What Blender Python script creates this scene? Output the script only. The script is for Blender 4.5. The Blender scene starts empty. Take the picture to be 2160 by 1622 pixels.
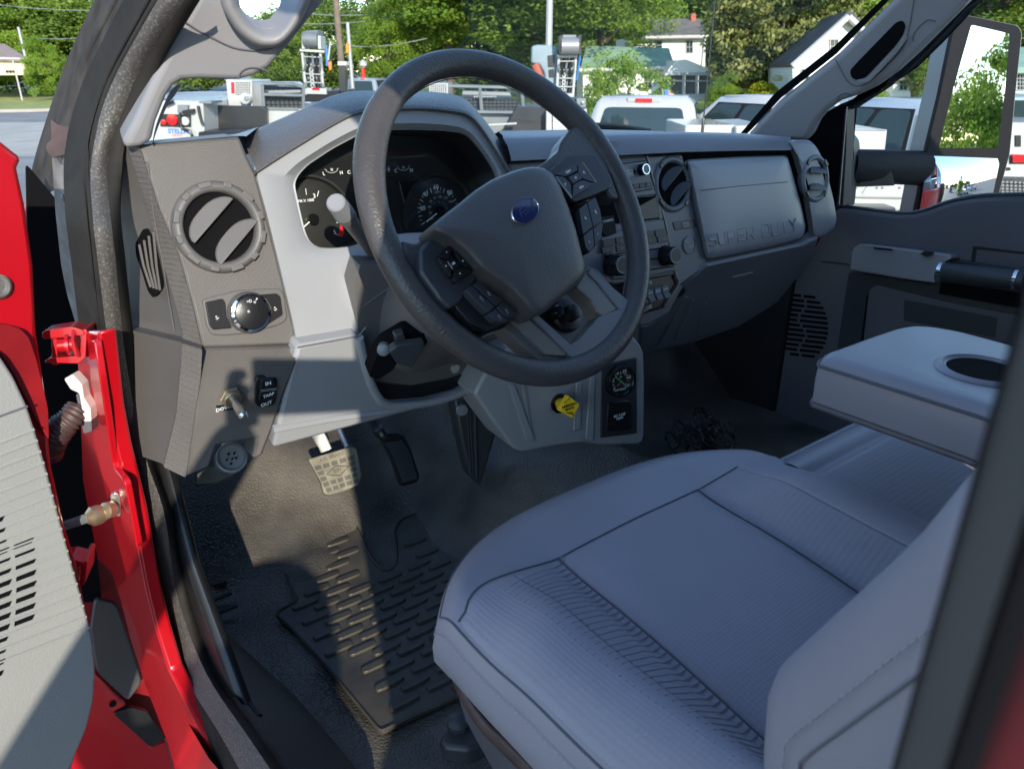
import bpy, bmesh, math, random
import numpy as np
from mathutils import Vector, Matrix
random.seed(7)
R_ = math.radians
SC = bpy.context.scene
COL = SC.collection

# ------------------------------------------------------------------ camera, light
FPX = 1560.0
PITCH, YAW = R_(23), R_(37)
CAM = np.array([-.9, 0., 0.])
HH = np.array([math.sin(YAW), math.cos(YAW), 0.])
RR = np.array([math.cos(YAW), -math.sin(YAW), 0.])
ZZ = np.array([0., 0., 1.])
FW = math.cos(PITCH) * HH - math.sin(PITCH) * ZZ
UP = math.sin(PITCH) * HH + math.cos(PITCH) * ZZ
GZ = -2.32
cd = bpy.data.cameras.new('camera')
cam = bpy.data.objects.new('camera', cd)
COL.objects.link(cam)
cam.location = CAM
cam.rotation_euler = (R_(90) - PITCH, 0, -YAW)
cd.sensor_width = 36
cd.lens = FPX / 2160 * 36
cd.clip_start = .01
cd.clip_end = 2000
cd.dof.use_dof = True
cd.dof.focus_distance = 1.25
cd.dof.aperture_fstop = 11
SC.camera = cam

SUN_TO = Vector((-.355, -.93, .385)).normalized()
SUN_EL = math.asin(SUN_TO.z)
w = bpy.data.worlds.new('World')
SC.world = w
w.use_nodes = True
nt = w.node_tree
bg = nt.nodes['Background']
sky = nt.nodes.new('ShaderNodeTexSky')
sky.sky_type = 'NISHITA'
sky.sun_disc = False
sky.sun_elevation = SUN_EL
sky.sun_rotation = math.atan2(SUN_TO.x, SUN_TO.y)
sky.air_density = 1.0
sky.dust_density = 0
sky.ozone_density = 2.2
nt.links.new(sky.outputs[0], bg.inputs[0])
bg.inputs[1].default_value = .14
sl = bpy.data.lights.new('sun', 'SUN')
sl.energy = 2.15
sl.angle = R_(.53)
sl.color = (1, .91, .77)
so = bpy.data.objects.new('sun', sl)
COL.objects.link(so)
so.rotation_euler = SUN_TO.to_track_quat('Z', 'Y').to_euler()
SC.view_settings.view_transform = 'Standard'
SC.view_settings.look = 'None'
SC.view_settings.gamma = 1
SC.view_settings.use_curve_mapping = False
SC.view_settings.exposure = 1.66
try:
    SC.cycles.use_denoising = True
    SC.cycles.max_bounces = 8
    SC.cycles.transparent_max_bounces = 16
    SC.cycles.caustics_reflective = True
    SC.cycles.caustics_refractive = False
    SC.cycles.sample_clamp_indirect = 6
except Exception:
    pass


# ------------------------------------------------------------------ materials
def new_mat(name):
    m = bpy.data.materials.new(name)
    m.use_nodes = True
    return m, m.node_tree, m.node_tree.nodes['Principled BSDF']


def pmat(name, col, rough=.5, metal=0., bump=None, scale=100., strength=.3, dist=.002, coat=0., var=0., vscale=6.,
         spec=.5, var2=None):
    m, t, b = new_mat(name)
    N, L = t.nodes, t.links
    b.inputs['Base Color'].default_value = (*col, 1)
    b.inputs['Roughness'].default_value = rough
    b.inputs['Metallic'].default_value = metal
    b.inputs['Specular IOR Level'].default_value = spec
    if coat:
        b.inputs['Coat Weight'].default_value = coat
        b.inputs['Coat Roughness'].default_value = .06
    tc = N.new('ShaderNodeTexCoord')
    if var:
        nz = N.new('ShaderNodeTexNoise')
        nz.inputs['Scale'].default_value = vscale
        nz.inputs['Detail'].default_value = 6
        L.new(tc.outputs['Object'], nz.inputs['Vector'])
        rp = N.new('ShaderNodeValToRGB')
        rp.color_ramp.elements[0].position = .3
        rp.color_ramp.elements[1].position = .72
        c0 = [max(0, c * (1 - var)) for c in col]
        c1 = var2 if var2 else [min(1, c * (1 + var)) for c in col]
        rp.color_ramp.elements[0].color = (*c0, 1)
        rp.color_ramp.elements[1].color = (*c1, 1)
        L.new(nz.outputs['Fac'], rp.inputs['Fac'])
        L.new(rp.outputs['Color'], b.inputs['Base Color'])
        mr = N.new('ShaderNodeMapRange')
        mr.inputs['To Min'].default_value = max(.02, rough - .07)
        mr.inputs['To Max'].default_value = min(1, rough + .1)
        L.new(nz.outputs['Fac'], mr.inputs['Value'])
        L.new(mr.outputs['Result'], b.inputs['Roughness'])
    if bump:
        bp = N.new('ShaderNodeBump')
        bp.inputs['Strength'].default_value = strength
        bp.inputs['Distance'].default_value = dist
        L.new(bp.outputs['Normal'], b.inputs['Normal'])
        if bump in ('grain', 'pebble'):
            v = N.new('ShaderNodeTexVoronoi')
            v.feature = 'SMOOTH_F1' if bump == 'grain' else 'F1'
            v.inputs['Scale'].default_value = scale
            L.new(tc.outputs['Object'], v.inputs['Vector'])
            L.new(v.outputs['Distance'], bp.inputs['Height'])
            bp.invert = True
        elif bump == 'noise':
            v = N.new('ShaderNodeTexNoise')
            v.inputs['Scale'].default_value = scale
            v.inputs['Detail'].default_value = 5
            L.new(tc.outputs['Object'], v.inputs['Vector'])
            L.new(v.outputs['Fac'], bp.inputs['Height'])
        else:
            ad = None
            for d in bump:
                v = N.new('ShaderNodeTexWave')
                v.bands_direction = d
                v.inputs['Scale'].default_value = scale / 6.283 * 2
                v.inputs['Distortion'].default_value = .4
                L.new(tc.outputs['Object'], v.inputs['Vector'])
                if ad is None:
                    ad = v.outputs['Fac']
                else:
                    mm = N.new('ShaderNodeMath')
                    mm.operation = 'ADD'
                    L.new(ad, mm.inputs[0])
                    L.new(v.outputs['Fac'], mm.inputs[1])
                    ad = mm.outputs[0]
            L.new(ad, bp.inputs['Height'])
    return m


def glass_mat(name, tint=(1, 1, 1), refl=.06, rough=.0):
    m, t, b = new_mat(name)
    N, L = t.nodes, t.links
    N.remove(b)
    tr = N.new('ShaderNodeBsdfTransparent')
    tr.inputs[0].default_value = (*tint, 1)
    gl = N.new('ShaderNodeBsdfGlossy')
    gl.inputs['Roughness'].default_value = rough
    fr = N.new('ShaderNodeFresnel')
    fr.inputs[0].default_value = 1.45
    mx = N.new('ShaderNodeMixShader')
    mu = N.new('ShaderNodeMath')
    mu.operation = 'MULTIPLY'
    mu.inputs[1].default_value = refl / .04
    L.new(fr.outputs[0], mu.inputs[0])
    mu.use_clamp = True
    L.new(mu.outputs[0], mx.inputs[0])
    L.new(tr.outputs[0], mx.inputs[1])
    L.new(gl.outputs[0], mx.inputs[2])
    L.new(mx.outputs[0], N['Material Output'].inputs[0])
    return m


def leaf_mat(name, c0, c1, tr=.42):
    m, t, b = new_mat(name)
    N, L = t.nodes, t.links
    b.inputs['Roughness'].default_value = .55
    b.inputs['Specular IOR Level'].default_value = .3
    at = N.new('ShaderNodeAttribute')
    at.attribute_name = 'shade'
    rp = N.new('ShaderNodeValToRGB')
    rp.color_ramp.elements[0].color = (*c0, 1)
    rp.color_ramp.elements[1].color = (*c1, 1)
    L.new(at.outputs['Fac'], rp.inputs['Fac'])
    L.new(rp.outputs[0], b.inputs['Base Color'])
    ts = N.new('ShaderNodeBsdfTranslucent')
    L.new(rp.outputs[0], ts.inputs[0])
    mx = N.new('ShaderNodeMixShader')
    mx.inputs[0].default_value = tr
    L.new(b.outputs[0], mx.inputs[1])
    L.new(ts.outputs[0], mx.inputs[2])
    L.new(mx.outputs[0], N['Material Output'].inputs[0])
    return m


def lamp_mat(name, col):
    return pmat(name, col, .15, coat=.6)


M = {}
M['dash'] = pmat('dash_textured_plastic', (.100, .092, .086), .5, bump='XZ', scale=640, strength=.32, dist=.0007, var=.1, vscale=9)
M['dash_smooth'] = pmat('dash_plain_plastic', (.108, .102, .098), .5, bump='grain', scale=700, strength=.2, dist=.0006, var=.12, vscale=7)
M['hood'] = pmat('dash_pad_grain', (.095, .091, .088), .45, bump='grain', scale=330, strength=.75, dist=.0018, var=.12, vscale=8)
M['pad'] = pmat('dash_pad_soft', (.15, .153, .165), .45, bump='grain', scale=500, strength=.3, dist=.001, var=.12, vscale=6)
M['lgrey'] = pmat('light_grey_plastic', (.25, .258, .268), .36, bump='grain', scale=650, strength=.22, dist=.0007, var=.05, vscale=5)
M['mgrey'] = pmat('mid_grey_plastic', (.22, .225, .235), .42, bump='grain', scale=800, strength=.15, dist=.0006, var=.07, vscale=6)
M['stack'] = pmat('stack_plastic', (.125, .132, .145), .42, bump='grain', scale=900, strength=.12, dist=.0005, var=.08, vscale=8)
M['stackdark'] = pmat('stack_dark_plastic', (.034, .036, .040), .42, bump='grain', scale=900, strength=.12, dist=.0005)
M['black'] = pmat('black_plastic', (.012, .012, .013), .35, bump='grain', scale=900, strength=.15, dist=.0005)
M['blackgloss'] = pmat('gloss_black', (.008, .008, .009), .12)
M['cluster'] = pmat('cluster_black', (.010, .010, .011), .32, var=.3, vscale=12)
M['gauge'] = pmat('gauge_face', (.018, .017, .016), .45, bump='noise', scale=900, strength=.1, dist=.0004)
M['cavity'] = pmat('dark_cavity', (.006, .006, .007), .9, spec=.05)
M['matblack'] = pmat('matt_black_plastic', (.014, .013, .015), .6, spec=.15)
M['wheel'] = pmat('wheel_rubber', (.056, .051, .049), .40, bump='grain', scale=360, strength=.5, dist=.0011, var=.12, vscale=14)
M['airbag'] = pmat('airbag_cover', (.068, .064, .063), .45, bump='grain', scale=420, strength=.3, dist=.0009, var=.06)
M['bronze'] = pmat('satin_spoke_trim', (.16, .145, .13), .33, metal=.25)
M['white'] = pmat('white_print', (.8, .8, .78), .5)
M['dimwhite'] = pmat('dim_print', (.32, .32, .33), .5)
M['redprint'] = pmat('red_print', (.6, .01, .02), .5)
M['green'] = pmat('green_needle', (.02, .5, .15), .5)
M['pillar'] = pmat('pillar_trim_plastic', (.225, .222, .232), .5, bump='grain', scale=700, strength=.22, dist=.0006, var=.04)
M['doorgrey'] = pmat('door_panel_plastic', (.275, .28, .268), .5, bump='grain', scale=520, strength=.3, dist=.0009, var=.04)
M['flock'] = pmat('speckled_seal_trim', (.115, .107, .098), .55, bump='noise', scale=700, strength=.4, dist=.0007, var=.35, vscale=430, var2=(.24, .23, .215))
for n_ in M['flock'].node_tree.nodes:
    if n_.type == 'VALTORGB':
        n_.color_ramp.elements[0].position, n_.color_ramp.elements[1].position = .52, .72
M['rubber'] = pmat('black_rubber', (.026, .024, .022), .8, spec=.12, bump='noise', scale=300, strength=.15, dist=.0005, var=.3, vscale=20)
M['oldrubber'] = pmat('weathered_rubber', (.055, .050, .046), .9, spec=.04, bump='noise', scale=60, strength=.3, dist=.002, var=.35, vscale=25)
M['sheet'] = pmat('dusty_metal', (.17, .16, .152), .55, metal=.0, spec=.35, bump='noise', scale=80, strength=.3, dist=.001, var=.5, vscale=30)
M['red'] = pmat('red_paint', (.40, .003, .008), .28, coat=.9, var=.1, vscale=5, bump='noise', scale=25, strength=.04, dist=.002)
M['reddark'] = pmat('red_primer_paint', (.22, .004, .007), .5, var=.3, vscale=14)
M['bluegrey'] = pmat('painted_edge', (.24, .26, .34), .5, spec=.2)
M['silver'] = pmat('silver_trim', (.26, .26, .265), .38, metal=.3)
M['chrome'] = pmat('chrome', (.8, .8, .8), .08, metal=1)
M['steel'] = pmat('bright_steel', (.62, .6, .56), .25, metal=.9, var=.15, vscale=30)
M['brass'] = pmat('dull_brass', (.42, .34, .22), .38, metal=.8)
M['sensor'] = pmat('white_nylon', (.7, .69, .64), .4)
M['boot'] = pmat('brown_rubber_boot', (.060, .035, .033), .5, bump='noise', scale=200, strength=.2, dist=.001, var=.3, vscale=40)
M['floor'] = pmat('black_vinyl_floor', (.050, .048, .044), .30, bump='pebble', scale=240, strength=.9, dist=.0015, var=.5, vscale=7, var2=(.13, .118, .098))
M['mat'] = pmat('dusty_rubber_mat', (.030, .028, .025), .45, bump='grain', scale=600, strength=.35, dist=.0008, var=.55, vscale=11, var2=(.085, .075, .058))
M['sillp'] = pmat('sill_plastic', (.055, .052, .052), .5, bump='grain', scale=600, strength=.2, dist=.0007, var=.2, vscale=8)
M['vinyl'] = pmat('seat_vinyl', (.26, .25, .285), .40, bump='grain', scale=800, strength=.15, dist=.0006, var=.07, vscale=5)
M['fabric'] = pmat('seat_fabric', (.29, .278, .32), .65, bump='XY', scale=210, strength=.22, dist=.0009, var=.08, vscale=6)
M['fabric2'] = pmat('seat_fabric_lined', (.27, .26, .30), .62, bump='Y', scale=130, strength=.3, dist=.0010, var=.08, vscale=6)
M['thread'] = pmat('seat_thread', (.32, .32, .34), .7)
M['seamdark'] = pmat('seam_shadow_cord', (.10, .098, .115), .7)
M['quilt'] = pmat('fabric_groove', (.19, .183, .215), .75)
M['doordark'] = pmat('dark_door_trim', (.095, .09, .10), .5, bump='grain', scale=600, strength=.25, dist=.0008, var=.08)
M['yellow'] = pmat('yellow_plastic', (.88, .58, .01), .4, bump='noise', scale=200, strength=.06, dist=.001)
M['pedal'] = pmat('worn_pedal_rubber', (.20, .185, .14), .6, bump='noise', scale=160, strength=.4, dist=.001, var=.3, vscale=40)
M['pedaldark'] = pmat('pedal_recess_rubber', (.095, .09, .075), .7, var=.3, vscale=40)
M['blueoval'] = pmat('blue_enamel', (.012, .022, .085), .14, coat=.5)
M['badgeink'] = pmat('badge_script_blue', (.03, .045, .12), .3)
M['mirror'] = pmat('mirror_silver', (.93, .93, .93), .0, metal=1)
M['glass'] = glass_mat('clear_window_glass', (.97, .985, .975), .022)
M['carglass'] = pmat('tinted_car_glass', (.025, .042, .045), .04, spec=.5)
M['doorglass'] = glass_mat('door_window_glass', (.9, .93, .9), .10, .06)
M['privacy'] = glass_mat('privacy_glass', (.42, .48, .44), .03)
M['wpaint'] = pmat('white_paint', (.43, .43, .415), .28, coat=.5, var=.05, vscale=2)
M['bpaint'] = pmat('pale_blue_paint', (.30, .36, .43), .25, coat=.6)
M['spaint'] = pmat('silver_paint', (.28, .32, .36), .28, coat=.5, metal=.2)
M['tyre'] = pmat('tyre', (.02, .02, .02), .7, bump='noise', scale=30, strength=.3)
M['rim'] = pmat('wheel_rim', (.4, .4, .4), .35, metal=.8)
M['blackpaint'] = pmat('black_paint', (.018, .019, .021), .35, coat=.3, var=.2, vscale=3)
M['greysteel'] = pmat('grey_steel', (.17, .185, .19), .5, metal=.2, var=.2, vscale=4)
M['mesh'] = pmat('expanded_metal', (.06, .065, .065), .5, metal=.3, bump='XZ', scale=25, strength=1, dist=.01)
M['redlens'] = lamp_mat('red_lens', (.75, .008, .012))
M['clearlens'] = lamp_mat('clear_lens', (.44, .44, .42))
M['bluegreysteel'] = pmat('blue_grey_crane_paint', (.20, .27, .31), .4, var=.12, vscale=5)
M['orange'] = pmat('orange_paint', (.8, .22, .02), .5)
M['blue'] = pmat('blue_paint', (.03, .16, .5), .4)
M['siding'] = pmat('white_siding', (.74, .74, .70), .6, bump='Z', scale=8, strength=.7, dist=.02, var=.05)
M['siding2'] = pmat('pale_blue_siding', (.50, .56, .58), .6, bump='Z', scale=8, strength=.6, dist=.02)
M['beige'] = pmat('beige_wall', (.60, .52, .36), .7, var=.06)
M['shingle'] = pmat('grey_shingle', (.15, .135, .12), .95, spec=.1, bump='noise', scale=5, strength=.6, dist=.05, var=.25, vscale=1.5)
M['shingle2'] = pmat('dark_shingle', (.085, .08, .078), .95, spec=.1, bump='noise', scale=5, strength=.6, dist=.05, var=.25, vscale=1.5)
M['roofbrown'] = pmat('brown_roof', (.25, .20, .18), .95, spec=.1, var=.15, vscale=2)
M['greenroof'] = pmat('green_metal_roof', (.22, .34, .26), .6, spec=.2, bump='X', scale=3, strength=.5, dist=.03, var=.15, vscale=1)
M['brick'] = pmat('red_brick', (.38, .10, .06), .8, var=.2, vscale=8)
M['screen'] = pmat('porch_screen', (.10, .10, .095), .6)
M['wood'] = pmat('pole_wood', (.16, .12, .085), .8, var=.25, vscale=5)
M['galv'] = pmat('galvanised_pole', (.38, .39, .38), .5, metal=.3)
M['asphalt'] = pmat('asphalt', (.20, .19, .18), .85, bump='noise', scale=40, strength=.3, dist=.01, var=.22, vscale=.6)
M['road'] = pmat('worn_road', (.27, .25, .235), .85, bump='noise', scale=30, strength=.3, dist=.01, var=.15, vscale=.4)
M['concrete'] = pmat('concrete', (.36, .33, .28), .85, var=.15, vscale=1)
M['grass'] = pmat('lawn', (.27, .30, .06), .9, bump='noise', scale=18, strength=.8, dist=.06, var=.35, vscale=1.1, var2=(.38, .38, .11))
M['bark'] = pmat('bark', (.11, .085, .065), .9, bump='noise', scale=12, strength=.8, dist=.05, var=.35, vscale=4)
M['leafA'] = leaf_mat('leaf_mid_green', (.065, .13, .018), (.27, .37, .05))
M['leafB'] = leaf_mat('leaf_light_green', (.09, .18, .02), (.30, .42, .045))
M['leafC'] = leaf_mat('leaf_magnolia', (.05, .08, .016), (.33, .33, .10), .15)
M['leafD'] = leaf_mat('leaf_yellow_green', (.14, .18, .01), (.40, .40, .015))
M['skin'] = pmat('skin', (.45, .25, .18), .5)
M['shirt'] = pmat('dark_shirt', (.05, .06, .09), .8)
M['jeans'] = pmat('jeans', (.04, .06, .11), .8)
M['hair'] = pmat('hair', (.03, .02, .015), .6)


# ------------------------------------------------------------------ geometry helpers
def nrm(v):
    v = np.asarray(v, float)
    return v / np.linalg.norm(v)


def ray(px, py):
    return FW + (px - 1080) / FPX * RR + (811 - py) / FPX * UP


def PT(px, py, X=None, Y=None, Z=None, t=None):
    d = ray(px, py)
    if X is not None:
        t = (X - CAM[0]) / d[0]
    elif Y is not None:
        t = (Y - CAM[1]) / d[1]
    elif Z is not None:
        t = (Z - CAM[2]) / d[2]
    return CAM + t * d


def plane(p, n):
    return (np.asarray(p, float), nrm(n))


def U(px, py, pl, off=0.):
    p0, n = pl
    p0 = p0 + n * off
    d = ray(px, py)
    return CAM + d * (np.dot(p0 - CAM, n) / np.dot(d, n))


def FP(D):                                    # upright plane facing the camera heading, D metres ahead
    return plane(CAM + HH * D, -HH)


def UL(pix, pl, off=0.):
    return [U(x, y, pl, off) for x, y in pix]


def rnd2(pts, r, n=4):
    """round the corners of a closed pixel outline"""
    out = []
    k = len(pts)
    P = [np.array(p, float) for p in pts]
    for i in range(k):
        a, b, c = P[i - 1], P[i], P[(i + 1) % k]
        la, lc = np.linalg.norm(a - b), np.linalg.norm(c - b)
        q = min(r, la * .45, lc * .45)
        p0, p1 = b + (a - b) / la * q, b + (c - b) / lc * q
        for j in range(n + 1):
            s = j / n
            out.append(tuple((1 - s) ** 2 * p0 + 2 * s * (1 - s) * b + s * s * p1))
    return out


def cr(pts, n=8, closed=False):
    """Catmull-Rom resample of a list of 2D/3D points"""
    P = [np.array(p, float) for p in pts]
    k = len(P)
    out = []
    rng = range(k) if closed else range(k - 1)
    for i in rng:
        p1, p2 = P[i], P[(i + 1) % k]
        p0 = P[i - 1] if (closed or i > 0) else 2 * p1 - p2
        p3 = P[(i + 2) % k] if (closed or i + 2 < k) else 2 * p2 - p1
        for j in range(n):
            s = j / n
            out.append(.5 * ((2 * p1) + (-p0 + p2) * s + (2 * p0 - 5 * p1 + 4 * p2 - p3) * s * s + (-p0 + 3 * p1 - 3 * p2 + p3) * s ** 3))
    if not closed:
        out.append(P[-1])
    return out


def resamp(pts, n):
    P = np.array(pts, float)
    s = np.r_[0, np.cumsum(np.linalg.norm(np.diff(P, axis=0), axis=1))]
    q = np.linspace(0, s[-1], n)
    return [np.array([np.interp(v, s, P[:, k]) for k in range(P.shape[1])]) for v in q]


def angloop(poly, c, n=72):
    """sample a closed outline at n equal angles round c"""
    out = []
    k = len(poly)
    for i in range(n):
        a = 2 * math.pi * i / n
        d = np.array([math.cos(a), math.sin(a)])
        best = None
        for j in range(k):
            p, q = np.array(poly[j], float) - c, np.array(poly[(j + 1) % k], float) - c
            e = q - p
            den = d[0] * e[1] - d[1] * e[0]
            if abs(den) < 1e-9:
                continue
            t = (p[0] * e[1] - p[1] * e[0]) / den
            u = (p[0] * d[1] - p[1] * d[0]) / den
            if t > 0 and -1e-6 <= u <= 1 + 1e-6 and (best is None or t > best):
                best = t
        out.append(tuple(np.array(c) + d * (best or 0)))
    return out


class MB:
    def __init__(s):
        s.v = []
        s.f = []

    def add(s, vs, fs):
        o = len(s.v)
        s.v += [tuple(map(float, p)) for p in vs]
        s.f += [tuple(i + o for i in f) for f in fs]
        return s

    def slab(s, pts, off):
        pts = [np.asarray(p) for p in pts]
        n = len(pts)
        off = np.asarray(off)
        vs = pts + [p + off for p in pts]
        fs = [tuple(range(n)), tuple(range(2 * n - 1, n - 1, -1))]
        fs += [(i, i + n, (i + 1) % n + n, (i + 1) % n) for i in range(n)]
        return s.add(vs, fs)

    def px(s, pix, pl, th, off=0.):
        return s.slab(UL(pix, pl, off), -pl[1] * th)

    def dome(s, pix, pl, offs, th=.02):
        """outline at offs[0][1]; offs = [(scale, offset)...] inwards; walls th deep"""
        c = np.mean(np.array(pix, float), axis=0)
        loops = []
        base = UL(pix, pl, offs[0][1])
        loops.append([p - pl[1] * th for p in base])
        for sc, o in offs:
            loops.append([U(c[0] + (x - c[0]) * sc, c[1] + (y - c[1]) * sc, pl, o) for x, y in pix])
        return s.loops(loops, cap=True)

    def loops(s, loops, cap=True, cap0=False):
        n = len(loops[0])
        vs, fs = [], []
        for L in loops:
            vs += list(L)
        for r in range(len(loops) - 1):
            for i in range(n):
                j = (i + 1) % n
                fs.append((r * n + i, r * n + j, (r + 1) * n + j, (r + 1) * n + i))
        if cap:
            b = (len(loops) - 1) * n
            fs.append(tuple(b + i for i in range(n)))
        if cap0:
            fs.append(tuple(range(n - 1, -1, -1)))
        return s.add(vs, fs)

    def grid(s, rows):
        n = len(rows[0])
        vs = [p for r in rows for p in r]
        fs = []
        for a in range(len(rows) - 1):
            for i in range(n - 1):
                fs.append((a * n + i, a * n + i + 1, (a + 1) * n + i + 1, (a + 1) * n + i))
        return s.add(vs, fs)

    def tube(s, path, r, n=10, caps=True, closed=False, flat=None):
        P = [np.asarray(p, float) for p in path]
        k = len(P)
        rs = [r] * k if np.isscalar(r) else list(r)
        loops = []
        ref = None
        for i in range(k):
            a = P[i - 1] if (i > 0 or closed) else P[i]
            b = P[(i + 1) % k] if (i < k - 1 or closed) else P[i]
            t = nrm(b - a)
            if ref is None:
                ref = np.array([0, 0, 1.]) if abs(t[2]) < .9 else np.array([1., 0, 0])
            u = nrm(ref - t * np.dot(ref, t))
            v = np.cross(t, u)
            ref = u
            q = (1., 1.) if flat is None else flat
            loops.append([P[i] + rs[i] * (q[0] * math.cos(2 * math.pi * j / n) * u + q[1] * math.sin(2 * math.pi * j / n) * v) for j in range(n)])
        if closed:
            loops.append(loops[0])
            return s.loops(loops, cap=False)
        return s.loops(loops, cap=caps, cap0=caps)

    def lathe(s, c, ax, prof, n=32, cap=True):
        ax = nrm(ax)
        ref = np.array([0, 0, 1.]) if abs(ax[2]) < .9 else np.array([1., 0, 0])
        u = nrm(np.cross(ref, ax))
        v = np.cross(ax, u)
        c = np.asarray(c, float)
        loops = [[c + ax * h + r * (math.cos(2 * math.pi * j / n) * u + math.sin(2 * math.pi * j / n) * v) for j in range(n)] for r, h in prof]
        return s.loops(loops, cap=cap)

    def box(s, c, hx, hy, hz, ax=None):
        c = np.asarray(c, float)
        a = np.eye(3) if ax is None else np.asarray(ax, float)
        vs = []
        for k in (-1, 1):
            for (i, j) in ((-1, -1), (1, -1), (1, 1), (-1, 1)):
                vs.append(c + a[0] * hx * i + a[1] * hy * j + a[2] * hz * k)
        return s.add(vs, [(3, 2, 1, 0), (4, 5, 6, 7), (0, 1, 5, 4), (1, 2, 6, 5), (2, 3, 7, 6), (3, 0, 4, 7)])

    def build(s, name, mat, parent=None, smooth=35, bevel=0, seg=2, fix=True, local=False):
        me = bpy.data.meshes.new(name)
        me.from_pydata(s.v, [], s.f)
        if fix:
            bm = bmesh.new()
            bm.from_mesh(me)
            bmesh.ops.recalc_face_normals(bm, faces=bm.faces)
            bm.to_mesh(me)
            bm.free()
        me.materials.append(M[mat] if isinstance(mat, str) else mat)
        if smooth:
            me.shade_smooth()
            if smooth < 180:
                me.set_sharp_from_angle(angle=R_(smooth))
        o = bpy.data.objects.new(name, me)
        COL.objects.link(o)
        if bevel:
            b = o.modifiers.new('edge', 'BEVEL')
            b.width = bevel
            b.segments = seg
            b.limit_method = 'ANGLE'
            b.angle_limit = R_(40)
        if parent is not None:
            par(o, parent, local)
        return o


def par(o, p, local=False):
    o.parent = p
    if p.parent is None and not local:
        o.matrix_parent_inverse = p.matrix_basis.inverted()
    return o


def root(name, label, cat, loc, group=None, rz=0.):
    o = bpy.data.objects.new(name, None)
    o.empty_display_size = .1
    COL.objects.link(o)
    o.location = tuple(map(float, loc))
    o.rotation_euler = (0, 0, rz)
    o['label'] = label
    o['category'] = cat
    if group:
        o['group'] = group
    return o


def tag(o, label=None, cat=None, group=None, kind=None):
    if label:
        o['label'] = label
    if cat:
        o['category'] = cat
    if group:
        o['group'] = group
    if kind:
        o['kind'] = kind
    return o


def text(name, body, c, right, up, size, mat, parent=None, ext=.0002, align='CENTER', shear=0., bold=0.):
    """flat lettering centred on c, standing on the plane of right and up"""
    cu = bpy.data.curves.new(name, 'FONT')
    cu.body = body
    cu.size = size
    cu.align_x = align
    cu.align_y = 'CENTER'
    cu.extrude = ext
    cu.shear = shear
    cu.offset = bold
    cu.resolution_u = 3
    r = Vector(nrm(right))
    u = Vector(up)
    u = (u - r * u.dot(r)).normalized()
    n = r.cross(u)
    m = Matrix((r, u, n)).transposed().to_4x4()
    m.translation = Vector(tuple(map(float, c)))
    tmp = bpy.data.objects.new(name + '_tmp', cu)
    me = bpy.data.meshes.new_from_object(tmp)
    bpy.data.objects.remove(tmp)
    bpy.data.curves.remove(cu)
    me.transform(m)
    me.name = name
    me.materials.clear()
    me.materials.append(M[mat])
    o = bpy.data.objects.new(name, me)
    COL.objects.link(o)
    if parent is not None:
        par(o, parent)
    return o


def textpx(name, body, px, py, pl, hpx, mat, parent, off=.001, rot=0., ext=.0002, shear=0., bold=0.):
    """lettering whose middle is seen at (px, py) on the plane; hpx: letter height in photo pixels"""
    c = U(px, py, pl, off)
    t = np.dot(c - CAM, FW)
    n = pl[1]
    right = nrm(np.cross(ZZ, -n) * -1)
    if np.dot(right, RR) < 0:
        right = -right
    up = nrm(np.cross(n, right))
    if up[2] < 0:
        up = -up
    if rot:
        a = R_(rot)
        right, up = right * math.cos(a) + up * math.sin(a), up * math.cos(a) - right * math.sin(a)
    return text(name, body, c, right, up, hpx * t / FPX / .7, mat, parent, ext, shear=shear, bold=bold)

# ------------------------------------------------------------------ planes of the cab
OPV = plane((-.79, 0, -.15), (-1, 0, 0))          # driver door opening
OPT = plane((-.79, 0, -.15), (-1, 0, .42))        # the same, leaning in above the belt line
DF = plane((-.64, .92, -.17), (0, -.978, .208))   # dash face
KF = plane((-.5, .877, -.37), (0, -.97, -.24))    # knee panel
WP = plane((-.357, .708, -.160), (.1036 * .85, -.848, .524))   # steering wheel
FLZ = -.86


def opx(px, py, dx=0.):
    """point on the driver door opening, dx metres further into the cab"""
    p = U(px, py, OPV, -dx)
    if p[2] > -.15:
        p = U(px, py, OPT, -dx / 1.0)
    return p


# ------------------------------------------------------------------ truck cab
CABL = root('truck_cab', 'red work truck cab seen through its open driver door opening', 'truck cab', (0, 0, GZ))
S0 = [(316, -25), (304, 0), (244, 111), (213, 173), (193, 231), (178, 288), (170, 360), (175, 450), (184, 540), (205, 740), (240, 940), (275, 1080), (307, 1247), (354, 1414), (424, 1548), (485, 1650)]
S1 = [(346, -25), (333, 0), (262, 124), (226, 200), (206, 266), (191, 360), (195, 450), (205, 540), (230, 740), (263, 940), (300, 1080), (331, 1247), (384, 1414), (464, 1548), (520, 1650)]
S2 = [(404, -25), (390, 0), (320, 106), (284, 173), (255, 244), (235, 302), (226, 360), (232, 450), (243, 540), (263, 740), (300, 940), (346, 1080), (372, 1247), (432, 1414), (520, 1548), (590, 1650)]
S3 = [(434, -25), (420, 0), (350, 115), (320, 173), (277, 266), (262, 311), (257, 360), (251, 450), (260, 540), (283, 740), (317, 940), (361, 1080), (392, 1247), (452, 1414), (545, 1548), (615, 1650)]
NS = 60
C0 = [opx(x, y, 0) for x, y in resamp(cr(S0, 6), NS)]
C1 = [opx(x, y, .005) for x, y in resamp(cr(S1, 6), NS)]
C2 = [opx(x, y, .022) for x, y in resamp(cr(S2, 6), NS)]
C3 = [opx(x, y, .034) for x, y in resamp(cr(S3, 6), NS)]
C4 = [p + np.array([.004, .012, .0]) for p in C3]
CB = [p + np.array([-.01, .05, 0]) for p in C0]
camn = nrm(CAM - np.array([-.77, .85, -.3]))


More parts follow.
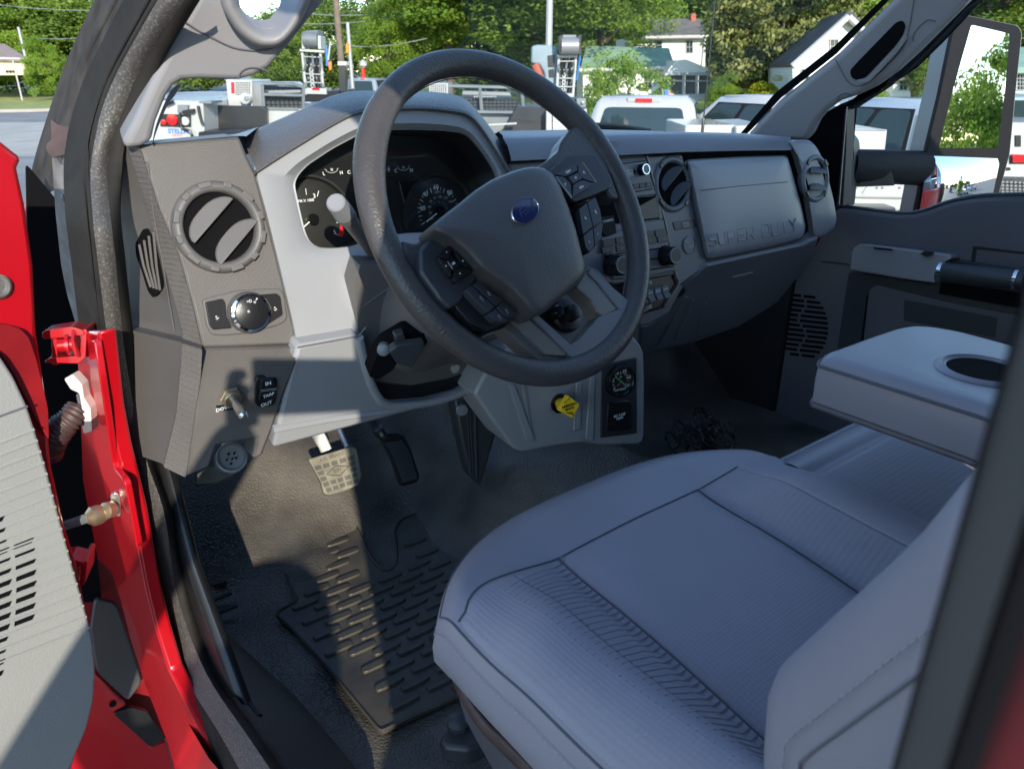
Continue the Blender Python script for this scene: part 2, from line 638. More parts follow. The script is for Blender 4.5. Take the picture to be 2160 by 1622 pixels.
def arc_rows(A, B, h, k=5):
    """rows between two curves, bulging h metres towards the doorway"""
    rows = []
    for j in range(k):
        s = j / (k - 1)
        rows.append([(1 - s) * a + s * b + nrm(CAM - a) * h * math.sin(math.pi * s) for a, b in zip(A, B)])
    return rows


m = MB()
q1 = [(1 - .45) * a + .45 * b for a, b in zip(C0, C1)]
q2 = [(1 - .55) * a + .55 * b for a, b in zip(C0, C1)]
m.grid([CB] + arc_rows(C0, q1, .004, 5) + [[p - nrm(CAM - p) * .004 for p in resamp(q2, NS)]] + arc_rows(q2, C1, .004, 5))
m.build('door_seal', 'rubber', CABL, smooth=60)
m = MB()
m.grid(arc_rows([p + nrm(CAM - p) * .001 for p in C1], C2, .006, 7))
m.build('speckled_trim', 'flock', CABL, smooth=60)
m = MB()
m.grid(arc_rows(C2, C3, .004, 5) + [C4])
m.build('seal_lip', 'rubber', CABL, smooth=60)

# painted edge of the pillar and the black pillar rubber
B0 = [(302, -25), (288, 0), (222, 124), (195, 184), (175, 240), (164, 288), (155, 360), (152, 430), (150, 470)]
B1 = [(316, -25), (304, 0), (244, 111), (213, 173), (193, 231), (178, 288), (170, 360), (172, 430), (176, 480)]
K0 = [(208, -25), (199, 0), (142, 124), (98, 251), (73, 333), (62, 385), (62, 408), (78, 416)]
K1 = [(262, -25), (250, 0), (186, 124), (142, 251), (113, 333), (104, 370), (106, 400), (108, 405)]
K2 = [(302, -25), (288, 0), (222, 124), (170, 251), (160, 310), (130, 360), (125, 395), (118, 400)]
b0 = [opx(x, y, .006) for x, y in resamp(cr(B0, 6), 40)]
b1 = [opx(x, y, .003) for x, y in resamp(cr(B1, 6), 40)]
m = MB()
m.grid([b0, b1, [p + np.array([0, .05, 0]) for p in b1]])
m.build('pillar_edge', 'bluegrey', CABL)
k0 = [opx(x, y, .010) for x, y in resamp(cr(K0, 6), 40)]
k1 = [opx(x, y, .016) for x, y in resamp(cr(K1, 6), 40)]
k2 = [opx(x, y, .014) for x, y in resamp(cr(K2, 6), 40)]
kk = [(1 - .5) * a + .5 * b for a, b in zip(k0, k1)]
m = MB()
m.grid([[p + np.array([.01, .05, 0]) for p in k0], k0] + arc_rows(k0, kk, .010, 5) + arc_rows(kk, k1, .018, 9)[1:] + arc_rows(k1, k2, -.007, 5)[1:] + [[p + np.array([.0, .05, 0]) for p in k2]])
m.build('pillar_rubber', 'oldrubber', CABL, smooth=60)
# torn rubber flap and the dusty filler strip below it
fl = plane(opx(135, 300, -.008), (-.55, -.8, .15))
m = MB()
m.px(rnd2([(106, 250), (120, 262), (140, 268), (158, 262), (165, 275), (164, 300), (150, 320), (135, 328), (110, 334), (97, 318), (96, 305), (108, 295)], 5), fl, .006)
m.build('torn_rubber_flap', 'boot', CABL, bevel=.002)
jl = plane(opx(160, 560, .010), (-1, -.25, 0))
m = MB()
m.px(rnd2([(108, 330), (140, 312), (160, 300), (164, 350), (172, 450), (182, 540), (197, 640), (205, 702), (175, 705), (158, 680), (140, 620), (128, 560), (116, 450)], 8), jl, .012)
m.build('filler_strip', 'sheet', CABL, bevel=.003)
for (x, y) in ((150, 360), (135, 418), (147, 520), (160, 600), (175, 660)):
    m = MB()
    m.lathe(U(x, y, jl), jl[1], [(.0045, 0), (.0042, .002), (.002, .003)], 12)
    m.build('rivet', 'sheet', CABL)

# red door jamb
jp = plane((-.802, .9, -.5), (-1, -.12, 0))
m = MB()
m.px([(158, 700), (206, 700), (226, 860), (242, 940), (277, 1080), (309, 1247), (330, 1330), (356, 1414), (426, 1548), (500, 1665), (378, 1665), (351, 1561), (301, 1431), (274, 1347), (254, 1267), (236, 1210), (205, 1180), (190, 1100), (173, 1010), (170, 928), (166, 830)], jp, .02)
m.build('door_jamb', 'red', CABL, bevel=.004)
jp2 = plane(jp[0] + np.array([-.006, 0, 0]), jp[1])
m = MB()
m.px(rnd2([(185, 720), (198, 718), (215, 830), (238, 985), (262, 1015), (290, 1160), (266, 1130), (244, 1060), (214, 1000), (200, 930)], 12), jp2, .008)
m.build('jamb_pressing', 'red', CABL, bevel=.004)
# hinge wall behind the door gap
hw = plane((-.84, 1.28, -.5), (0, -1, 0))
HGP = plane((-.83, .94, -.5), (-.25, -1, .05))
m = MB()
m.px([(60, 415), (240, 420), (285, 1000), (420, 1800), (-160, 1800), (-60, 900)], hw, .02)
m.build('hinge_wall', 'reddark', CABL)
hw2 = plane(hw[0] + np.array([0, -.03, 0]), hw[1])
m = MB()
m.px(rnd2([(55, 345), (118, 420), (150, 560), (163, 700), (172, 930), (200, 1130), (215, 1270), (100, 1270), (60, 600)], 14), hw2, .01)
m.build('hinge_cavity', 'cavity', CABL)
m = MB()
hw3 = plane(hw[0] + np.array([0, -.045, 0]), hw[1])
m.px(rnd2([(200, 1262), (246, 1272), (285, 1385), (300, 1440), (270, 1480), (205, 1420), (190, 1330)], 12), hw3, .01)
m.build('splash_shield', 'sillp', CABL, bevel=.003)
m = MB()
m.px([(200, 1420), (268, 1488), (245, 1500), (320, 1575), (352, 1562), (380, 1680), (90, 1680)], hw3, .015, .004)
m.build('rocker_panel', 'red', CABL, bevel=.004)
m = MB()
m.px(rnd2([(238, 1505), (275, 1492), (310, 1500), (348, 1560), (318, 1576)], 8), hw3, .01, .008)
m.build('drain_flap', 'black', CABL, bevel=.002)
m = MB()
m.lathe(U(238, 1484, hw3, .006), hw3[1], [(.006, 0), (.006, .001)], 14)
m.build('drain_hole', 'cavity', CABL)


def hinge(y0, sc=1.):
    hp = plane(U(150, y0, HGP), (-.35, -1, 0.12))
    k = lambda pts: [(x, y0 + (y - 740) * sc) for x, y in pts]
    m = MB()
    m.px(rnd2(k([(88, 704), (150, 694), (176, 702), (178, 712), (104, 720), (90, 720)]), 8), hp, .035, .006)
    m.px(rnd2(k([(92, 770), (165, 772), (180, 760), (184, 700), (172, 700), (168, 755), (100, 762)]), 5), hp, .05, .004)
    m.px(rnd2(k([(108, 715), (120, 715), (122, 775), (110, 775)]), 3), hp, .03, .0)
    o = m.build('hinge', 'red', CABL, bevel=.006, seg=3)
    m = MB()
    a, b = U(124, y0 - 6, hp, .004), U(165, y0 - 10, hp, .004)
    m.tube([a, b], .008 * sc, 12)
    m.tube([a + (b - a) * .45, a + (b - a) * .62], .013 * sc, 12)
    m.tube([a + (b - a) * .85, b], .017 * sc, 6)
    m.build('hinge_pin', 'red', o)


hinge(735)
hinge(1215, .78)
# wiring boot and its connector
m = MB()
pa = [U(x, y, HGP, dz - .01) for x, y, dz in ((96, 958, .012), (108, 930, .018), (126, 905, .022), (146, 886, .022), (165, 862, .012))]
pth = cr(pa, 12)
rs = [.0165 + .0022 * math.sin(i * 1.85) - .00009 * i for i in range(len(pth))]
m.tube(pth, rs, 18)
m.build('wire_boot', 'boot', CABL, smooth=180)
m = MB()
cp = plane(U(165, 850, HGP, .012), (-.5, -.85, .1))
m.px(rnd2([(134, 800), (152, 790), (172, 812), (176, 840), (190, 862), (192, 890), (176, 890), (166, 830), (148, 822)], 4), cp, .02)
m.build('wire_connector', 'sensor', CABL, bevel=.002)
m = MB()
m.px(rnd2([(166, 830), (160, 832), (176, 915), (194, 910), (192, 878), (180, 890)], 4), cp, .02, -.004)
m.build('connector_clip', 'doordark', CABL, bevel=.002)
# door check strap
m = MB()
a, b = U(120, 1114, HGP, .03), U(205, 1086, HGP, .012)
m.tube([a, b], .0065, 8, flat=(1, .5))
m.build('check_strap', 'greysteel', CABL)
m = MB()
m.lathe(b, nrm(a - b), [(.0, -.012), (.009, -.010), (.0125, -.002), (.0125, .006), (.007, .012)], 14)
m.build('strap_ball', 'brass', CABL)
m = MB()
m.lathe(U(231, 1075, HGP, .010), (-.8, -.5, .3), [(.0105, -.004), (.0105, .006), (.004, .009)], 12)
m.build('strap_pin', 'brass', CABL)
m = MB()
m.px(rnd2([(232, 1045), (244, 1038), (253, 1045), (256, 1075), (254, 1090), (240, 1088), (236, 1070)], 5), HGP, .006, .002)
m.build('strap_bracket', 'steel', CABL, bevel=.001)

# sill plate and kick trim inside the opening
SB = [opx(x, y, .034) for x, y in [(392, 1247), (420, 1330), (452, 1414), (545, 1548), (640, 1680)]]
SC_ = [PT(x, y, Z=-.80) for x, y in [(395, 1165), (432, 1290), (500, 1375), (612, 1482), (790, 1680)]]
SD_ = [PT(x, y, Z=-.82) for x, y in [(405, 1165), (440, 1285), (520, 1372), (632, 1478), (800, 1680)]]
SA = [opx(x, y, .035) for x, y in [(361, 1075), (392, 1247), (452, 1414), (545, 1548), (615, 1680)]]
m = MB()
a, b, c = resamp(cr(SA, 6), 24), resamp(cr(SC_, 6), 24), resamp(cr(SD_, 6), 24)
m.grid(arc_rows(a, b, .006, 6) + [c, [p - np.array([0, 0, .1]) for p in c]])
m.build('sill_plate', 'sillp', CABL, smooth=70)
m = MB()
g = [(1 - .23) * p + .23 * q for p, q in zip(a, b)]
m.tube([p + nrm(CAM - p) * .004 for p in g[5:18]], .0035, 6)
m.build('sill_groove', 'black', CABL)
for k in range(3):
    z = -.793
    pts = [PT(x, y, Z=z) for x, y in rnd2([(528 + 38 * k, 1602 + 34 * k), (612 + 36 * k, 1555 + 38 * k), (628 + 36 * k, 1572 + 38 * k), (545 + 38 * k, 1622 + 34 * k)], 5)]
    m = MB()
    m.slab(pts, np.array([0, 0, -.006]))
    m.build('sill_pad', 'sillp', CABL, bevel=.0015)
kp = plane((-.725, 1.0, -.7), (1, .0, .15))
m = MB()
m.slab([np.array(p) for p in ((-.735, .62, -.86), (-.735, 1.5, -.86), (-.735, 1.5, -.40), (-.735, .98, -.44), (-.735, .93, -.62))], np.array([-.02, 0, 0]))
m.build('kick_panel', 'black', CABL, bevel=.01)

# left A pillar trim with its assist handle
def apl(px, py, d=0.):
    """inner face of the left A pillar"""
    return U(px, py, APL, d)


APL = plane(PT(300, 300, Y=.925), (-.10, -.86, -.36))
out = [(262, 318), (262, 298), (282, 262), (322, 172), (352, 112), (425, -25), (700, -40), (688, 0), (655, 40), (610, 96), (560, 150), (530, 166), (500, 172), (420, 170), (385, 172), (368, 182), (352, 205), (330, 260), (321, 301)]
hole = [(503, -60), (505, 5), (512, 25), (530, 48), (551, 62), (566, 66), (584, 62), (602, 40), (622, 0), (640, -60)]
m = MB()
oo = cr(out, 5, True)
# frame as two shells with the handle loop cut out: left lobe and right bar
left = [(262, 318), (262, 298), (282, 262), (322, 172), (352, 112), (425, -25), (437, -60), (503, -60), (505, 5), (512, 25), (530, 48), (551, 62), (566, 66), (584, 62), (602, 40), (622, 0), (645, -60), (722, -60), (690, 0), (655, 42), (612, 96), (568, 146), (535, 164), (500, 172), (420, 170), (385, 172), (368, 182), (352, 205), (330, 260), (321, 301), (300, 312)]
m.px(left, APL, .035)
m.build('pillar_trim', 'pillar', CABL, bevel=.012, seg=4)
hp = cr([(500, -60), (505, 5), (514, 28), (532, 52), (551, 65), (566, 69), (584, 65), (604, 42), (624, 2), (648, -60)], 6)
m = MB()
ip = [apl(x, y, .004) for x, y in hp]
op_ = [apl(x, y, .012) for x, y in cr([(462, -60), (470, 10), (484, 44), (506, 74), (536, 96), (562, 102), (590, 98), (620, 70), (648, 20), (682, -60)], 6)]
m.grid([[p - APL[1] * .03 for p in ip], ip] + arc_rows(ip, op_, .012, 6)[1:] + [[p - APL[1] * .015 for p in op_]])
m.build('assist_handle', 'pillar', CABL, smooth=80)
m = MB()
ln = cr([(392, 48), (420, 66), (455, 84), (490, 100), (522, 106), (550, 107), (580, 100), (606, 78), (628, 48), (650, 8), (680, -50)], 6)
m.tube([apl(x, y, .0012) for x, y in ln], .0009, 6)
m.tube([apl(x, y, .0012) for x, y in cr([(503, 168), (507, 154), (520, 145), (537, 143), (556, 147), (566, 152)], 6)], .0009, 6)
m.build('trim_joint', 'seamdark', CABL)
# dark band of the windscreen edge below the trim
m = MB()
e1 = [apl(x, y, -.004) for x, y in cr([(321, 303), (330, 262), (352, 207), (368, 184), (388, 174)], 6)]
e2 = [apl(x, y, -.045) for x, y in cr([(322, 303), (334, 268), (354, 222), (370, 200), (384, 174)], 6)]
m.grid([e1, e2])
m.build('windscreen_edge', 'boot', CABL)

# roof, rear wall, right side: the parts of the cab out of view that shade it
m = MB()
m.slab([np.array(p) for p in ((-.70, -1.25, .36), (.70, -1.25, .36), (.68, .34, .355), (-.68, .34, .355))], np.array([0, 0, .04]))
m.build('roof', 'red', CABL, bevel=.02)
m = MB()
m.slab([np.array(p) for p in ((-.69, -1.2, .355), (.69, -1.2, .355), (.67, .33, .35), (-.67, .33, .35))], np.array([0, 0, .006]))
m.build('headliner', 'lgrey', CABL)


def wallpoly(name, pts, off, mat):
    m = MB()
    m.slab([np.array(p) for p in pts], np.array(off))
    return m.build(name, mat, CABL)


RWX0, RWX1, RWZ0, RWZ1 = -.66, .66, -.22, .25
yb = -1.2
for pts in (((-.80, yb, -1.0), (.80, yb, -1.0), (.80, yb, RWZ0), (-.80, yb, RWZ0)),
            ((-.76, yb, RWZ1), (.76, yb, RWZ1), (.70, yb, .36), (-.70, yb, .36)),
            ((-.80, yb, RWZ0), (RWX0, yb, RWZ0), (RWX0, yb, RWZ1), (-.76, yb, RWZ1)),
            ((RWX1, yb, RWZ0), (.80, yb, RWZ0), (.76, yb, RWZ1), (RWX1, yb, RWZ1))):
    wallpoly('rear_wall', pts, (0, -.03, 0), 'red')
wallpoly('rear_window', ((RWX0, yb - .01, RWZ0), (RWX1, yb - .01, RWZ0), (RWX1, yb - .01, RWZ1), (RWX0, yb - .01, RWZ1)), (0, -.004, 0), 'glass')
# driver side behind the opening and the B pillar
yq = .0130
PB = .03                                 # height where the side starts to lean in


def side_x(x, z):
    return x + max(0, z - PB) * .30


def sidepoly(name, x, yz, th, mat, bevel=.006):
    m = MB()
    m.slab([np.array([side_x(x, z), y, z]) for y, z in yz], np.array([th, 0, 0]))
    return m.build(name, mat, CABL, bevel=bevel)


sidepoly('rear_quarter_panel', -.84, ((yq, -1.0), (yq, PB), (yq, .30), (-.44, .30), (-.44, PB), (-.44, -1.0)), .025, 'red')
sidepoly('rear_quarter_panel', -.84, ((-.44, -1.0), (-.44, -.19), (-.70, -.19), (-1.2, -.19), (-1.2, -1.0)), .025, 'red')
sidepoly('rear_quarter_panel', -.84, ((-.70, -.187), (-.70, PB), (-.66, .17), (-.66, .30), (-1.2, .30), (-1.2, PB), (-1.2, -.187)), .025, 'red')
sidepoly('rear_quarter_panel', -.84, ((-.444, .17), (-.444, .30), (-.656, .30), (-.656, .17)), .025, 'red')
sidepoly('quarter_window', -.828, ((-.44, -.19), (-.44, PB), (-.44, .17), (-.66, .17), (-.70, PB), (-.70, -.19)), .004, 'privacy', 0)
sidepoly('pillar_seal', -.80, ((.0256, -1.0), (.0256, PB), (.0256, .30), (-.2, .30), (-.2, PB), (-.2, -1.0)), .025, 'black')
sidepoly('pillar_inner_trim', -.77, ((.042, -1.0), (.042, PB), (.042, .30), (-.2, .30), (-.2, PB), (-.2, -1.0)), .05, 'dash_smooth', .005)
m = MB()
m.slab([np.array(p) for p in ((-.775, -1.25, .29), (-.775, .30, .29), (-.70, .62, .22), (-.66, .62, .36), (-.66, -1.25, .38))], np.array([.03, 0, .01]))
m.build('roof_rail', 'red', CABL, bevel=.006)
m = MB()
m.slab([np.array(p) for p in ((-1.36, -.95, -2.02), (-1.36, 1.1, -2.02), (-.86, 1.1, -2.02), (-.86, -.95, -2.02))], np.array([0, 0, .05]))
m.build('running_board', 'blackpaint', CABL, bevel=.01)

# right A pillar trim
APR = plane((.70, .98, .0), (-1, -.25, -.34))
m = MB()
pr = [(1572, 290), (1640, 218), (1760, 123), (1885, 0), (1930, -50), (2100, -50), (2052, 0), (1992, 60), (1940, 112), (1896, 152), (1850, 185), (1812, 203), (1772, 216), (1745, 235), (1722, 262), (1704, 300), (1640, 300)]
m.px(pr, APR, .05)
m.build('pillar_trim', 'pillar', CABL, bevel=.014, seg=4)
m = MB()
m.px(rnd2([(1792, 150), (1810, 130), (1890, 48), (1904, 44), (1910, 56), (1905, 74), (1888, 98), (1826, 164), (1808, 170), (1797, 166)], 8), APR, .004, .002)
m.build('handle_recess', 'cavity', CABL)
m = MB()
m.px(rnd2([(1806, 171), (1826, 168), (1890, 100), (1908, 74), (1912, 84), (1894, 110), (1834, 174), (1812, 178)], 4), APR, .012, .010)
m.build('handle_lip', 'pillar', CABL, bevel=.003)
m = MB()
m.tube([U(x, y, APR, .001) for x, y in cr([(1928, 0), (1918, 60), (1905, 100), (1870, 140), (1830, 176), (1806, 182), (1788, 172), (1775, 150), (1762, 126)], 6)], .0010, 6)
m.tube([U(x, y, APR, .001) for x, y in cr([(1926, 88), (1928, 72), (1942, 54), (1958, 43), (1974, 46)], 6)], .0010, 6)
m.tube([U(x, y, APR, .001) for x, y in cr([(1765, 214), (1770, 203), (1782, 197), (1795, 201)], 6)], .0010, 6)
m.build('trim_joint', 'seamdark', CABL)
m = MB()
m.px([(1570, 288), (1640, 213), (1760, 118), (1895, -20), (1900, -60), (1885, -60), (1870, -10), (1752, 106), (1632, 200), (1560, 284)], APR, .04, -.012)
m.build('windscreen_edge', 'cavity', CABL)
# black frame of the passenger door opening
PDX = plane((.775, 1.0, 0), (-1, 0, -.2))
m = MB()
m.px(rnd2([(1690, 300), (1712, 280), (1738, 240), (1776, 218), (1784, 226), (1775, 330), (1764, 436), (1750, 470), (1742, 400), (1722, 320)], 6), PDX, .05, -.03)
m.build('door_frame', 'cavity', CABL, bevel=.004)
m = MB()
m.px([(1772, 226), (1782, 222), (1850, 188), (1905, 152), (1960, 98), (2005, 50), (2052, -10), (2100, -60), (2130, -60), (2062, 0), (1978, 60), (1930, 96), (1860, 190), (1786, 238)], PDX, .05, -.01)
m.build('door_frame', 'cavity', CABL, bevel=.004)
m = MB()
m.px([(1766, 432), (1776, 320), (1782, 232), (1787, 234), (1785, 320), (1778, 436)], PDX, .03, .004)
m.build('window_channel', 'stackdark', CABL)

# windscreen
m = MB()
q = [np.array(p) for p in ((-.70, 1.42, -.12), (.70, 1.42, -.12), (.62, .40, .37), (-.62, .40, .37))]
rows = []
for j in range(7):
    s = j / 6
    rows.append([((1 - s) * ((1 - u) * q[0] + u * q[1]) + s * ((1 - u) * q[3] + u * q[2])) + np.array([0, .12 * math.sin(math.pi * u) * (1 - .5 * s), 0]) for u in np.linspace(0, 1, 17)])
m.grid(rows)
m.build('windscreen', 'glass', CABL, smooth=180, fix=False)
# outside of the cab on the right, seen in the round mirror
m = MB()
m.slab([np.array(p) for p in ((.90, -1.2, -1.1), (.90, 1.25, -1.1), (.90, 1.25, -.33), (.88, -1.2, -.30))], np.array([-.05, 0, 0]))
m.build('door_skin', 'red', CABL, bevel=.02)
def right_poly(name, pts, th, mat, bevel=.008):
    m = MB()
    m.slab([np.array([.90 - max(0, z + .3) * .27, y, z]) for y, z in pts], np.array([-th, 0, 0]))
    return m.build(name, mat, CABL, bevel=bevel)


right_poly('rear_quarter_panel', ((-1.2, -.30), (-.06, -.30), (-.06, -.2), (-1.2, -.2)), .05, 'red')
right_poly('door_pillar', ((-.06, -.30), (.06, -.30), (.02, .36), (-.10, .36)), .05, 'red')
right_poly('rear_pillar', ((-1.2, -.20), (-.95, -.20), (-.85, .36), (-1.2, .36)), .05, 'red')
right_poly('quarter_window', ((-.948, -.198), (-.064, -.198), (-.10, .355), (-.85, .355)), .004, 'privacy', 0)

# floor of the cab
def floor_z(x, y):
    z = FLZ
    z += .17 * math.exp(-((x + .02) / .20) ** 4) * (1 / (1 + math.exp(-(y - .66) / .05)))
    a = max(0, y - 1.17)
    z += (a * .78) if a < .6 else .468
    a = max(0, -x - .68)
    z += a * .3
    z += .006 * math.sin(x * 17 + y * 9) * math.sin(y * 21 - x * 6) * (1 if y > .75 else .3)
    z += .03 * math.exp(-(((x + .18) / .07) ** 2 + ((y - 1.03) / .10) ** 2))
    z += .022 * math.exp(-(((x + .52) / .06) ** 2 + ((y - 1.16) / .07) ** 2))
    return z


m = MB()
xs, ys = np.linspace(-.76, .80, 110), np.linspace(-.5, 1.75, 150)
m.grid([[np.array([x, y, floor_z(x, y)]) for x in xs] for y in ys])
fo = m.build('cab_floor', 'floor', None, smooth=180, fix=False)
tag(fo, kind='structure')
m = MB()
m.slab([np.array(p) for p in ((-.68, 1.74, -1), (.8, 1.74, -1), (.68, 1.74, -.22), (-.68, 1.74, -.22))], np.array([0, .02, 0]))
m.build('firewall', 'cavity', CABL)
m = MB()
m.slab([np.array(p) for p in ((.77, 1.03, -.9), (.77, 1.72, -.9), (.77, 1.72, -.2), (.77, 1.1, -.2), (.77, 1.03, -.27))], np.array([.02, 0, 0]))
m.build('kick_panel', 'black', CABL, bevel=.01)
# grooves of the foot rest at the far left of the floor
for k, (x0, y0, x1, y1) in enumerate(((430, 1200, 460, 1184), (432, 1216, 464, 1212), (440, 1235, 478, 1226), (448, 1266, 488, 1250), (462, 1292, 500, 1276))):
    m = MB()
    m.tube([PT(x0, y0, Z=FLZ + .012), PT(x1, y1, Z=FLZ + .014)], .004, 6)
    m.build('rest_rib', 'floor', CABL)

# ------------------------------------------------------------------ driver door, swung open
DP = plane((-.90, .86, -.4), (.34, -.94, 0))
DR = root('driver_door', 'red driver door swung wide open with light grey ribbed inner panel', 'vehicle door', (-.9, .9, -1.0))
m = MB()
pan = [(-260, 1900), (-260, 700), (-60, 710), (0, 749), (30, 795), (58, 855), (75, 906), (99, 986), (128, 1095), (154, 1190), (180, 1280), (197, 1347), (203, 1407), (200, 1470), (185, 1535), (147, 1622), (60, 1780)]
m.px(rnd2(pan, 14), DP, .03)
m.build('inner_panel', 'doorgrey', DR, bevel=.008, seg=3)
m = MB()
m.px([(-260, 1900), (-260, 250), (-10, 288), (0, 295), (44, 330), (47, 340), (40, 356), (56, 430), (74, 560), (80, 700), (104, 860), (108, 940), (112, 985), (118, 1010), (140, 1110), (165, 1190), (184, 1280), (206, 1420), (150, 1640), (60, 1900)], DP, .05, -.03)
m.build('door_shell', 'red', DR, bevel=.006)
m = MB()
m.px(rnd2([(-30, 690), (10, 684), (42, 692), (62, 712), (78, 760), (102, 862), (104, 930), (86, 900), (60, 850), (30, 790), (0, 745)], 10), DP, .01, -.018)
m.build('shell_pressing', 'reddark', DR, bevel=.004)
m = MB()
c = U(-6, 604, DP, -.028)
m.lathe(c, DP[1], [(.0125, -.002), (.0125, .003), (.010, .005), (.007, .0045), (.006, .003)], 24)
m.build('door_plug', 'sheet', DR)
# panel joint and ribs
m = MB()
m.tube([U(-200, 946, DP, .0005), U(0, 878, DP, .0005), U(58, 857, DP, .0005)], .0012, 6)
m.build('panel_joint', 'seamdark', DR)


def door_edge(y):
    for (x0, y0), (x1, y1) in zip(pan[3:], pan[4:]):
        if y0 <= y <= y1:
            return x0 + (x1 - x0) * (y - y0) / (y1 - y0)
    return 0


for k in range(19):
    ye = 906 + k * 23.2
    xe = door_edge(ye) - 3
    sl_ = -.385
    m = MB()
    a = [( -220, ye - sl_ * (xe + 220)), (xe, ye)]
    p = UL(a, DP, .0005)
    m.tube(p, .0017, 6, flat=(1., .8))
    m.build('panel_rib', 'doorgrey', DR)
# speaker slots between the ribs
for k in range(15):
    for j in range(5):
        yc = 1072 + k * 23.2
        xc = 42 - j * 52 + (16 * math.sin(k * .23))
        e = 92 - (k - 6.5) ** 2 * 1.5
        if xc + 18 > e or k > 12 and j == 0:
            continue
        y0 = yc - .385 * (xc - 40) - 0
        m = MB()
        m.px([(xc - 22, y0 + 13), (xc + 19, y0 - 3), (xc + 14, y0 + 8), (xc - 23, y0 + 22)], DP, .002, .0012)
        m.build('speaker_slot', 'cavity', DR, smooth=0)

dg_ = lambda s_, z: np.array([-.86 - .94 * s_, .88 - .34 * s_, z]) + np.array([-.01, .03, 0])
m = MB()
m.slab([dg_(.14, -.20), dg_(.95, -.22), dg_(.93, .25), dg_(.55, .27), dg_(.22, -.02)], np.array([-.0014, .0038, 0]))
m.build('window_pane', 'doorglass', DR, smooth=0)
m = MB()
m.tube([dg_(.12, -.2), dg_(.20, -.01), dg_(.54, .285), dg_(.95, .265), dg_(.97, -.2)], .022, 8)
m.build('window_frame', 'black', DR, smooth=60)

# ------------------------------------------------------------------ dashboard
DB = root('dashboard', 'two tone grey dashboard with round vents and gauges below the windscreen', 'dashboard', (0, 1.1, -.5))


def part(pix, pl, th, name, mat, parent=None, off=0., r=0., bevel=.0, seg=2):
    m = MB()
    m.px(rnd2(pix, r) if r else pix, pl, th, off)
    return m.build(name, mat, parent or DB, bevel=bevel, seg=seg)


def line(pix, pl, name, mat, parent, r=.0008, off=.0006, sm=0):
    m = MB()
    m.tube([U(x, y, pl, off) for x, y in (cr(pix, sm) if sm else pix)], r, 6)
    return m.build(name, mat, parent)


def bil_(q, u, v):
    a, b, c, d = [np.array(p, float) for p in q]
    return tuple((1 - u) * (1 - v) * a + u * (1 - v) * b + u * v * c + (1 - u) * v * d)


# left end: face, ribbed chamfer, end cap
fup = [(293, 307), (400, 297), (505, 287), (522, 330), (540, 365), (560, 440), (590, 560), (622, 690), (628, 728), (427, 735), (405, 640), (377, 540), (335, 440)]
flo = [(427, 735), (628, 728), (622, 762), (600, 832), (575, 905), (553, 962), (533, 968), (541, 924), (458, 940), (443, 986), (392, 1006), (410, 880), (423, 800)]
kw = lambda x, y: U(x, y, DF if y <= 735 else KF)
m = MB()
a = [kw(x, y) for x, y in fup]
m.slab(a, np.array([0, .05, 0]))
m.build('end_panel', 'dash', DB, bevel=.004)
m = MB()
m.slab([U(x, y, KF, .0) if i > 1 else kw(x, y) for i, (x, y) in enumerate(flo)], np.array([0, .04, 0]))
m.build('switch_panel', 'dash', DB, bevel=.004)
ci = [(293, 307), (335, 440), (377, 540), (405, 640), (427, 735), (423, 800), (410, 880), (392, 1006)]
ch = [(276, 308), (318, 440), (347, 540), (380, 650), (397, 716), (391, 800), (382, 890), (355, 998)]
I = [kw(x, y) for x, y in resamp(ci, 60)]
H = [kw(x, y) + np.array([0, .022, 0]) for x, y in resamp(ch, 60)]
# keep the sight lines of the outer edge while setting it back
H = [CAM + (h_ - CAM) * 1.0 for h_ in H]
m = MB()
m.grid([[p for p in I], H])
m.build('chamfer', 'dash', DB, smooth=0)
m = MB()
for k in range(1, 60):
    f0, f1 = I[k], H[k]
    if k % 1 == 0:
        m.tube([f0 * .97 + f1 * .03, f0 * .03 + f1 * .97], .0009, 5)
m.build('chamfer_rib', 'dash', DB)
E_ = [h_ + np.array([-.055, .13, 0.]) for h_ in H]
m = MB()
m.grid([H, [(a * .93 + b * .07) + np.array([.004, 0, 0]) for a, b in zip(H, E_)], E_])
m.build('end_cap', 'dash_smooth', DB, smooth=50)
# small side demister grille on the end cap
EC = plane((H[20] + E_[20]) / 2, nrm(np.cross(E_[20] - H[20], H[30] - H[20])))
if np.dot(EC[1], CAM - EC[0]) < 0:
    EC = (EC[0], -EC[1])
part([(300, 486), (306, 482), (316, 500), (330, 545), (339, 588), (341, 606), (330, 624), (322, 628), (312, 615), (298, 570), (287, 540), (285, 515)], EC, .004, 'side_grille', 'cavity', off=.0006, r=6)
for k in range(4):
    x0 = 293 + k * 8
    m = MB()
    m.tube([U(x0 + 1 + k * 2.0, 516 - k * 9, EC, .0016), U(x0 + 10 + k * 1.0, 560, EC, .0018), U(x0 + 25 - k * 1.5, 606 + k * 2, EC, .0016)], .0016, 6)
    m.build('grille_bar', 'dash_smooth', DB)
line([(302, 345), (312, 350), (322, 440), (344, 560), (368, 700)], EC, 'panel_joint', 'dash', DB, .0006, .0004, 5)

# knee panel, light grey, below the column
kneeo = [(628, 730), (700, 717), (757, 706), (770, 757), (782, 800), (797, 836), (812, 848), (832, 853), (900, 847), (960, 832), (1000, 812), (1014, 788), (1026, 786), (1022, 806), (985, 835), (933, 851), (830, 878), (720, 907), (575, 946), (600, 835)]
part(kneeo, KF, .04, 'knee_panel', 'lgrey', bevel=.005)
line([(628, 733), (700, 720), (757, 709), (772, 690)], KF, 'panel_joint', 'seamdark', DB, .0013)
line([(575, 905), (700, 882), (800, 868), (900, 850), (1005, 815)], KF, 'knee_fold', 'lgrey', DB, .006, .0, 6)
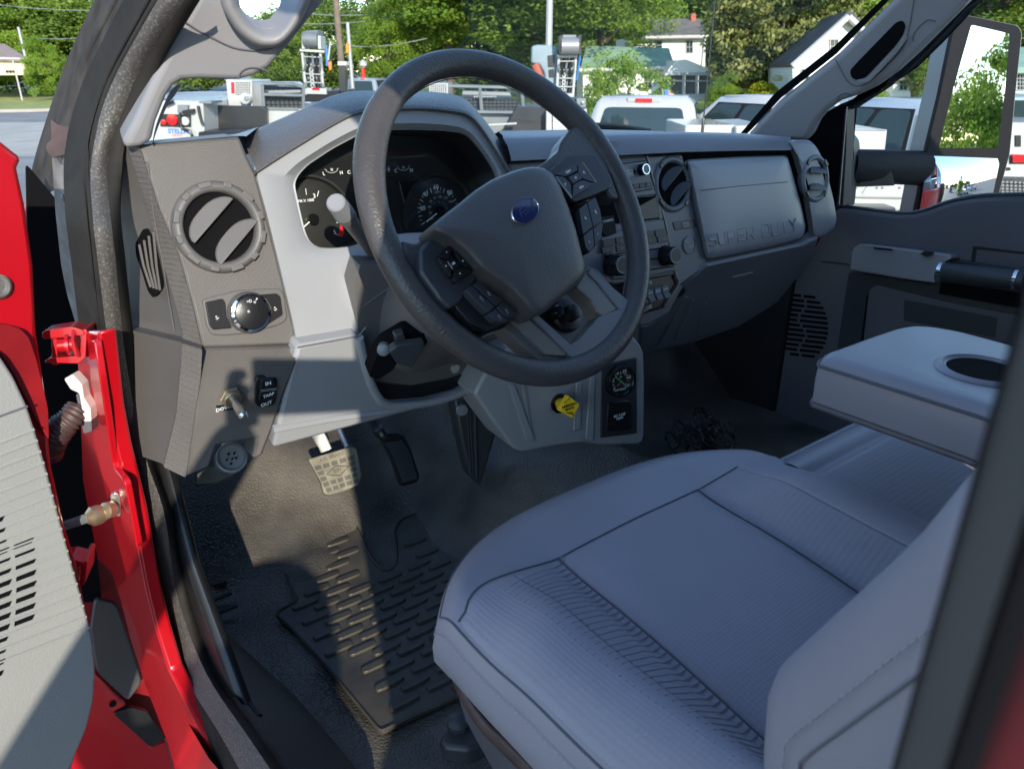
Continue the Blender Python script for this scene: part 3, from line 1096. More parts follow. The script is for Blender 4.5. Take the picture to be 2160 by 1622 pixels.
# rounded lip of the column opening
m = MB()
m.tube([U(x, y, KF, .002) for x, y in cr([(757, 712), (768, 760), (781, 805), (797, 838), (814, 852), (840, 856), (900, 850), (960, 834), (1000, 814), (1016, 790)], 8)], .0065, 10)
m.build('opening_lip', 'lgrey', DB)

# cluster bezel
CC = (835, 425)
bo = [(540, 366), (590, 332), (640, 302), (700, 266), (745, 244), (780, 236), (840, 233), (905, 233), (960, 240), (985, 246), (1005, 262), (1035, 305), (1062, 350), (1082, 392), (1090, 430), (1082, 485), (960, 550), (830, 600), (772, 640), (768, 690), (760, 706), (700, 718), (628, 730), (618, 680), (590, 560), (560, 440)]
bi = [(617, 388), (625, 370), (645, 348), (700, 312), (755, 283), (800, 274), (860, 272), (930, 274), (972, 279), (990, 288), (1020, 325), (1043, 362), (1050, 395), (1046, 430), (1030, 470), (940, 490), (860, 492), (800, 500), (762, 512), (740, 521), (700, 525), (668, 524), (650, 512), (640, 490), (628, 440)]
bi = rnd2(bi, 12, 3)
lo = angloop(bo, CC, 150)
li = angloop(bi, CC, 150)
lm = [((x - CC[0]) * 1.0 + CC[0] + (ox - x) * .30, (y - CC[1]) + CC[1] + (oy - y) * .30) for (x, y), (ox, oy) in zip(li, lo)]
CLD = .062
loops = [[U(x, y, DF, .004) - DF[1] * .05 for x, y in lo], UL(lo, DF, .004), UL(lm, DF, .006), UL(li, DF, -.006)]
m = MB()
m.loops(loops, cap=False)
m.build('cluster_bezel', 'lgrey', DB, smooth=40)
m = MB()
inner0 = UL(li, DF, -.006)
m.loops([inner0, [p - DF[1] * (CLD - .006) + np.array([0, 0, 0]) for p in inner0]], cap=False)
m.build('bezel_shroud', 'cluster', DB, smooth=60)
m = MB()
m.loops([UL(li, DF, -.0055), [p + DF[1] * .0012 for p in UL(angloop([(CC[0] + (x - CC[0]) * .985, CC[1] + (y - CC[1]) * .985) for x, y in li], CC, 150), DF, -.0055)]], cap=False)
m.build('bezel_edge', 'silver', DB, smooth=60)

# instrument cluster behind the bezel
CL = plane(DF[0] - DF[1] * CLD, DF[1])
cl = part([(590, 350), (700, 270), (820, 240), (1000, 240), (1070, 330), (1080, 480), (960, 540), (770, 560), (640, 550), (600, 470)], CL, .01, 'instrument_cluster', 'cluster', off=-.001)


def disc(px, py, pl, r, name, mat, parent, off=0., h=.002, n=40, prof=None):
    m = MB()
    m.lathe(U(px, py, pl, off), pl[1], prof or [(r, -.004), (r, h * .6), (r * .97, h), (0.0001, h)], n)
    return m.build(name, mat, parent)


SX = lambda pl, x, y: np.dot(U(x, y, pl) - CAM, FW) / FPX       # metres per photo pixel there
disc(655, 470, CL, .058, 'rev_counter', 'gauge', cl, .001)
disc(930, 460, CL, .060, 'speedometer', 'cluster', cl, .001)
m = MB()
m.lathe(U(655, 470, CL, .002), CL[1], [(.058, 0), (.060, .008), (.063, .008), (.064, 0)], 48, cap=False)
m.lathe(U(930, 460, CL, .002), CL[1], [(.060, 0), (.062, .006), (.064, .006), (.065, 0)], 48, cap=False)
m.build('gauge_ring', 'gauge', cl)
for (b, x, y, hh, mt) in (('3', 663, 414, 9, 'white'), ('2', 619, 419, 9, 'white'), ('5', 706, 490, 8, 'white'), ('RPM X 1000', 643, 424, 5.5, 'white'),
                          ('20', 892, 440, 9, 'white'), ('40', 897, 410, 9, 'white'), ('60', 920, 395, 9, 'white'), ('80', 949, 407, 9, 'white'),
                          ('MPH', 923, 406, 5, 'dimwhite'), ('20', 908, 450, 5, 'dimwhite'), ('40', 905, 437, 5, 'dimwhite'), ('60', 909, 425, 5, 'dimwhite'),
                          ('80', 917, 418, 5, 'dimwhite'), ('100', 928, 416, 5, 'dimwhite'), ('120', 940, 418, 5, 'dimwhite'), ('140', 950, 426, 5, 'dimwhite'),
                          ('km/h', 909, 462, 4, 'dimwhite'),
                          ('L', 683, 367, 7, 'white'), ('H', 720, 365, 7, 'white'), ('C', 736, 364, 7, 'white'), ('F', 821, 360, 7, 'white'), ('C', 835, 361, 7, 'white'), ('H', 868, 360, 7, 'white')):
    textpx('numerals', b, x, y, CL, hh, mt, cl, .0042, bold=.00008)
for (x, y) in ((700, 360), (762, 357), (808, 356), (851, 355)):
    m = MB()
    s = SX(CL, x, y)
    c = U(x, y, CL, .0035)
    r_ = np.array([1., 0, 0])
    u_ = nrm(np.cross(r_, -CL[1]) * 1)
    u_ = u_ if u_[2] > 0 else -u_
    m.tube([c + (math.cos(a) * r_ * 14 + (math.sin(a) * 9 + 4) * u_) * s for a in np.linspace(math.pi * 1.08, math.pi * 1.92, 10)], .0007, 5)
    for a in np.linspace(math.pi * 1.08, math.pi * 1.92, 4):
        m.tube([c + (math.cos(a) * r_ * 12 + (math.sin(a) * 8 + 4) * u_) * s, c + (math.cos(a) * r_ * 16 + (math.sin(a) * 11 + 6) * u_) * s], .0006, 5)
    m.lathe(c + u_ * .001, CL[1], [(.0022, 0), (.0022, .0004)], 8)
    m.build('gauge_scale', 'dimwhite', cl)


def ticks(cx, cy, r0, r1, a0, a1, n, big, mt):
    m = MB()
    r_ = np.array([1., 0, 0])
    u_ = nrm(np.cross(CL[1], r_))
    u_ = u_ if u_[2] > 0 else -u_
    c = U(cx, cy, CL, .004)
    for k in range(n):
        a = R_(a0 + (a1 - a0) * k / (n - 1))
        d = math.cos(a) * r_ + math.sin(a) * u_
        q = 1 if k % big == 0 else .6
        m.tube([c + d * r1, c + d * (r1 - (r1 - r0) * q)], .00055 if q == 1 else .0004, 4)
    return m.build('gauge_tick', mt, cl)


ticks(926, 447, .030, .0365, 205, -25, 24, 2, 'white')
ticks(926, 450, .0155, .018, 200, -10, 15, 2, 'dimwhite')
ticks(655, 470, .037, .045, 205, -30, 11, 1, 'white')
part([(718, 472), (723, 478), (727, 490), (722, 500), (714, 496), (717, 485)], CL, .001, 'redline_mark', 'redprint', cl, .0045)
m = MB()
m.tube([U(659, 463, CL, .010), U(640, 480, CL, .010)], .0011, 6)
m.build('gauge_needle', 'white', cl)
disc(659, 463, CL, .0075, 'needle_hub', 'blackgloss', cl, .006, .006, 24)
m = MB()
m.tube([U(926, 447, CL, .010), U(900, 468, CL, .010)], .0011, 6)
m.build('gauge_needle', 'white', cl)
disc(926, 447, CL, .0075, 'needle_hub', 'blackgloss', cl, .006, .006, 24)
line([(842, 384), (860, 458)], CL, 'display_edge', 'dimwhite', cl, .0004, .002)
part([(845, 384), (890, 380), (880, 456), (862, 458)], CL, .001, 'display', 'blackgloss', cl, .0012)
# clear lens over the cluster
part([(606, 378), (700, 300), (790, 262), (980, 262), (1052, 345), (1062, 470), (940, 510), (770, 530), (650, 540), (620, 470)], plane(DF[0] - DF[1] * .040, (0, -.93, .36)), .001, 'cluster_lens', 'glass', cl)

# pad (hood) over the cluster
ha = [(508, 322), (541, 364), (590, 332), (640, 301), (700, 265), (745, 242), (782, 234), (840, 230), (905, 230), (962, 236), (988, 243), (1010, 262), (1040, 305), (1068, 352), (1080, 372)]
hb = [(478, 290), (506, 286), (556, 266), (600, 247), (660, 220), (700, 203), (742, 193), (800, 192), (880, 193), (935, 197), (968, 204), (990, 218), (1020, 252), (1050, 292), (1086, 340)]
N_ = 64
A = [U(x, y, DF, .012) for x, y in resamp(cr(ha[1:], 5), N_)]
B = [U(x, y, DF, -.105) for x, y in resamp(cr(hb[1:], 5), N_)]
A0 = [p - DF[1] * .014 - np.array([0, 0, .004]) for p in A]
mid = [(a * .5 + b * .5) + np.array([0, 0, .004]) for a, b in zip(A, B)]
Cc = [p + np.array([0, .12, -.035]) for p in B]
Dd = [p + np.array([0, .30, -.09]) for p in B]
rows = [[p - DF[1] * .03 for p in A0], A0, A, [a + (b - a) * .06 + np.array([0, 0, .0025]) for a, b in zip(A, mid)], mid, [m_ * .25 + b * .75 + np.array([0, 0, .002]) for m_, b in zip(mid, B)], B, Cc, Dd]
m = MB()
m.grid(rows)
m.build('hood_pad', 'hood', DB, smooth=50)

# dash top and right hand pad
ta = [(1078, 340), (1160, 336), (1240, 332), (1340, 326), (1440, 321), (1560, 318), (1668, 317)]
tb = [(1062, 294), (1150, 291), (1240, 288), (1340, 285), (1440, 284), (1560, 286), (1668, 294)]
tc_ = [(1052, 279), (1150, 277), (1240, 276), (1340, 276), (1440, 280), (1560, 283), (1668, 290)]
A = [U(x, y, DF, .012) for x, y in resamp(ta, 30)]
B = [U(x, y, DF, -.012) for x, y in resamp(tb, 30)]
Ct = [PT(x, y, Y=1.28) for x, y in resamp(tc_, 30)]
m = MB()
m.grid([[p - DF[1] * .03 for p in A], A, [a * .8 + b * .2 + DF[1] * .003 for a, b in zip(A, B)], [a * .3 + b * .7 + DF[1] * .004 for a, b in zip(A, B)], B, [b * .85 + c * .15 + np.array([0, 0, .004]) for b, c in zip(B, Ct)], Ct, [p + np.array([0, .3, -.08]) for p in Ct]])
m.build('dash_top', 'pad', DB, smooth=60)
# demister ledge at the glass
m = MB()
m.grid([[PT(x, y, Y=1.30) + np.array([0, 0, dz]) for x, y in resamp([(1050, 283), (1240, 280), (1400, 281)], 12)] for dz in (-.02, .003, .004)] + [[PT(x, y, Y=1.40) for x, y in resamp([(1050, 277), (1240, 273), (1400, 277)], 12)]])
m.build('demister_ledge', 'pad', DB)
tl = [(262, 304), (320, 300), (420, 292), (500, 287), (540, 275)]
A = [U(x, y, DF, .0) for x, y in resamp([(278, 309), (293, 306), (400, 297), (505, 287), (520, 288)], 24)]
B = [PT(x, y, Y=1.05) for x, y in resamp([(300, 302), (330, 298), (420, 291), (500, 283), (545, 268)], 24)]
m = MB()
m.grid([A, B, [p + np.array([0, .35, -.06]) for p in B]])
m.build('dash_top_end', 'pad', DB, smooth=60)
o = part([(1262, 300), (1296, 297), (1304, 304), (1304, 314), (1298, 316), (1270, 317)], plane(DF[0] + DF[1] * .006, DF[1]), .006, 'hazard_switch', 'pad', off=.0008, r=2, bevel=.001)
part([(1279, 310), (1286, 309), (1282, 303)], plane(DF[0] + DF[1] * .008, DF[1]), .0004, 'switch_symbol', 'redprint', o)


def vent(px, py, r, ang, paddles=True):
    c = U(px, py, DF, .002)
    ax = DF[1]
    r_ = np.array([1., 0, 0])
    u_ = nrm(np.cross(ax, r_))
    u_ = u_ if u_[2] > 0 else -u_
    m = MB()
    q_ = 1. if px < 1000 else .3
    m.lathe(c, ax, [(r * 1.04, -.004), (r * 1.04, .0), (r * 1.0, .006 * q_), (r * .93, .009 * q_), (r * .88, .009 * q_), (r * .82, .009 * q_ - .002), (r * .79, .006 * q_ - .003), (r * .76, -.02)], 56, cap=False)
    o = m.build('air_vent', 'stack' if px > 1000 else 'dash_smooth', DB, smooth=50)
    m = MB()
    m.lathe(c, ax, [(r * .80, -.0015), (.0001, -.0015)], 40)
    m.build('vent_throat', 'cavity', o)
    for k in (range(12) if px < 1000 else (1, 4, 7, 10)):   # clip notches round the ring
        a = R_(k * 30 + 10)
        d = math.cos(a) * r_ + math.sin(a) * u_
        e = -math.sin(a) * r_ + math.cos(a) * u_
        m = MB()
        m.box(c + d * r * .955 + ax * (.006 if px < 1000 else .0005), .0032, .0075 if k % 2 else .005, .0042, [d, e, ax])
        m.build('vent_clip', 'black' if px > 1000 else 'dash_smooth', o, bevel=.001 if px < 1000 else 0)
    ca, sa = math.cos(R_(ang)), math.sin(R_(ang))
    e1, e2 = ca * r_ + sa * u_, -sa * r_ + ca * u_
    for s in (1, -1):
        m = MB()
        pts = []
        rr = r * .74
        hgt = .36 * r
        c0 = c + e2 * s * r * .36
        for i in range(15):
            a = math.pi * i / 14
            pts.append(c0 + e1 * rr * .93 * math.cos(a) + e2 * (hgt * (math.sin(a) if s > 0 or True else 1) * (1 if s > 0 else 1) - hgt * .45) + ax * (.010 - .012 * math.sin(a)))
        m.slab(pts, -ax * .004)
        m.build('vent_paddle', 'black' if px > 1000 else 'dash_smooth', o, bevel=.0015)
    return o


vent(463, 480, .052, 40)
# light switch
hl = part([(427, 634), (440, 628), (500, 613), (560, 609), (592, 609), (600, 622), (607, 672), (594, 684), (533, 702), (480, 708), (447, 707), (437, 690)], DF, .006, 'light_switch', 'dash_smooth', off=.004, r=8, bevel=.0015)
part([(433, 638), (470, 630), (476, 640), (478, 668), (490, 692), (450, 696), (442, 686)], DF, .004, 'dimmer_button', 'black', hl, .0065, 4, .001)
part([(548, 622), (584, 619), (592, 626), (597, 664), (566, 684), (574, 650), (564, 632)], DF, .004, 'dimmer_button', 'black', hl, .0065, 4, .001)
c = U(524, 659, DF, .006)
m = MB()
m.lathe(c, DF[1], [(.0255, -.004), (.0255, .004), (.0245, .009)], 40, cap=False)
m.build('dial_skirt', 'dash_smooth', hl)
m = MB()
m.lathe(c, DF[1], [(.0245, .008), (.0235, .012), (.0205, .013), (.0198, .0115)], 40, cap=False)
m.build('dial_ring', 'chrome', hl)
m = MB()
m.lathe(c, DF[1], [(.020, .0105), (.020, .0135), (.0185, .0145), (.0001, .0150)], 40)
m.build('dial', 'black', hl)
for b, x, y, hh in (('O', 506, 645, 6), ('=D', 526, 636, 6), ('*', 538, 640, 9), ('*', 525, 660, 10)):
    textpx('dial_mark', b, x, y, DF, hh, 'white', hl, .0222, ext=.0001)
textpx('dial_mark', '+S', 457, 670, DF, 6, 'white', hl, .0072, rot=-70)
textpx('dial_mark', '+S', 580, 651, DF, 6, 'white', hl, .0072, rot=-80)
line([(540, 633), (543, 629)], DF, 'dial_mark', 'white', hl, .0006, .021)
# toggle switch
c = U(487, 836, KF, .0)
tg = nrm(U(512, 874, KF, .040) - c)
m = MB()
m.lathe(c, KF[1], [(.0145, 0), (.0145, .004), (.0135, .005)], 6)
m.lathe(c, KF[1], [(.011, .004), (.011, .009), (.010, .010)], 24)
o = m.build('toggle_switch', 'brass', DB, smooth=30)
m = MB()
m.tube([c + KF[1] * .006, c + KF[1] * .006 + tg * .022, c + KF[1] * .006 + tg * .037, c + KF[1] * .006 + tg * .040], [.0035, .0055, .0058, .003], 16)
m.build('toggle_lever', 'steel', o)
part([(456, 856), (490, 852), (494, 864), (458, 868)], KF, .0012, 'switch_label', 'black', off=.0012, r=2)
textpx('lettering', 'DOWN', 474, 861, KF, 8, 'white', DB, .0016, rot=3, bold=.00008, shear=.2)
# rocker switch
rk = part([(541, 802), (546, 798), (580, 795), (585, 800), (585, 824), (581, 852), (576, 856), (546, 860), (538, 850), (538, 820)], KF, .008, 'rocker_switch', 'black', off=.003, r=4, bevel=.001)
part([(551, 803), (580, 800), (583, 822), (549, 826)], KF, .008, 'rocker_upper', 'black', rk, .008, 3, .0012)
part([(549, 828), (583, 824), (579, 842), (546, 846)], KF, .008, 'rocker_lower', 'black', rk, .0055, 3, .0012)
for k in range(2):
    line([(550, 823 + 3 * k), (583, 819 + 3 * k)], KF, 'rocker_ridge', 'mgrey', rk, .0005, .0085)
textpx('lettering', 'IN', 566, 809, KF, 9, 'white', rk, .0085, rot=4, bold=.00008)
textpx('lettering', 'TARP', 566, 834, KF, 7, 'white', rk, .006, rot=6, bold=.00008, shear=.2)
textpx('lettering', 'OUT', 562, 852, KF, 8, 'white', rk, .0036, rot=6, bold=.00008)
# round diagnostic socket under the panel, felt pad
sp = plane((-.60, 1.0, -.52), (-.1, -.8, .5))
sk = disc(487, 966, sp, .0205, 'diagnostic_socket', 'mgrey', DB, .0, .012, 32, [(.022, -.03), (.022, .008), (.019, .009), (.018, .002), (.0001, .001)])
for (x, y) in ((482, 958), (494, 956), (478, 970), (490, 968), (498, 966), (487, 978)):
    disc(x, y, sp, .0016, 'socket_pin', 'cavity', sk, .001, .0035, 8)
m = MB()
m.px(rnd2([(415, 1000), (440, 985), (470, 985), (520, 955), (522, 970), (490, 1000), (455, 1018), (412, 1022)], 6), plane((-.62, 1.06, -.60), (-.1, -.8, .6)), .02)
m.build('felt_pad', 'pedal', DB, bevel=.004)

# ---- centre stack
part([(1076, 345), (1160, 340), (1240, 336), (1360, 330), (1440, 326), (1450, 380), (1470, 470), (1490, 548), (1484, 566), (1462, 582), (1432, 604), (1424, 580), (1300, 600), (1180, 590), (1090, 520)], DF, .05, 'stack_frame', 'stack', off=.0, bevel=.003)
line([(1364, 330), (1386, 412), (1404, 474), (1424, 574), (1432, 596), (1418, 622), (1402, 648)], DF, 'stack_divider', 'bronze', DB, .0022, .001, 5)
rd = part([(1278, 342), (1360, 336), (1385, 411), (1300, 421)], DF, .02, 'radio', 'stack', off=.004, bevel=.002)
part([(1300, 352), (1318, 350), (1328, 358), (1336, 356), (1342, 362), (1336, 372), (1326, 376), (1312, 376), (1298, 366)], DF, .002, 'radio_window', 'blackgloss', rd, .0055, 3)
textpx('lettering', 'OK', 1324, 361, DF, 4, 'white', rd, .0062)
textpx('lettering', 'TUNE', 1326, 367, DF, 4, 'white', rd, .0062)
c = U(1352, 359, DF, .004)
m = MB()
m.lathe(c, DF[1], [(.010, 0), (.0095, .012)], 28)
o = m.build('tuning_knob', 'blackgloss', rd)
m = MB()
m.lathe(c, DF[1], [(.0095, .0115), (.0088, .0132), (.0075, .0132), (.0070, .012)], 28, cap=False)
m.build('knob_ring', 'chrome', rd)
for k in range(5):
    x = 1308 + k * 13.5
    b = part([(x, 392 - k * 1.6), (x + 12, 390.6 - k * 1.6), (x + 14, 401 - k * 1.6), (x + 2, 402.5 - k * 1.6)], DF, .003, 'preset_button', 'stackdark', rd, .0058, 1, .0005)
    textpx('lettering', '56789'[k], x + 7, 396.5 - k * 1.6, DF, 4.5, 'dimwhite', rd, .0063)
line([(1310, 346), (1360, 340)], DF, 'radio_slot', 'cavity', rd, .0008, .0042)
line([(1326, 407), (1376, 399)], DF, 'radio_slot', 'cavity', rd, .0008, .0042)
# open cubby
part([(1258, 424), (1384, 414), (1392, 462), (1352, 467), (1268, 476)], DF, .004, 'cubby', 'cavity', off=.0012)
part([(1340, 440), (1384, 416), (1391, 459), (1352, 464)], DF, .002, 'cubby_floor', 'black', off=.0026)
part([(1384, 414), (1388, 413), (1398, 460), (1392, 462)], DF, .006, 'cubby_wall', 'stack', off=.003)
part([(1268, 458), (1296, 454), (1302, 492), (1280, 500), (1270, 494)], DF, .006, 'tow_controller', 'matblack', off=.005, r=3, bevel=.002)
textpx('lettering', 'TOWING', 1283, 466, DF, 5, 'white', DB, .0055, rot=4)
# climate panel
cp_ = part([(1269, 503), (1340, 472), (1400, 463), (1424, 572), (1360, 584), (1294, 590)], DF, .012, 'climate_panel', 'stack', off=.004, bevel=.002)
for (x, y) in ((1272, 507), (1299, 502), (1356, 490), (1382, 486), (1270, 522), (1300, 518), (1360, 503), (1387, 499)):
    b = part([(x, y), (x + 22, y - 4), (x + 25, y + 10), (x + 2, y + 14)], DF, .004, 'climate_button', 'stackdark', cp_, .0062, 1.5, .0006)
    textpx('lettering', {1272: '~', 1299: 'A/C', 1356: '<<', 1382: '*', 1270: 'o', 1300: '@', 1360: '=', 1387: 'MAX'}[x], x + 12, y + 5, DF, 4, 'dimwhite', cp_, .0068)
for k, (x0, y0, x1, y1) in enumerate(((1364, 528, 1400, 523), (1366, 548, 1400, 544), (1366, 570, 1420, 562), (1276, 540, 1318, 534), (1292, 582, 1318, 580))):
    line([(x0, y0), (x1, y1)], DF, 'panel_slot', 'cavity', cp_, .001, .0046)


def knob(px, py, r):
    c = U(px, py, DF, .006)
    ax = nrm(DF[1] + np.array([0, 0, -.02]))
    m = MB()
    m.lathe(c, ax, [(r * 1.15, -.004), (r * 1.12, .004), (r, .010), (r * .95, .022), (r * .86, .024)], 36, cap=False)
    o = m.build('climate_knob', 'blackgloss', cp_)
    m = MB()
    m.lathe(c, ax, [(r * .87, .0238), (r * .80, .0248), (r * .74, .0245)], 36, cap=False)
    m.build('knob_ring', 'silver', cp_)
    m = MB()
    m.lathe(c, ax, [(r * .74, .0243), (.0001, .0243)], 30)
    m.build('knob_face', 'stackdark', cp_)


knob(1292, 559, .0165)
knob(1404, 540, .0165)
# auxiliary switch tray
ax_ = part([(1330, 596), (1423, 577), (1432, 594), (1404, 646), (1352, 660), (1330, 655)], DF, .02, 'switch_tray', 'black', off=-.004, bevel=.002)
textpx('lettering', 'OPEN', 1364, 599, DF, 8, 'white', ax_, -.003, rot=3, bold=.00008)
textpx('lettering', 'CLOSE', 1364, 651, DF, 8, 'white', ax_, -.003, rot=8, bold=.00008)
for k in range(4):
    x, y = 1349 + k * 16, 620 - k * 4
    b = part([(x, y - 4), (x + 13, y - 7), (x + 15, y + 8), (x + 2, y + 11)], DF, .012, 'aux_switch', 'stack', ax_, .006, 2, .001)
    textpx('lettering', 'AUX%d' % (k + 1), x + 7.5, y + 2, DF, 3.6, 'white', ax_, .0066, rot=6)
    part([(x + 3, y + 11), (x + 15, y + 8), (x + 20, y + 18), (x + 8, y + 22)], DF, .014, 'aux_switch_paddle', 'stack', ax_, .012, 2, .0015)
part([(1345, 664), (1404, 649), (1434, 596), (1442, 604), (1412, 660), (1366, 686), (1350, 688)], DF, .02, 'stack_base', 'dash_smooth', off=-.006, bevel=.003)
vent(1420, 389, .0475, 35)
o = part([(1419, 469), (1466, 463), (1471, 479), (1424, 486)], DF, .004, 'airbag_lamp', 'stackdark', off=.0015, r=2, bevel=.001)
part([(1438, 469), (1453, 467), (1456, 479), (1441, 481)], DF, .002, 'lamp_window', 'stack', o, .0026, 1)
textpx('lettering', 'PASS', 1447, 474, DF, 3.5, 'dimwhite', o, .003)
m = MB()
c = U(1453, 517, DF, .001)
m.lathe(c, DF[1], [(.0165, 0), (.0165, .002), (.0155, .0022)], 32, cap=False)
m.lathe(c, DF[1], [(.0152, .0012), (.0001, .0016)], 32)
o = m.build('power_outlet', 'stack', DB)
textpx('lettering', '12V', 1456, 521, DF, 6, 'dimwhite', o, .0024, rot=4)
line([(1444, 508), (1452, 512), (1456, 508)], DF, 'outlet_mark', 'dimwhite', o, .0006, .002)

# glove box, its gaps and the right end with the passenger vent
part([(1440, 323), (1560, 319), (1668, 317), (1682, 328), (1700, 390), (1716, 470), (1716, 500), (1698, 524), (1560, 545), (1490, 554)], DF, .03, 'glovebox_gap', 'cavity', off=-.006)
gb = rnd2([(1447, 337), (1560, 331), (1661, 328), (1675, 378), (1690, 432), (1700, 480), (1694, 502), (1650, 516), (1560, 535), (1490, 549), (1468, 440)], 10)
m = MB()
m.dome(gb, DF, [(1., .0), (.985, .008), (.95, .013), (.8, .017), (.5, .019)], .03)
m.build('glovebox', 'lgrey', DB, smooth=60)
GBP = plane(DF[0] + DF[1] * .0178, DF[1])
GQ = [(1494, 496), (1689, 460), (1693, 486), (1498, 519)]
GL = {'S': [[(1, 0), (.1, 0), (0, .12), (0, .4), (.1, .5), (.9, .5), (1, .6), (1, .88), (.9, 1), (0, 1)]], 'U': [[(0, 0), (0, .88), (.12, 1), (.88, 1), (1, .88), (1, 0)]],
      'P': [[(0, 1), (0, 0), (.88, 0), (1, .12), (1, .5), (.88, .62), (.1, .62)]], 'E': [[(1, 0), (0, 0), (0, 1), (1, 1)], [(0, .5), (.85, .5)]],
      'R': [[(0, 1), (0, 0), (.88, 0), (1, .12), (1, .45), (.88, .56), (.1, .56)], [(.55, .56), (1, 1)]], 'D': [[(0, 0), (.8, 0), (1, .2), (1, .8), (.8, 1), (0, 1), (0, 0)]],
      'T': [[(0, 0), (1, 0)], [(.5, 0), (.5, 1)]], 'Y': [[(0, 0), (.5, .5), (1, 0)], [(.5, .5), (.5, 1)]]}
for k, ch_ in enumerate('SUPER DUTY'):
    if ch_ == ' ':
        continue
    u0 = k / 9.9 if k < 5 else (k - .35) / 9.9
    m = MB()
    for st_ in GL[ch_]:
        m.tube([U(*bil_(GQ, u0 + a * .072, b), GBP, .0004) for a, b in st_], .0017, 6)
    m.build('embossed_letter', 'lgrey', DB, smooth=60)
line([(1478, 402), (1560, 393), (1661, 384)], GBP, 'glovebox_joint', 'seamdark', DB, .0008, .001)
ec = rnd2([(1664, 298), (1690, 295), (1708, 296), (1722, 310), (1735, 335), (1748, 380), (1758, 420), (1765, 463), (1760, 484), (1738, 500), (1717, 506), (1713, 474), (1699, 392), (1680, 326)], 8)
m = MB()
m.dome(ec, DF, [(1., .004), (.97, .010), (.9, .014), (.5, .016)], .09)
m.build('end_panel', 'mgrey', DB, smooth=60)
VP = DF
DFs = DF
DF = plane(DFs[0] + DFs[1] * .0145, DFs[1])
vent(1721, 377, .047, -5)
DF = DFs
# lower panel under the glove box
KR = plane((.4, .885, -.36), (0, -.90, -.43))
part([(1432, 606), (1462, 584), (1490, 560), (1560, 545), (1695, 516), (1728, 500), (1716, 545), (1690, 578), (1640, 640), (1560, 690), (1470, 722), (1370, 746), (1346, 742), (1352, 690), (1366, 688), (1412, 660)], KR, .04, 'lower_panel', 'stack', bevel=.006)
line([(1493, 560), (1560, 546), (1685, 519)], KR, 'panel_joint', 'lgrey', DB, .0016, .001)
for (x0, y0, x1, y1) in ((1448, 626, 1385, 732), (1462, 632, 1424, 716), (1490, 640, 1470, 708)):
    line([(x0, y0), (x1, y1)], KR, 'panel_rib', 'stack', DB, .004, .0005)
line([(1545, 585), (1587, 575)], KR, 'latch_slot', 'lgrey', DB, .0014, .001)
part([(1508, 640), (1518, 625), (1552, 613), (1548, 627)], KR, .004, 'latch_recess', 'stack', off=.001, r=2)
disc(1434, 616, KR, .011, 'small_socket', 'black', DB, .001, .004, 24)

# air brake console under the stack
CPL = plane((-.2, .83, -.45), (-.15, -.98, .06))
con = part([(1000, 831), (1022, 788), (1060, 740), (1180, 700), (1330, 700), (1352, 728), (1359, 745), (1361, 800), (1360, 918), (1356, 932), (1345, 938), (1262, 939), (1232, 934), (1170, 942), (1112, 953), (1094, 953), (1082, 946), (1040, 890)], CPL, .10, 'brake_console', 'lgrey', r=5, bevel=.008, seg=3)
part([(1074, 812), (1086, 812), (1128, 928), (1112, 932)], CPL, .004, 'console_rib', 'lgrey', con, .004, 3, .002)
part([(1102, 812), (1110, 812), (1124, 912), (1118, 914)], CPL, .004, 'console_rib', 'mgrey', con, .002, 3, .001)
part([(1216, 808), (1228, 808), (1226, 905), (1210, 910)], CPL, .004, 'console_rib', 'lgrey', con, .004, 3, .002)
part([(1246, 790), (1256, 790), (1252, 930), (1236, 928)], CPL, .004, 'console_rib', 'lgrey', con, .004, 3, .002)
part([(1270, 770), (1343, 754), (1344, 914), (1268, 924)], CPL, .004, 'gauge_plate', 'stackdark', con, .003, 2, .001)
c = U(1305, 802, CPL, .004)
ss = SX(CPL, 1305, 802)
m = MB()
m.lathe(c, CPL[1], [(35 * ss, -.002), (35 * ss, .008), (33 * ss, .012), (29 * ss, .012), (27 * ss, .006)], 40, cap=False)
ga = m.build('air_gauge', 'blackgloss', con)
m = MB()
m.lathe(c, CPL[1], [(28 * ss, .005), (.0001, .005)], 40)
m.build('gauge_face', 'cluster', con)
r_ = nrm(np.cross(ZZ, CPL[1]))
r_ = r_ if r_[0] > 0 else -r_
u_ = nrm(np.cross(r_, -CPL[1]))
u_ = u_ if u_[2] > 0 else -u_
m = MB()
for k in range(13):
    a = R_(215 - k * 20.5)
    d = math.cos(a) * r_ + math.sin(a) * u_
    m.tube([c + CPL[1] * .0055 + d * 21 * ss, c + CPL[1] * .0055 + d * (17 if k % 2 else 15.5) * ss], .0006, 4)
m.build('gauge_tick', 'white', con)
for b, a in (('0', 225), ('30', 170), ('60', 118), ('90', 65), ('120', 12), ('150', -38)):
    d = math.cos(R_(a)) * r_ + math.sin(R_(a)) * u_
    text('numerals', b, c + CPL[1] * .0056 + d * 22.5 * ss, r_, u_, 7 * ss / .7, 'white', con)
text('lettering', 'PSI', c + CPL[1] * .0056 + u_ * 9 * ss, r_, u_, 4 * ss / .7, 'white', con)
text('lettering', 'AIR PRESS', c + CPL[1] * .0056 - u_ * 19 * ss, r_, u_, 4.5 * ss / .7, 'white', con)
for a, l, mt in ((140, 19, 'green'), (-45, 15, 'green'), (222, 13, 'redprint'), (40, 15, 'redprint')):
    d = math.cos(R_(a)) * r_ + math.sin(R_(a)) * u_
    m = MB()
    m.tube([c + CPL[1] * .0072 + d * (0 if a != 40 else 13 * ss), c + CPL[1] * .0072 + d * l * ss], .0011, 5)
    m.build('gauge_needle', mt, con)
m = MB()
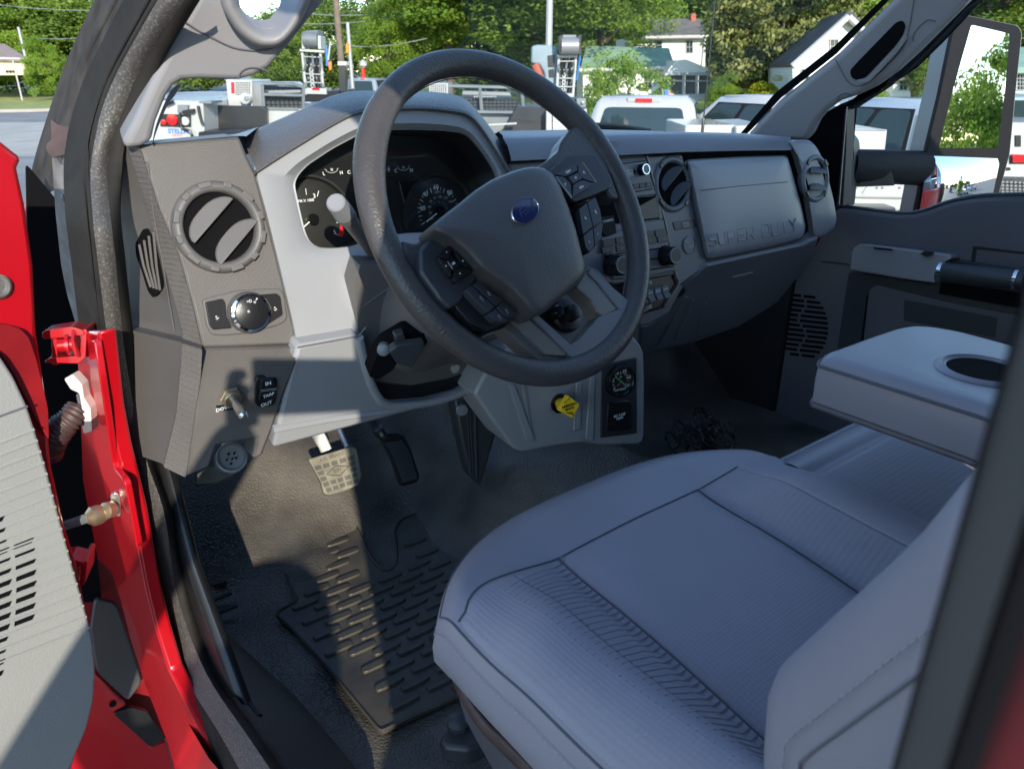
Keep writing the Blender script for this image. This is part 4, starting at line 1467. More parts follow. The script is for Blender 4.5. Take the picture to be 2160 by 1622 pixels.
m.lathe(c, CPL[1], [(28.5 * ss, .0092), (.0001, .0098)], 40)
m.build('gauge_glass', 'glass', con)
sc_ = part([(1283, 851), (1290, 848), (1326, 845), (1332, 850), (1334, 900), (1328, 907), (1286, 911), (1280, 904)], CPL, .006, 'outlet_cover', 'black', con, .008, 5, .0015)
textpx('lettering', 'AC 110V', 1307, 876, CPL, 5.5, 'white', con, .0085, bold=.00008)
textpx('lettering', '150W', 1307, 882.5, CPL, 5, 'white', con, .0085, bold=.00008)
c = U(1180, 850, CPL, .0)
m = MB()
m.lathe(c, CPL[1], [(.0165, -.002), (.0165, .004), (.013, .005), (.012, .0)], 28)
m.build('knob_collar', 'blackgloss', con)
KP = plane(U(1201, 859, CPL, .042), nrm(CPL[1] + np.array([-.1, 0, .12])))
m = MB()
m.tube([c, U(1192, 855, CPL, .036)], [.0085, .0085], 20)
m.build('knob_stem', 'yellow', con)
kb = part([(1199, 834), (1224, 854), (1208, 883), (1179, 866)], KP, .012, 'parking_brake_knob', 'yellow', con, .0, 4, .002, 3)
textpx('lettering', 'PARKING', 1201, 855, KP, 6, 'black', con, .0006, rot=8, bold=.00008)
textpx('lettering', 'BRAKE', 1202, 862, KP, 5, 'black', con, .0006, rot=8, bold=.00008)
textpx('lettering', 'PULL TO APPLY', 1199, 842, KP, 2.6, 'black', con, .0006, rot=28)
textpx('lettering', 'PUSH TO RELEASE', 1206, 874, KP, 2.4, 'black', con, .0006, rot=-28)
m = MB()
q = U(1203, 870, KP, .0006)
m.tube([q + r_ * -.005, q + r_ * .003, q + r_ * .005 - u_ * .002, q + r_ * .002 - u_ * .004], .0008, 5)
m.build('knob_emblem', 'black', con)

# ------------------------------------------------------------------ steering column
SCO = root('steering_column', 'dark grey steering column shroud with stalk and tilt lever behind the wheel', 'steering column', (-.36, .85, -.3))
wn = WP[1]
wc = WP[0]
wr = nrm(np.cross(ZZ, -wn) * -1)
wr = wr if wr[0] > 0 else -wr
wu = nrm(np.cross(wn, wr))
wu = wu if wu[2] > 0 else -wu
m = MB()
prof = []
for d_, sx, sy, dy in ((.035, .050, .040, -.012), (.05, .072, .050, -.022), (.09, .080, .058, -.032), (.16, .086, .066, -.045), (.26, .088, .07, -.05)):
    prof.append([wc - wn * d_ + wr * sx * math.copysign(abs(math.cos(a)) ** .6, math.cos(a)) + wu * (sy * math.copysign(abs(math.sin(a)) ** .6, math.sin(a)) + dy) for a in np.linspace(0, 2 * math.pi, 40, endpoint=False)])
m.loops(prof, cap=True, cap0=True)
m.build('column_shroud', 'dash_smooth', SCO, smooth=60)
ks = plane(KF[0] - KF[1] * .004, KF[1])
part([(757, 712), (748, 600), (760, 560), (800, 560), (900, 600), (1060, 690), (1050, 760), (1014, 792), (1000, 812), (960, 832), (900, 847), (832, 853), (797, 836), (782, 800)], ks, .03, 'lower_cover', 'dash_smooth', SCO, -.012)
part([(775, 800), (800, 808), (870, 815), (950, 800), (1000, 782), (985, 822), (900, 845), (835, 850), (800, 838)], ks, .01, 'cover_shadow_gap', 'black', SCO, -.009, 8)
line([(765, 648), (795, 625), (825, 605)], ks, 'shroud_joint', 'seamdark', SCO, .001, -.011)
LV = plane(PT(850, 745, Y=.795), (-.25, -.93, -.2))
part([(795, 752), (812, 728), (840, 712), (860, 700), (900, 705), (902, 722), (890, 735), (850, 740), (830, 780), (800, 800), (778, 795)], LV, .03, 'lever_recess', 'cavity', SCO, -.006, 6)
m = MB()
m.px(rnd2([(820, 742), (836, 730), (896, 722), (895, 732), (874, 772), (868, 777), (838, 768)], 4), LV, .014, .016)
m.px(rnd2([(838, 735), (832, 708), (852, 702), (860, 728)], 4), LV, .014, .004)
m.build('tilt_lever', 'stackdark', SCO, bevel=.003)
m = MB()
m.lathe(U(809, 737, LV, .002), (-.5, -.8, .1), [(.008, -.01), (.008, .004), (.005, .006)], 14)
m.build('lever_pin', 'greysteel', SCO)
disc(960, 777, ks, .008, 'cover_screw', 'steel', SCO, -.010, .002, 16)
# stalk
a, b = PT(707, 426, Y=.80), PT(778, 520, Y=.875)
d = nrm(b - a)
m = MB()
m.tube([a, a + d * .002, a + d * .028, a + d * .030], [.0095, .0112, .0125, .0125], 24)
so_ = m.build('stalk', 'mgrey', SCO)
m = MB()
m.tube([a + d * .031, a + d * .040], .0122, 24)
m.tube([a + d * .040, a + d * .05, b, b + d * .05], [.012, .010, .0085, .0085], 20)
m.build('stalk_shaft', 'dash_smooth', so_)
# ignition lock seen through the spokes
m = MB()
ic = U(1196, 665, WP, -.10)
m.lathe(ic, nrm(wn + np.array([-.1, 0, 0])), [(.024, -.05), (.024, .0), (.022, .004), (.012, .006), (.011, .02), (.009, .021)], 28)
m.build('ignition_lock', 'black', SCO)
m = MB()
ic = U(1172, 660, WP, -.095)
m.lathe(ic, wn, [(.009, -.05), (.009, .008), (.007, .010)], 20)
m.build('column_button', 'blackgloss', SCO)
ig = plane(wc - wn * .105, wn)
part([(1130, 640), (1250, 600), (1290, 690), (1240, 740), (1150, 700)], ig, .02, 'lock_housing', 'black', SCO)

# ------------------------------------------------------------------ steering wheel
SW = root('steering_wheel', 'dark grey four spoke steering wheel with blue oval badge on its hub', 'steering wheel', wc)
m = MB()
NR = 120
cen = []
rad = []
for k in range(NR):
    a = 2 * math.pi * k / NR
    cen.append(wc + .195 * (math.cos(a) * wr + math.sin(a) * wu) + wn * .004)
    g = 0
    for a0 in (28, 150):
        dd = (math.degrees(a) - a0 + 180) % 360 - 180
        g += math.exp(-(dd / 17) ** 2)
    rad.append(.0148 + .0016 * g)
m.tube(cen, rad, 22, closed=True, flat=(1.0, 1.06))
m.build('rim', 'wheel', SW, smooth=180)
m = MB()
m.tube([wc + (.195 - .0150) * (math.cos(a) * wr + math.sin(a) * wu) - wn * .004 for a in np.linspace(0, 2 * math.pi, 120, endpoint=False)], .0007, 5, closed=True)
m.build('rim_seam', 'seamdark', SW)


def wpart(pix, name, mat, off, th, r=0., bevel=.002, parent=None, seg=2):
    return part(pix, WP, th, name, mat, parent or SW, off, r, bevel, seg)


# spokes
wpart([(846, 505), (880, 515), (905, 492), (930, 470), (965, 500), (960, 560), (905, 620), (880, 585), (862, 560)], 'spoke', 'wheel', .012, .024, 12, .007, seg=3)
wpart([(1112, 365), (1150, 342), (1180, 318), (1186, 296), (1215, 262), (1262, 292), (1308, 420), (1290, 420), (1278, 400), (1262, 405), (1230, 440), (1150, 420)], 'spoke', 'wheel', .012, .024, 8, .007, seg=3)
wpart([(1062, 690), (1093, 662), (1124, 662), (1160, 693), (1202, 728), (1222, 716), (1262, 669), (1246, 636), (1212, 604), (1236, 560), (1262, 570), (1322, 640), (1328, 690), (1270, 756), (1200, 768), (1135, 760)], 'lower_spoke', 'dash_smooth', .004, .022, 4, .004, seg=3)
wpart([(1078, 678), (1094, 661), (1106, 664), (1196, 742), (1190, 751), (1150, 748)], 'spoke_trim', 'bronze', .0085, .008, 3, .002)
wpart([(1236, 572), (1262, 596), (1300, 634), (1304, 652), (1272, 668), (1262, 660), (1247, 634), (1216, 606)], 'spoke_trim', 'bronze', .0085, .008, 3, .002)
wpart([(1204, 752), (1196, 744), (1124, 668), (1134, 664), (1204, 727), (1224, 714), (1264, 668), (1306, 652), (1316, 664), (1252, 754)], 'spoke_bracket', 'stack', .0105, .010, 3, .003)
wpart([(1304, 650), (1262, 598), (1240, 576), (1246, 566), (1328, 636), (1318, 668)], 'spoke_bracket', 'stack', .0105, .010, 3, .003)
wpart([(930, 470), (1100, 370), (1200, 400), (1240, 560), (1140, 672), (1060, 640), (960, 560)], 'hub', 'black', .008, .05, 20, .01)
# airbag cover
ab = [(911, 476), (935, 455), (968, 430), (1002, 402), (1038, 379), (1080, 362), (1108, 354), (1128, 352), (1150, 356), (1166, 367), (1181, 392), (1200, 440), (1215, 486), (1226, 530), (1234, 560), (1234, 578), (1225, 594), (1190, 624), (1145, 661), (1134, 664), (1122, 660), (1080, 614), (1012, 566), (985, 535), (958, 511), (940, 498), (916, 488)]
ab = rnd2(ab, 6, 2)
m = MB()
m.dome(ab, WP, [(1., .040), (.988, .0450), (.965, .0482), (.93, .0502), (.85, .0520), (.6, .0545), (.3, .0555), (.1, .0557)], .03)
m.build('airbag_cover', 'airbag', SW, smooth=70)
ABP = plane(wc + wn * .0548, wn)
m = MB()
bc = U(1106, 447, ABP)
# oval badge, its long axis level with the wheel
bx, by = .0235, .0140
wr0, wu0 = wr, wu
wr = nrm(U(1215, 385, WP) - U(945, 572, WP))
wu = nrm(np.cross(wn, wr))
WROT = math.degrees(math.acos(np.clip(np.dot(wr, wr0), -1, 1)))
lo_ = lambda k, h: [bc + wr * bx * k * math.cos(a) + wu * by * k * math.sin(a) * (1 if k >= 1 else 1) + wn * h for a in np.linspace(0, 2 * math.pi, 48, endpoint=False)]
m.loops([lo_(1.0, -.006), lo_(1.0, .0025), lo_(.97, .0035), lo_(.92, .0035), lo_(.90, .0025)], cap=False)
o = m.build('badge', 'chrome', SW)
m = MB()
m.loops([lo_(.905, .0), lo_(.905, .0026), lo_(.5, .0032)], cap=True)
m.build('badge_enamel', 'blueoval', o)
text('badge_script', 'Ford', bc + wn * .0033, wr, wu, .0135, 'badgeink', o, .0001, shear=.35)
# right button pod
pod = wpart([(1155, 363), (1178, 344), (1203, 328), (1230, 324), (1256, 324), (1264, 336), (1280, 360), (1293, 384), (1288, 398), (1250, 414), (1214, 428), (1202, 421), (1182, 395)], 'button_pod', 'black', .026, .02, 5, .003)
fivep = [[(1172, 368), (1196, 355), (1216, 348), (1218, 360), (1200, 370), (1192, 372)],
         [(1220, 347), (1228, 345), (1240, 360), (1254, 385), (1232, 378), (1226, 372), (1220, 362)],
         [(1255, 388), (1232, 402), (1208, 416), (1210, 390), (1228, 380)],
         [(1171, 371), (1190, 374), (1204, 388), (1206, 415), (1190, 396)],
         [(1200, 373), (1220, 364), (1229, 377), (1210, 388)]]
for pl_, b in zip(fivep, ('VOL+', '>|', 'VOL-', '|<', 'M')):
    k = wpart(pl_, 'wheel_button', 'stackdark', .034, .010, 2, .0012, pod)
    cx, cy = np.mean(pl_, axis=0)
    textpx('lettering', b, cx, cy, WP, 5, 'white', pod, .0345, rot=WROT, bold=.00008)
line([(1172, 374), (1206, 418)], WP, 'pod_edge', 'silver', pod, .0013, .034)
line([(1229, 343), (1258, 386)], WP, 'pod_edge', 'bronze', pod, .001, .034)
pd2 = wpart([(1218, 441), (1240, 424), (1256, 414), (1266, 440), (1272, 474), (1269, 505), (1243, 534), (1234, 522)], 'button_pod', 'black', .024, .02, 4, .003)
for pl_, b in (([(1222, 442), (1238, 429), (1250, 478), (1230, 494)], '%'), ([(1240, 428), (1255, 418), (1265, 442), (1269, 468), (1252, 478)], '(('),
               ([(1231, 498), (1250, 482), (1254, 520), (1243, 530), (1236, 522)], 'c'), ([(1252, 482), (1269, 471), (1267, 504), (1256, 518)], 'r')):
    wpart(pl_, 'wheel_button', 'stackdark', .031, .008, 2, .0012, pd2)
    cx, cy = np.mean(pl_, axis=0)
    textpx('lettering', b, cx, cy, WP, 6, 'white', pd2, .0315, rot=WROT, bold=.00008)
# left button pod
pod = wpart([(886, 528), (902, 508), (918, 492), (940, 498), (957, 506), (1001, 566), (1008, 588), (970, 640), (950, 650), (930, 632), (888, 574)], 'button_pod', 'stackdark', .024, .02, 5, .003)
for pl_, b in (([(926, 541), (936, 526), (946, 518), (956, 524), (950, 540), (942, 548)], '^'), ([(958, 525), (980, 548), (999, 568), (978, 562), (968, 550)], '>'),
               ([(997, 572), (962, 594), (956, 586), (960, 568), (976, 564)], 'v'), ([(924, 544), (940, 550), (952, 566), (952, 584), (936, 564)], '<'), ([(943, 551), (956, 543), (972, 560), (956, 570)], 'OK')):
    wpart(pl_, 'wheel_button', 'black', .032, .010, 2, .0012, pod)
    cx, cy = np.mean(pl_, axis=0)
    textpx('lettering', b, cx, cy, WP, 5, 'white', pod, .0325, rot=WROT, bold=.00008)
line([(944, 552), (955, 567)], WP, 'pod_edge', 'silver', pod, .0006, .0325)
pd2 = wpart([(952, 650), (976, 622), (1032, 700), (1064, 684), (1080, 676), (1062, 692), (1032, 703), (1000, 695)], 'button_pod', 'blackgloss', .020, .02, 4, .003)
wpart([(960, 645), (985, 618), (1090, 662), (1062, 686), (1028, 698), (990, 680)], 'pod_body', 'black', .022, .02, 6, .004, pd2)
for pl_, b in (([(982, 612), (995, 602), (1030, 634), (1045, 648), (1028, 660)], 'SET+'), ([(998, 600), (1011, 596), (1040, 620), (1060, 634), (1047, 646)], 'RES'),
               ([(1048, 648), (1062, 636), (1090, 660), (1080, 672), (1066, 668)], 'CNL'), ([(1030, 662), (1046, 650), (1064, 670), (1074, 676), (1060, 680), (1044, 676)], 'OFF')):
    wpart(pl_, 'wheel_button', 'stackdark', .032, .012, 3, .0015, pd2)
    cx, cy = np.mean(pl_, axis=0)
    textpx('lettering', b, cx, cy, WP, 4.5, 'dimwhite', pd2, .0325, rot=WROT - 90)

# ------------------------------------------------------------------ pedals
PL_ = plane((-.41, 1.17, -.66), (-.06, -.80, .60))
bp = root('brake_pedal', 'square worn tan air brake pedal with grid tread left of the other pedal', 'pedal', U(700, 1000, PL_))
bo_ = rnd2([(650, 968), (741, 941), (753, 945), (758, 970), (764, 1002), (757, 1022), (725, 1036), (694, 1045), (683, 1040), (676, 1014), (661, 988)], 5)
m = MB()
m.px(bo_, PL_, .014)
pad = m.build('pad', 'pedal', bp, bevel=.003, seg=3)


def bil(q, u, v):
    a, b, c, d = [np.array(p, float) for p in q]
    return tuple((1 - u) * (1 - v) * a + u * (1 - v) * b + u * v * c + (1 - u) * v * d)


q = [(653, 972), (746, 945), (759, 1018), (690, 1041)]
for r in range(6):
    for c in range(5):
        if r == 0 or (r in (2, 3) and c in (1, 2, 3)):
            continue
        u0, v0 = c / 5 + .03, r / 6 + .025
        u1, v1 = u0 + .145, v0 + .115
        m = MB()
        m.px([bil(q, u0, v0), bil(q, u1, v0), bil(q, u1, v1), bil(q, u0, v1)], PL_, .002, .0012)
        m.build('tread_recess', 'pedaldark', pad, smooth=0)
dm = [bil(q, .22, .5), bil(q, .5, .34), bil(q, .8, .46), bil(q, .52, .64)]
m = MB()
m.tube([U(x, y, PL_, .001) for x, y in dm], .0011, 6, closed=True)
m.build('tread_diamond', 'pedaldark', pad)
textpx('lettering', 'AIR BRAKE', 700, 963, PL_, 8, 'pedaldark', pad, .0012, rot=3)
textpx('lettering', 'BW', 712, 992, PL_, 8, 'pedaldark', pad, .0012, rot=3)
m = MB()
pa = [U(688, 950, PL_, -.01), U(676, 925, PL_, -.012), PT(655, 890, Y=1.30), PT(640, 830, Y=1.33)]
m.tube(cr(pa, 5), .014, 12, flat=(1, .6))
m.build('arm', 'sensor', bp)
m = MB()
m.tube([PT(733, 945, Y=1.27), PT(716, 905, Y=1.32)], .006, 8)
m.build('push_rod', 'steel', bp)

PA_ = plane((-.27, 1.17, -.62), (-.12, -.80, .58))
ap = root('accelerator_pedal', 'long black ribbed accelerator pedal right of the square brake pedal', 'pedal', U(845, 970, PA_))
ao = [(800, 922), (812, 914), (838, 912), (853, 918), (868, 948), (878, 980), (886, 1005), (880, 1016), (848, 1025), (842, 1016), (826, 968), (812, 940)]
m = MB()
m.px(rnd2(ao, 4), PA_, .014)
m.build('pad', 'matblack', ap, bevel=.003)
for k in range(10):
    s = (k + .7) / 10.6
    a, b, c = (812 + 36 * s, 934 - 6 * s), (829 + 37 * s, 965 - 9 * s), (849 + 33 * s, 1018 - 9 * s)
    m = MB()
    m.tube([U(x, y, PA_, .001) for x, y in cr([a, b, c], 5)], .0015, 6)
    m.build('pad_rib', 'stackdark', ap)
m = MB()
m.tube(cr([U(818, 935, PA_, -.01), U(796, 905, PA_, -.012), PT(776, 870, Y=1.32), PT(768, 830, Y=1.34)], 5), .011, 10, flat=(1, .6))
m.build('arm', 'black', ap)
# steering shaft cover
cv = root('shaft_cover', 'black ribbed steering shaft cover standing between pedals and brake console', 'shaft cover', PT(1000, 1020, Z=-.7))
CVP = plane((-.19, 1.0, -.6), (-.25, -.95, .1))
m = MB()
m.px([(957, 842), (1004, 828), (1028, 860), (1050, 905), (1014, 1028), (992, 1008), (975, 940)], CVP, .05)
m.build('body', 'stackdark', cv, bevel=.005)
for k, (x0, y0, x1, y1) in enumerate(((984, 836, 994, 1004), (990, 834, 999, 1004), (1001, 832, 1006, 1003))):
    m = MB()
    m.tube([U(x0, y0, CVP, .001), U(x1, y1, CVP, .001)], .003 if k == 2 else .0016, 6)
    m.build('cover_rib', 'stackdark', cv)
m = MB()
m.lathe(U(974, 864, CVP), CVP[1], [(.011, 0), (.010, .006), (.005, .007)], 18)
m.build('cover_bolt', 'mgrey', cv)

# ------------------------------------------------------------------ floor mat
MZ = FLZ + .012
mo = [(577, 1160), (600, 1148), (660, 1128), (735, 1099), (748, 1104), (760, 1130), (782, 1175), (803, 1202), (822, 1203), (836, 1190), (838, 1160), (832, 1120), (846, 1096), (876, 1084), (890, 1088), (940, 1130), (1000, 1180), (1060, 1300), (1050, 1440), (958, 1473), (880, 1507), (806, 1542), (796, 1536), (700, 1420), (620, 1330), (583, 1298), (588, 1288), (622, 1270), (628, 1262), (600, 1210)]
FM = root('floor_mat', 'dusty black rubber floor mat with raised oval ribs lying on driver floor', 'floor mat', PT(800, 1350, Z=FLZ))
pts = [PT(x, y, Z=MZ) for x, y in rnd2(mo, 9)]
m = MB()
m.slab(pts, np.array([0, 0, -.008]))
m.build('mat_sheet', 'mat', FM, bevel=.002)
m = MB()
m.tube([p + np.array([0, 0, .001]) for p in pts], .0026, 6, closed=True)
m.build('mat_edge', 'mat', FM)
poly2 = [(p[0], p[1]) for p in pts]


def inside(x, y, poly):
    c = False
    k = len(poly)
    for i in range(k):
        (x0, y0), (x1, y1) = poly[i - 1], poly[i]
        if (y0 > y) != (y1 > y) and x < (x1 - x0) * (y - y0) / (y1 - y0) + x0:
            c = not c
    return c


def ribmesh(L, W_, H_):
    b = MB()
    loops = []
    for (k, z) in ((1.0, 0), (.96, H_ * .7), (.86, H_), (.0001, H_ * .92)):
        lp = []
        for i in range(16):
            a = 2 * math.pi * i / 16
            sx, sy = math.copysign(abs(math.cos(a)) ** .45, math.cos(a)), math.copysign(abs(math.sin(a)) ** .45, math.sin(a))
            lp.append((sx * (L * .5 - (1 - k) * W_ * .5 if k > .1 else 0), sy * W_ * .5 * k, z))
        loops.append(lp)
    b.loops(loops, cap=False)
    return b.build('rib', 'mat', None, smooth=60)


rib0 = ribmesh(.047, .0135, .0042)
rib_me = rib0.data
bpy.data.objects.remove(rib0)
nr = 0
yy = .45
row = 0
while yy < 1.2:
    xx = -.75 + (row % 2) * .0305
    while xx < -.1:
        if all(inside(xx + dx, yy + dy, poly2) for dx in (-.03, .03) for dy in (-.012, .012)):
            o = bpy.data.objects.new('rib', rib_me)
            COL.objects.link(o)
            par(o, FM)
            o.location = (xx + random.uniform(-.0006, .0006), yy, MZ)
            o.rotation_euler = (0, 0, R_(-1.5))
            nr += 1
        xx += .061
    yy += .0225
    row += 1

# ------------------------------------------------------------------ seats
SXC = -.335


def sm(a, b, x):
    t = min(1, max(0, (x - a) / (b - a)))
    return t * t * (3 - 2 * t)


def seat_front(x):
    d = abs(x - SXC) / .265
    return .602 - .085 * d ** 3.2


def seat_z(x, y):
    d = (x - SXC) / .265
    ad = abs(d)
    f = seat_front(x) - y
    k = sm(.02, .16, f)
    z = -.493 - .040 * sm(.45, .05, y) + .016 * (1 - sm(.0, .11, f))
    up = (.030 + (.062 if d < 0 else .03) * sm(.40, .08, y)) * k
    z += up * math.exp(-((ad - .80) / .20) ** 2)
    z -= .012 * k * math.exp(-((ad - .47) / .07) ** 2)
    if ad > .8:
        z += up * (1 - math.exp(-((ad - .80) / .20) ** 2)) * .55
    z -= .012 * max(0, (ad - .88) / .12) ** 2
    z -= .012 * max(0, 1 - f / .03) ** 2
    return z


def onseat(px, py):
    z = -.5
    for _ in range(30):
        p = PT(px, py, Z=z)
        z = .5 * z + .5 * seat_z(p[0], p[1])
    return PT(px, py, Z=z)


ST = root('driver_seat', 'grey cloth and vinyl driver seat with contrast stitching beside open door', 'seat', (SXC, .3, FLZ))
XL, XR = SXC - .268, SXC + .262
m = MB()
rows = []
nx, ny = 64, 60
for j in range(ny + 1):
    v = j / ny
    r = []
    for i in range(nx + 1):
        x = XL + (XR - XL) * i / nx
        f = seat_front(x)
        y = -.02 + (f + .02) * (1 - (1 - v) ** 1.4)
        r.append(np.array([x, y, seat_z(x, y)]))
    rows.append(r)
m.grid(rows)
m.build('cushion_top', 'vinyl', ST, smooth=180, fix=False)
front = [r[:] for r in rows][-1]
leftc = [r[0] for r in rows]
rightc = [r[-1] for r in rows]
edge = leftc + front[1:-1] + rightc[::-1]
ctr = np.array([SXC, .25, 0])
m = MB()
lps = []
for dz, ou in ((0., 0.), (-.006, .0035), (-.035, .009), (-.075, .008), (-.10, -.006), (-.115, -.03)):
    lp = []
    for p in edge:
        d = np.array([p[0] - SXC, max(0, p[1] - .42), 0])
        d = d / (np.linalg.norm(d) + 1e-9)
        z = p[2] + dz if dz > -.07 else max(-.60, p[2] + dz) if False else (p[2] * .35 + (-.47) * .65 + dz)
        lp.append(np.array([p[0], p[1], 0]) + d * ou + np.array([0, 0, z]))
    lps.append(lp)
m.grid(lps)
m.build('cushion_side', 'vinyl', ST, smooth=70)
m = MB()
m.tube([p + np.array([0, 0, .0002]) for p in edge], .0012, 6)
m.build('piping', 'seamdark', ST, smooth=180)


def stitch(pts, name='stitch', step=.0065, ln=.0042, r=.0006, parent=None, lift=.0014):
    P = np.array(pts)
    s = np.r_[0, np.cumsum(np.linalg.norm(np.diff(P, axis=0), axis=1))]
    m = MB()
    t = 0
    while t + ln < s[-1]:
        q = [np.array([np.interp(v, s, P[:, k]) for k in range(3)]) for v in (t, t + ln)]
        n = nrm(CAM - q[0])
        m.tube([q[0] + n * lift, q[1] + n * lift], r, 4)
        t += step
    o = m.build(name, 'thread', parent or ST)
    return o


st = [p + np.array([-.008, 0, -.017]) for p in leftc[2:]] + [p + np.array([0, .008, -.017]) for p in front[:24]]
stitch(st)
# fabric panels laid over the foam
fs = cr([(978, 1300), (990, 1262), (1020, 1232), (1080, 1208), (1170, 1181), (1230, 1150), (1340, 1094), (1470, 1034), (1530, 1000), (1555, 985)], 6)
fs3 = sorted([onseat(x, y) for x, y in fs], key=lambda p: p[0])
fx, fy = [p[0] for p in fs3], [p[1] for p in fs3]
fx[0] = min(fx[0], XL + .004)


def panel(x0, x1, name, mat, n=40):
    m = MB()
    rows = []
    for i in range(n + 1):
        x = x0 + (x1 - x0) * i / n
        yf = np.interp(x, fx, fy)
        e = .0022 * (1 if 0 < i < n else -.2)
        r = []
        for j in range(50):
            y = -.02 + (yf + .02) * j / 49
            r.append(np.array([x, y, seat_z(x, y) + (e if j < 49 else -.001)]))
        rows.append(r)
    m.grid(rows)
    o = m.build(name, mat, ST, smooth=180, fix=False)
    return o


def seam(x0, x1, y0=-.02):
    P = []
    yf = np.interp(x0, fx, fy)
    for j in range(40):
        s = j / 39
        x = x0 + (x1 - x0) * s
        y = yf + (y0 - yf) * s
        P.append(np.array([x, y, seat_z(x, y) + .0016]))
    return P


panel(XL + .004, SXC - .185, 'bolster_fabric', 'fabric')
panel(SXC - .185, SXC - .118, 'channel_fabric', 'fabric2')
panel(SXC - .118, SXC + .118, 'centre_fabric', 'fabric')
panel(SXC + .118, SXC + .185, 'channel_fabric', 'fabric2')
panel(SXC + .185, XR - .004, 'bolster_fabric', 'fabric')
for a in (seam(SXC - .118, SXC - .118), seam(SXC + .118, SXC + .118)):
    m = MB()
    m.tube(a, .0010, 6)
    m.build('seam', 'seamdark', ST)
    stitch([p + np.array([.004, 0, 0]) for p in a], step=.012, ln=.006, r=.0004)
m = MB()
m.tube([np.array([x, np.interp(x, fx, fy), seat_z(x, np.interp(x, fx, fy)) + .0008]) for x in np.linspace(fx[0], fx[-1], 50)], .0010, 6)
m.build('seam', 'seamdark', ST)
# lined grooves of the hollow beside the centre panel
m = MB()
for k in range(62):
    y = .50 - k * .0080
    for s in (-1,):
        a = [np.array([x, y - .02 * abs(x - SXC - s * .118) / .1, 0]) for x in np.linspace(SXC + s * .120, SXC + s * .212, 7)]
        m.tube([np.array([p[0], p[1], seat_z(p[0], p[1]) + .0022]) for p in a], .0006, 4)
o = m.build('quilt_line', 'quilt', ST)
o['kind'] = 'stuff'

# backrest
def y0z(z):
    return float(np.interp(z, [-.56, -.47, -.41, -.35, -.22, 0, .25], [.03, .062, .085, .090, .030, -.045, -.12]))


m = MB()
lps = []
zs = np.linspace(-.56, .04, 34)
for z in zs:
    y0 = y0z(z)
    k = 1 - .5 * sm(-.05, .25, z)
    sec = [(-.585, y0 - .13), (-.602, y0 - .02), (-.596, y0 + .045 * k), (-.570, y0 + .088 * k), (-.535, y0 + .098 * k), (-.495, y0 + .078 * k), (-.45, y0 + .036 * k), (-.40, y0 + .016), (-.335, y0 + .010), (-.27, y0 + .016), (-.22, y0 + .036 * k), (-.175, y0 + .078 * k), (-.135, y0 + .098 * k), (-.10, y0 + .085 * k), (-.075, y0 + .04), (-.07, y0 - .02), (-.085, y0 - .13)]
    lps.append([np.array([p[0], p[1], z]) for p in cr([np.array(q) for q in sec], 4, True)])
m.loops(lps, cap=True, cap0=True)
m.build('backrest', 'vinyl', ST, smooth=80)
m = MB()
P = []
for z in np.linspace(-.50, .02, 36):
    y0 = y0z(z)
    P.append(np.array([-.5955, y0 + .050 * (1 - .5 * sm(-.05, .25, z)), z]))
m.tube(P, .0010, 6)
m.build('seam', 'quilt', ST)
stitch([p + np.array([.004, .012, 0]) for p in P], r=.0006)
m = MB()
m.grid([[np.array([x, y0z(z) + .0125 + .9 * max(0, abs(x + .335) - .07) ** 2 * 2.2, z]) for x in np.linspace(-.45, -.22, 14)] for z in np.linspace(-.50, .03, 20)])
m.build('back_fabric', 'fabric', ST, smooth=180)
# base, trim and adjuster
m = MB()
m.box((SXC, .22, -.70), .20, .22, .13)
m.build('base', 'stackdark', ST, bevel=.02)
m = MB()
e2 = [PT(x, y, X=-.607) for x, y in cr([(948, 1415), (970, 1470), (1010, 1530), (1060, 1580), (1130, 1650)], 6)]
m.tube([p + np.array([.006, 0, -.004]) for p in e2], .007, 8, flat=(1.4, .6))
m.build('trim_strip', 'boot', ST, smooth=180)
m = MB()
m.slab([PT(x, y, X=-.555) for x, y in [(950, 1420), (1000, 1500), (1140, 1640), (1080, 1700), (980, 1520)]], np.array([.02, 0, 0]))
m.build('side_shield', 'doordark', ST, bevel=.004)
FL2 = FLZ + .07
m = MB()
m.slab([PT(x, y, Z=FL2) for x, y in rnd2([(926, 1560), (940, 1535), (985, 1508), (1040, 1520), (1040, 1560), (988, 1580), (938, 1574)], 8)], np.array([0, 0, -.03]))
m.build('rail_cover', 'stackdark', ST, bevel=.008, seg=3)
m = MB()
m.lathe(PT(968, 1528, Z=FL2), (-.1, -.1, 1), [(.016, 0), (.015, .010), (.008, .014), (.0001, .0145)], 18)
m.build('rail_bolt', 'stackdark', ST)

BE = root('bench_seat', 'grey middle and passenger bench seat beside the driver seat', 'seat', (.25, .25, FLZ))


def bench_z(x, y):
    f = .505 - y
    z = -.475 - .02 * sm(.4, .0, y)
    z -= .035 * max(0, 1 - f / .05) ** 2
    z -= .010 * math.exp(-((y - .437) / .008) ** 2)
    z -= .03 * math.exp(-((x - .17) / .012) ** 2)
    return z


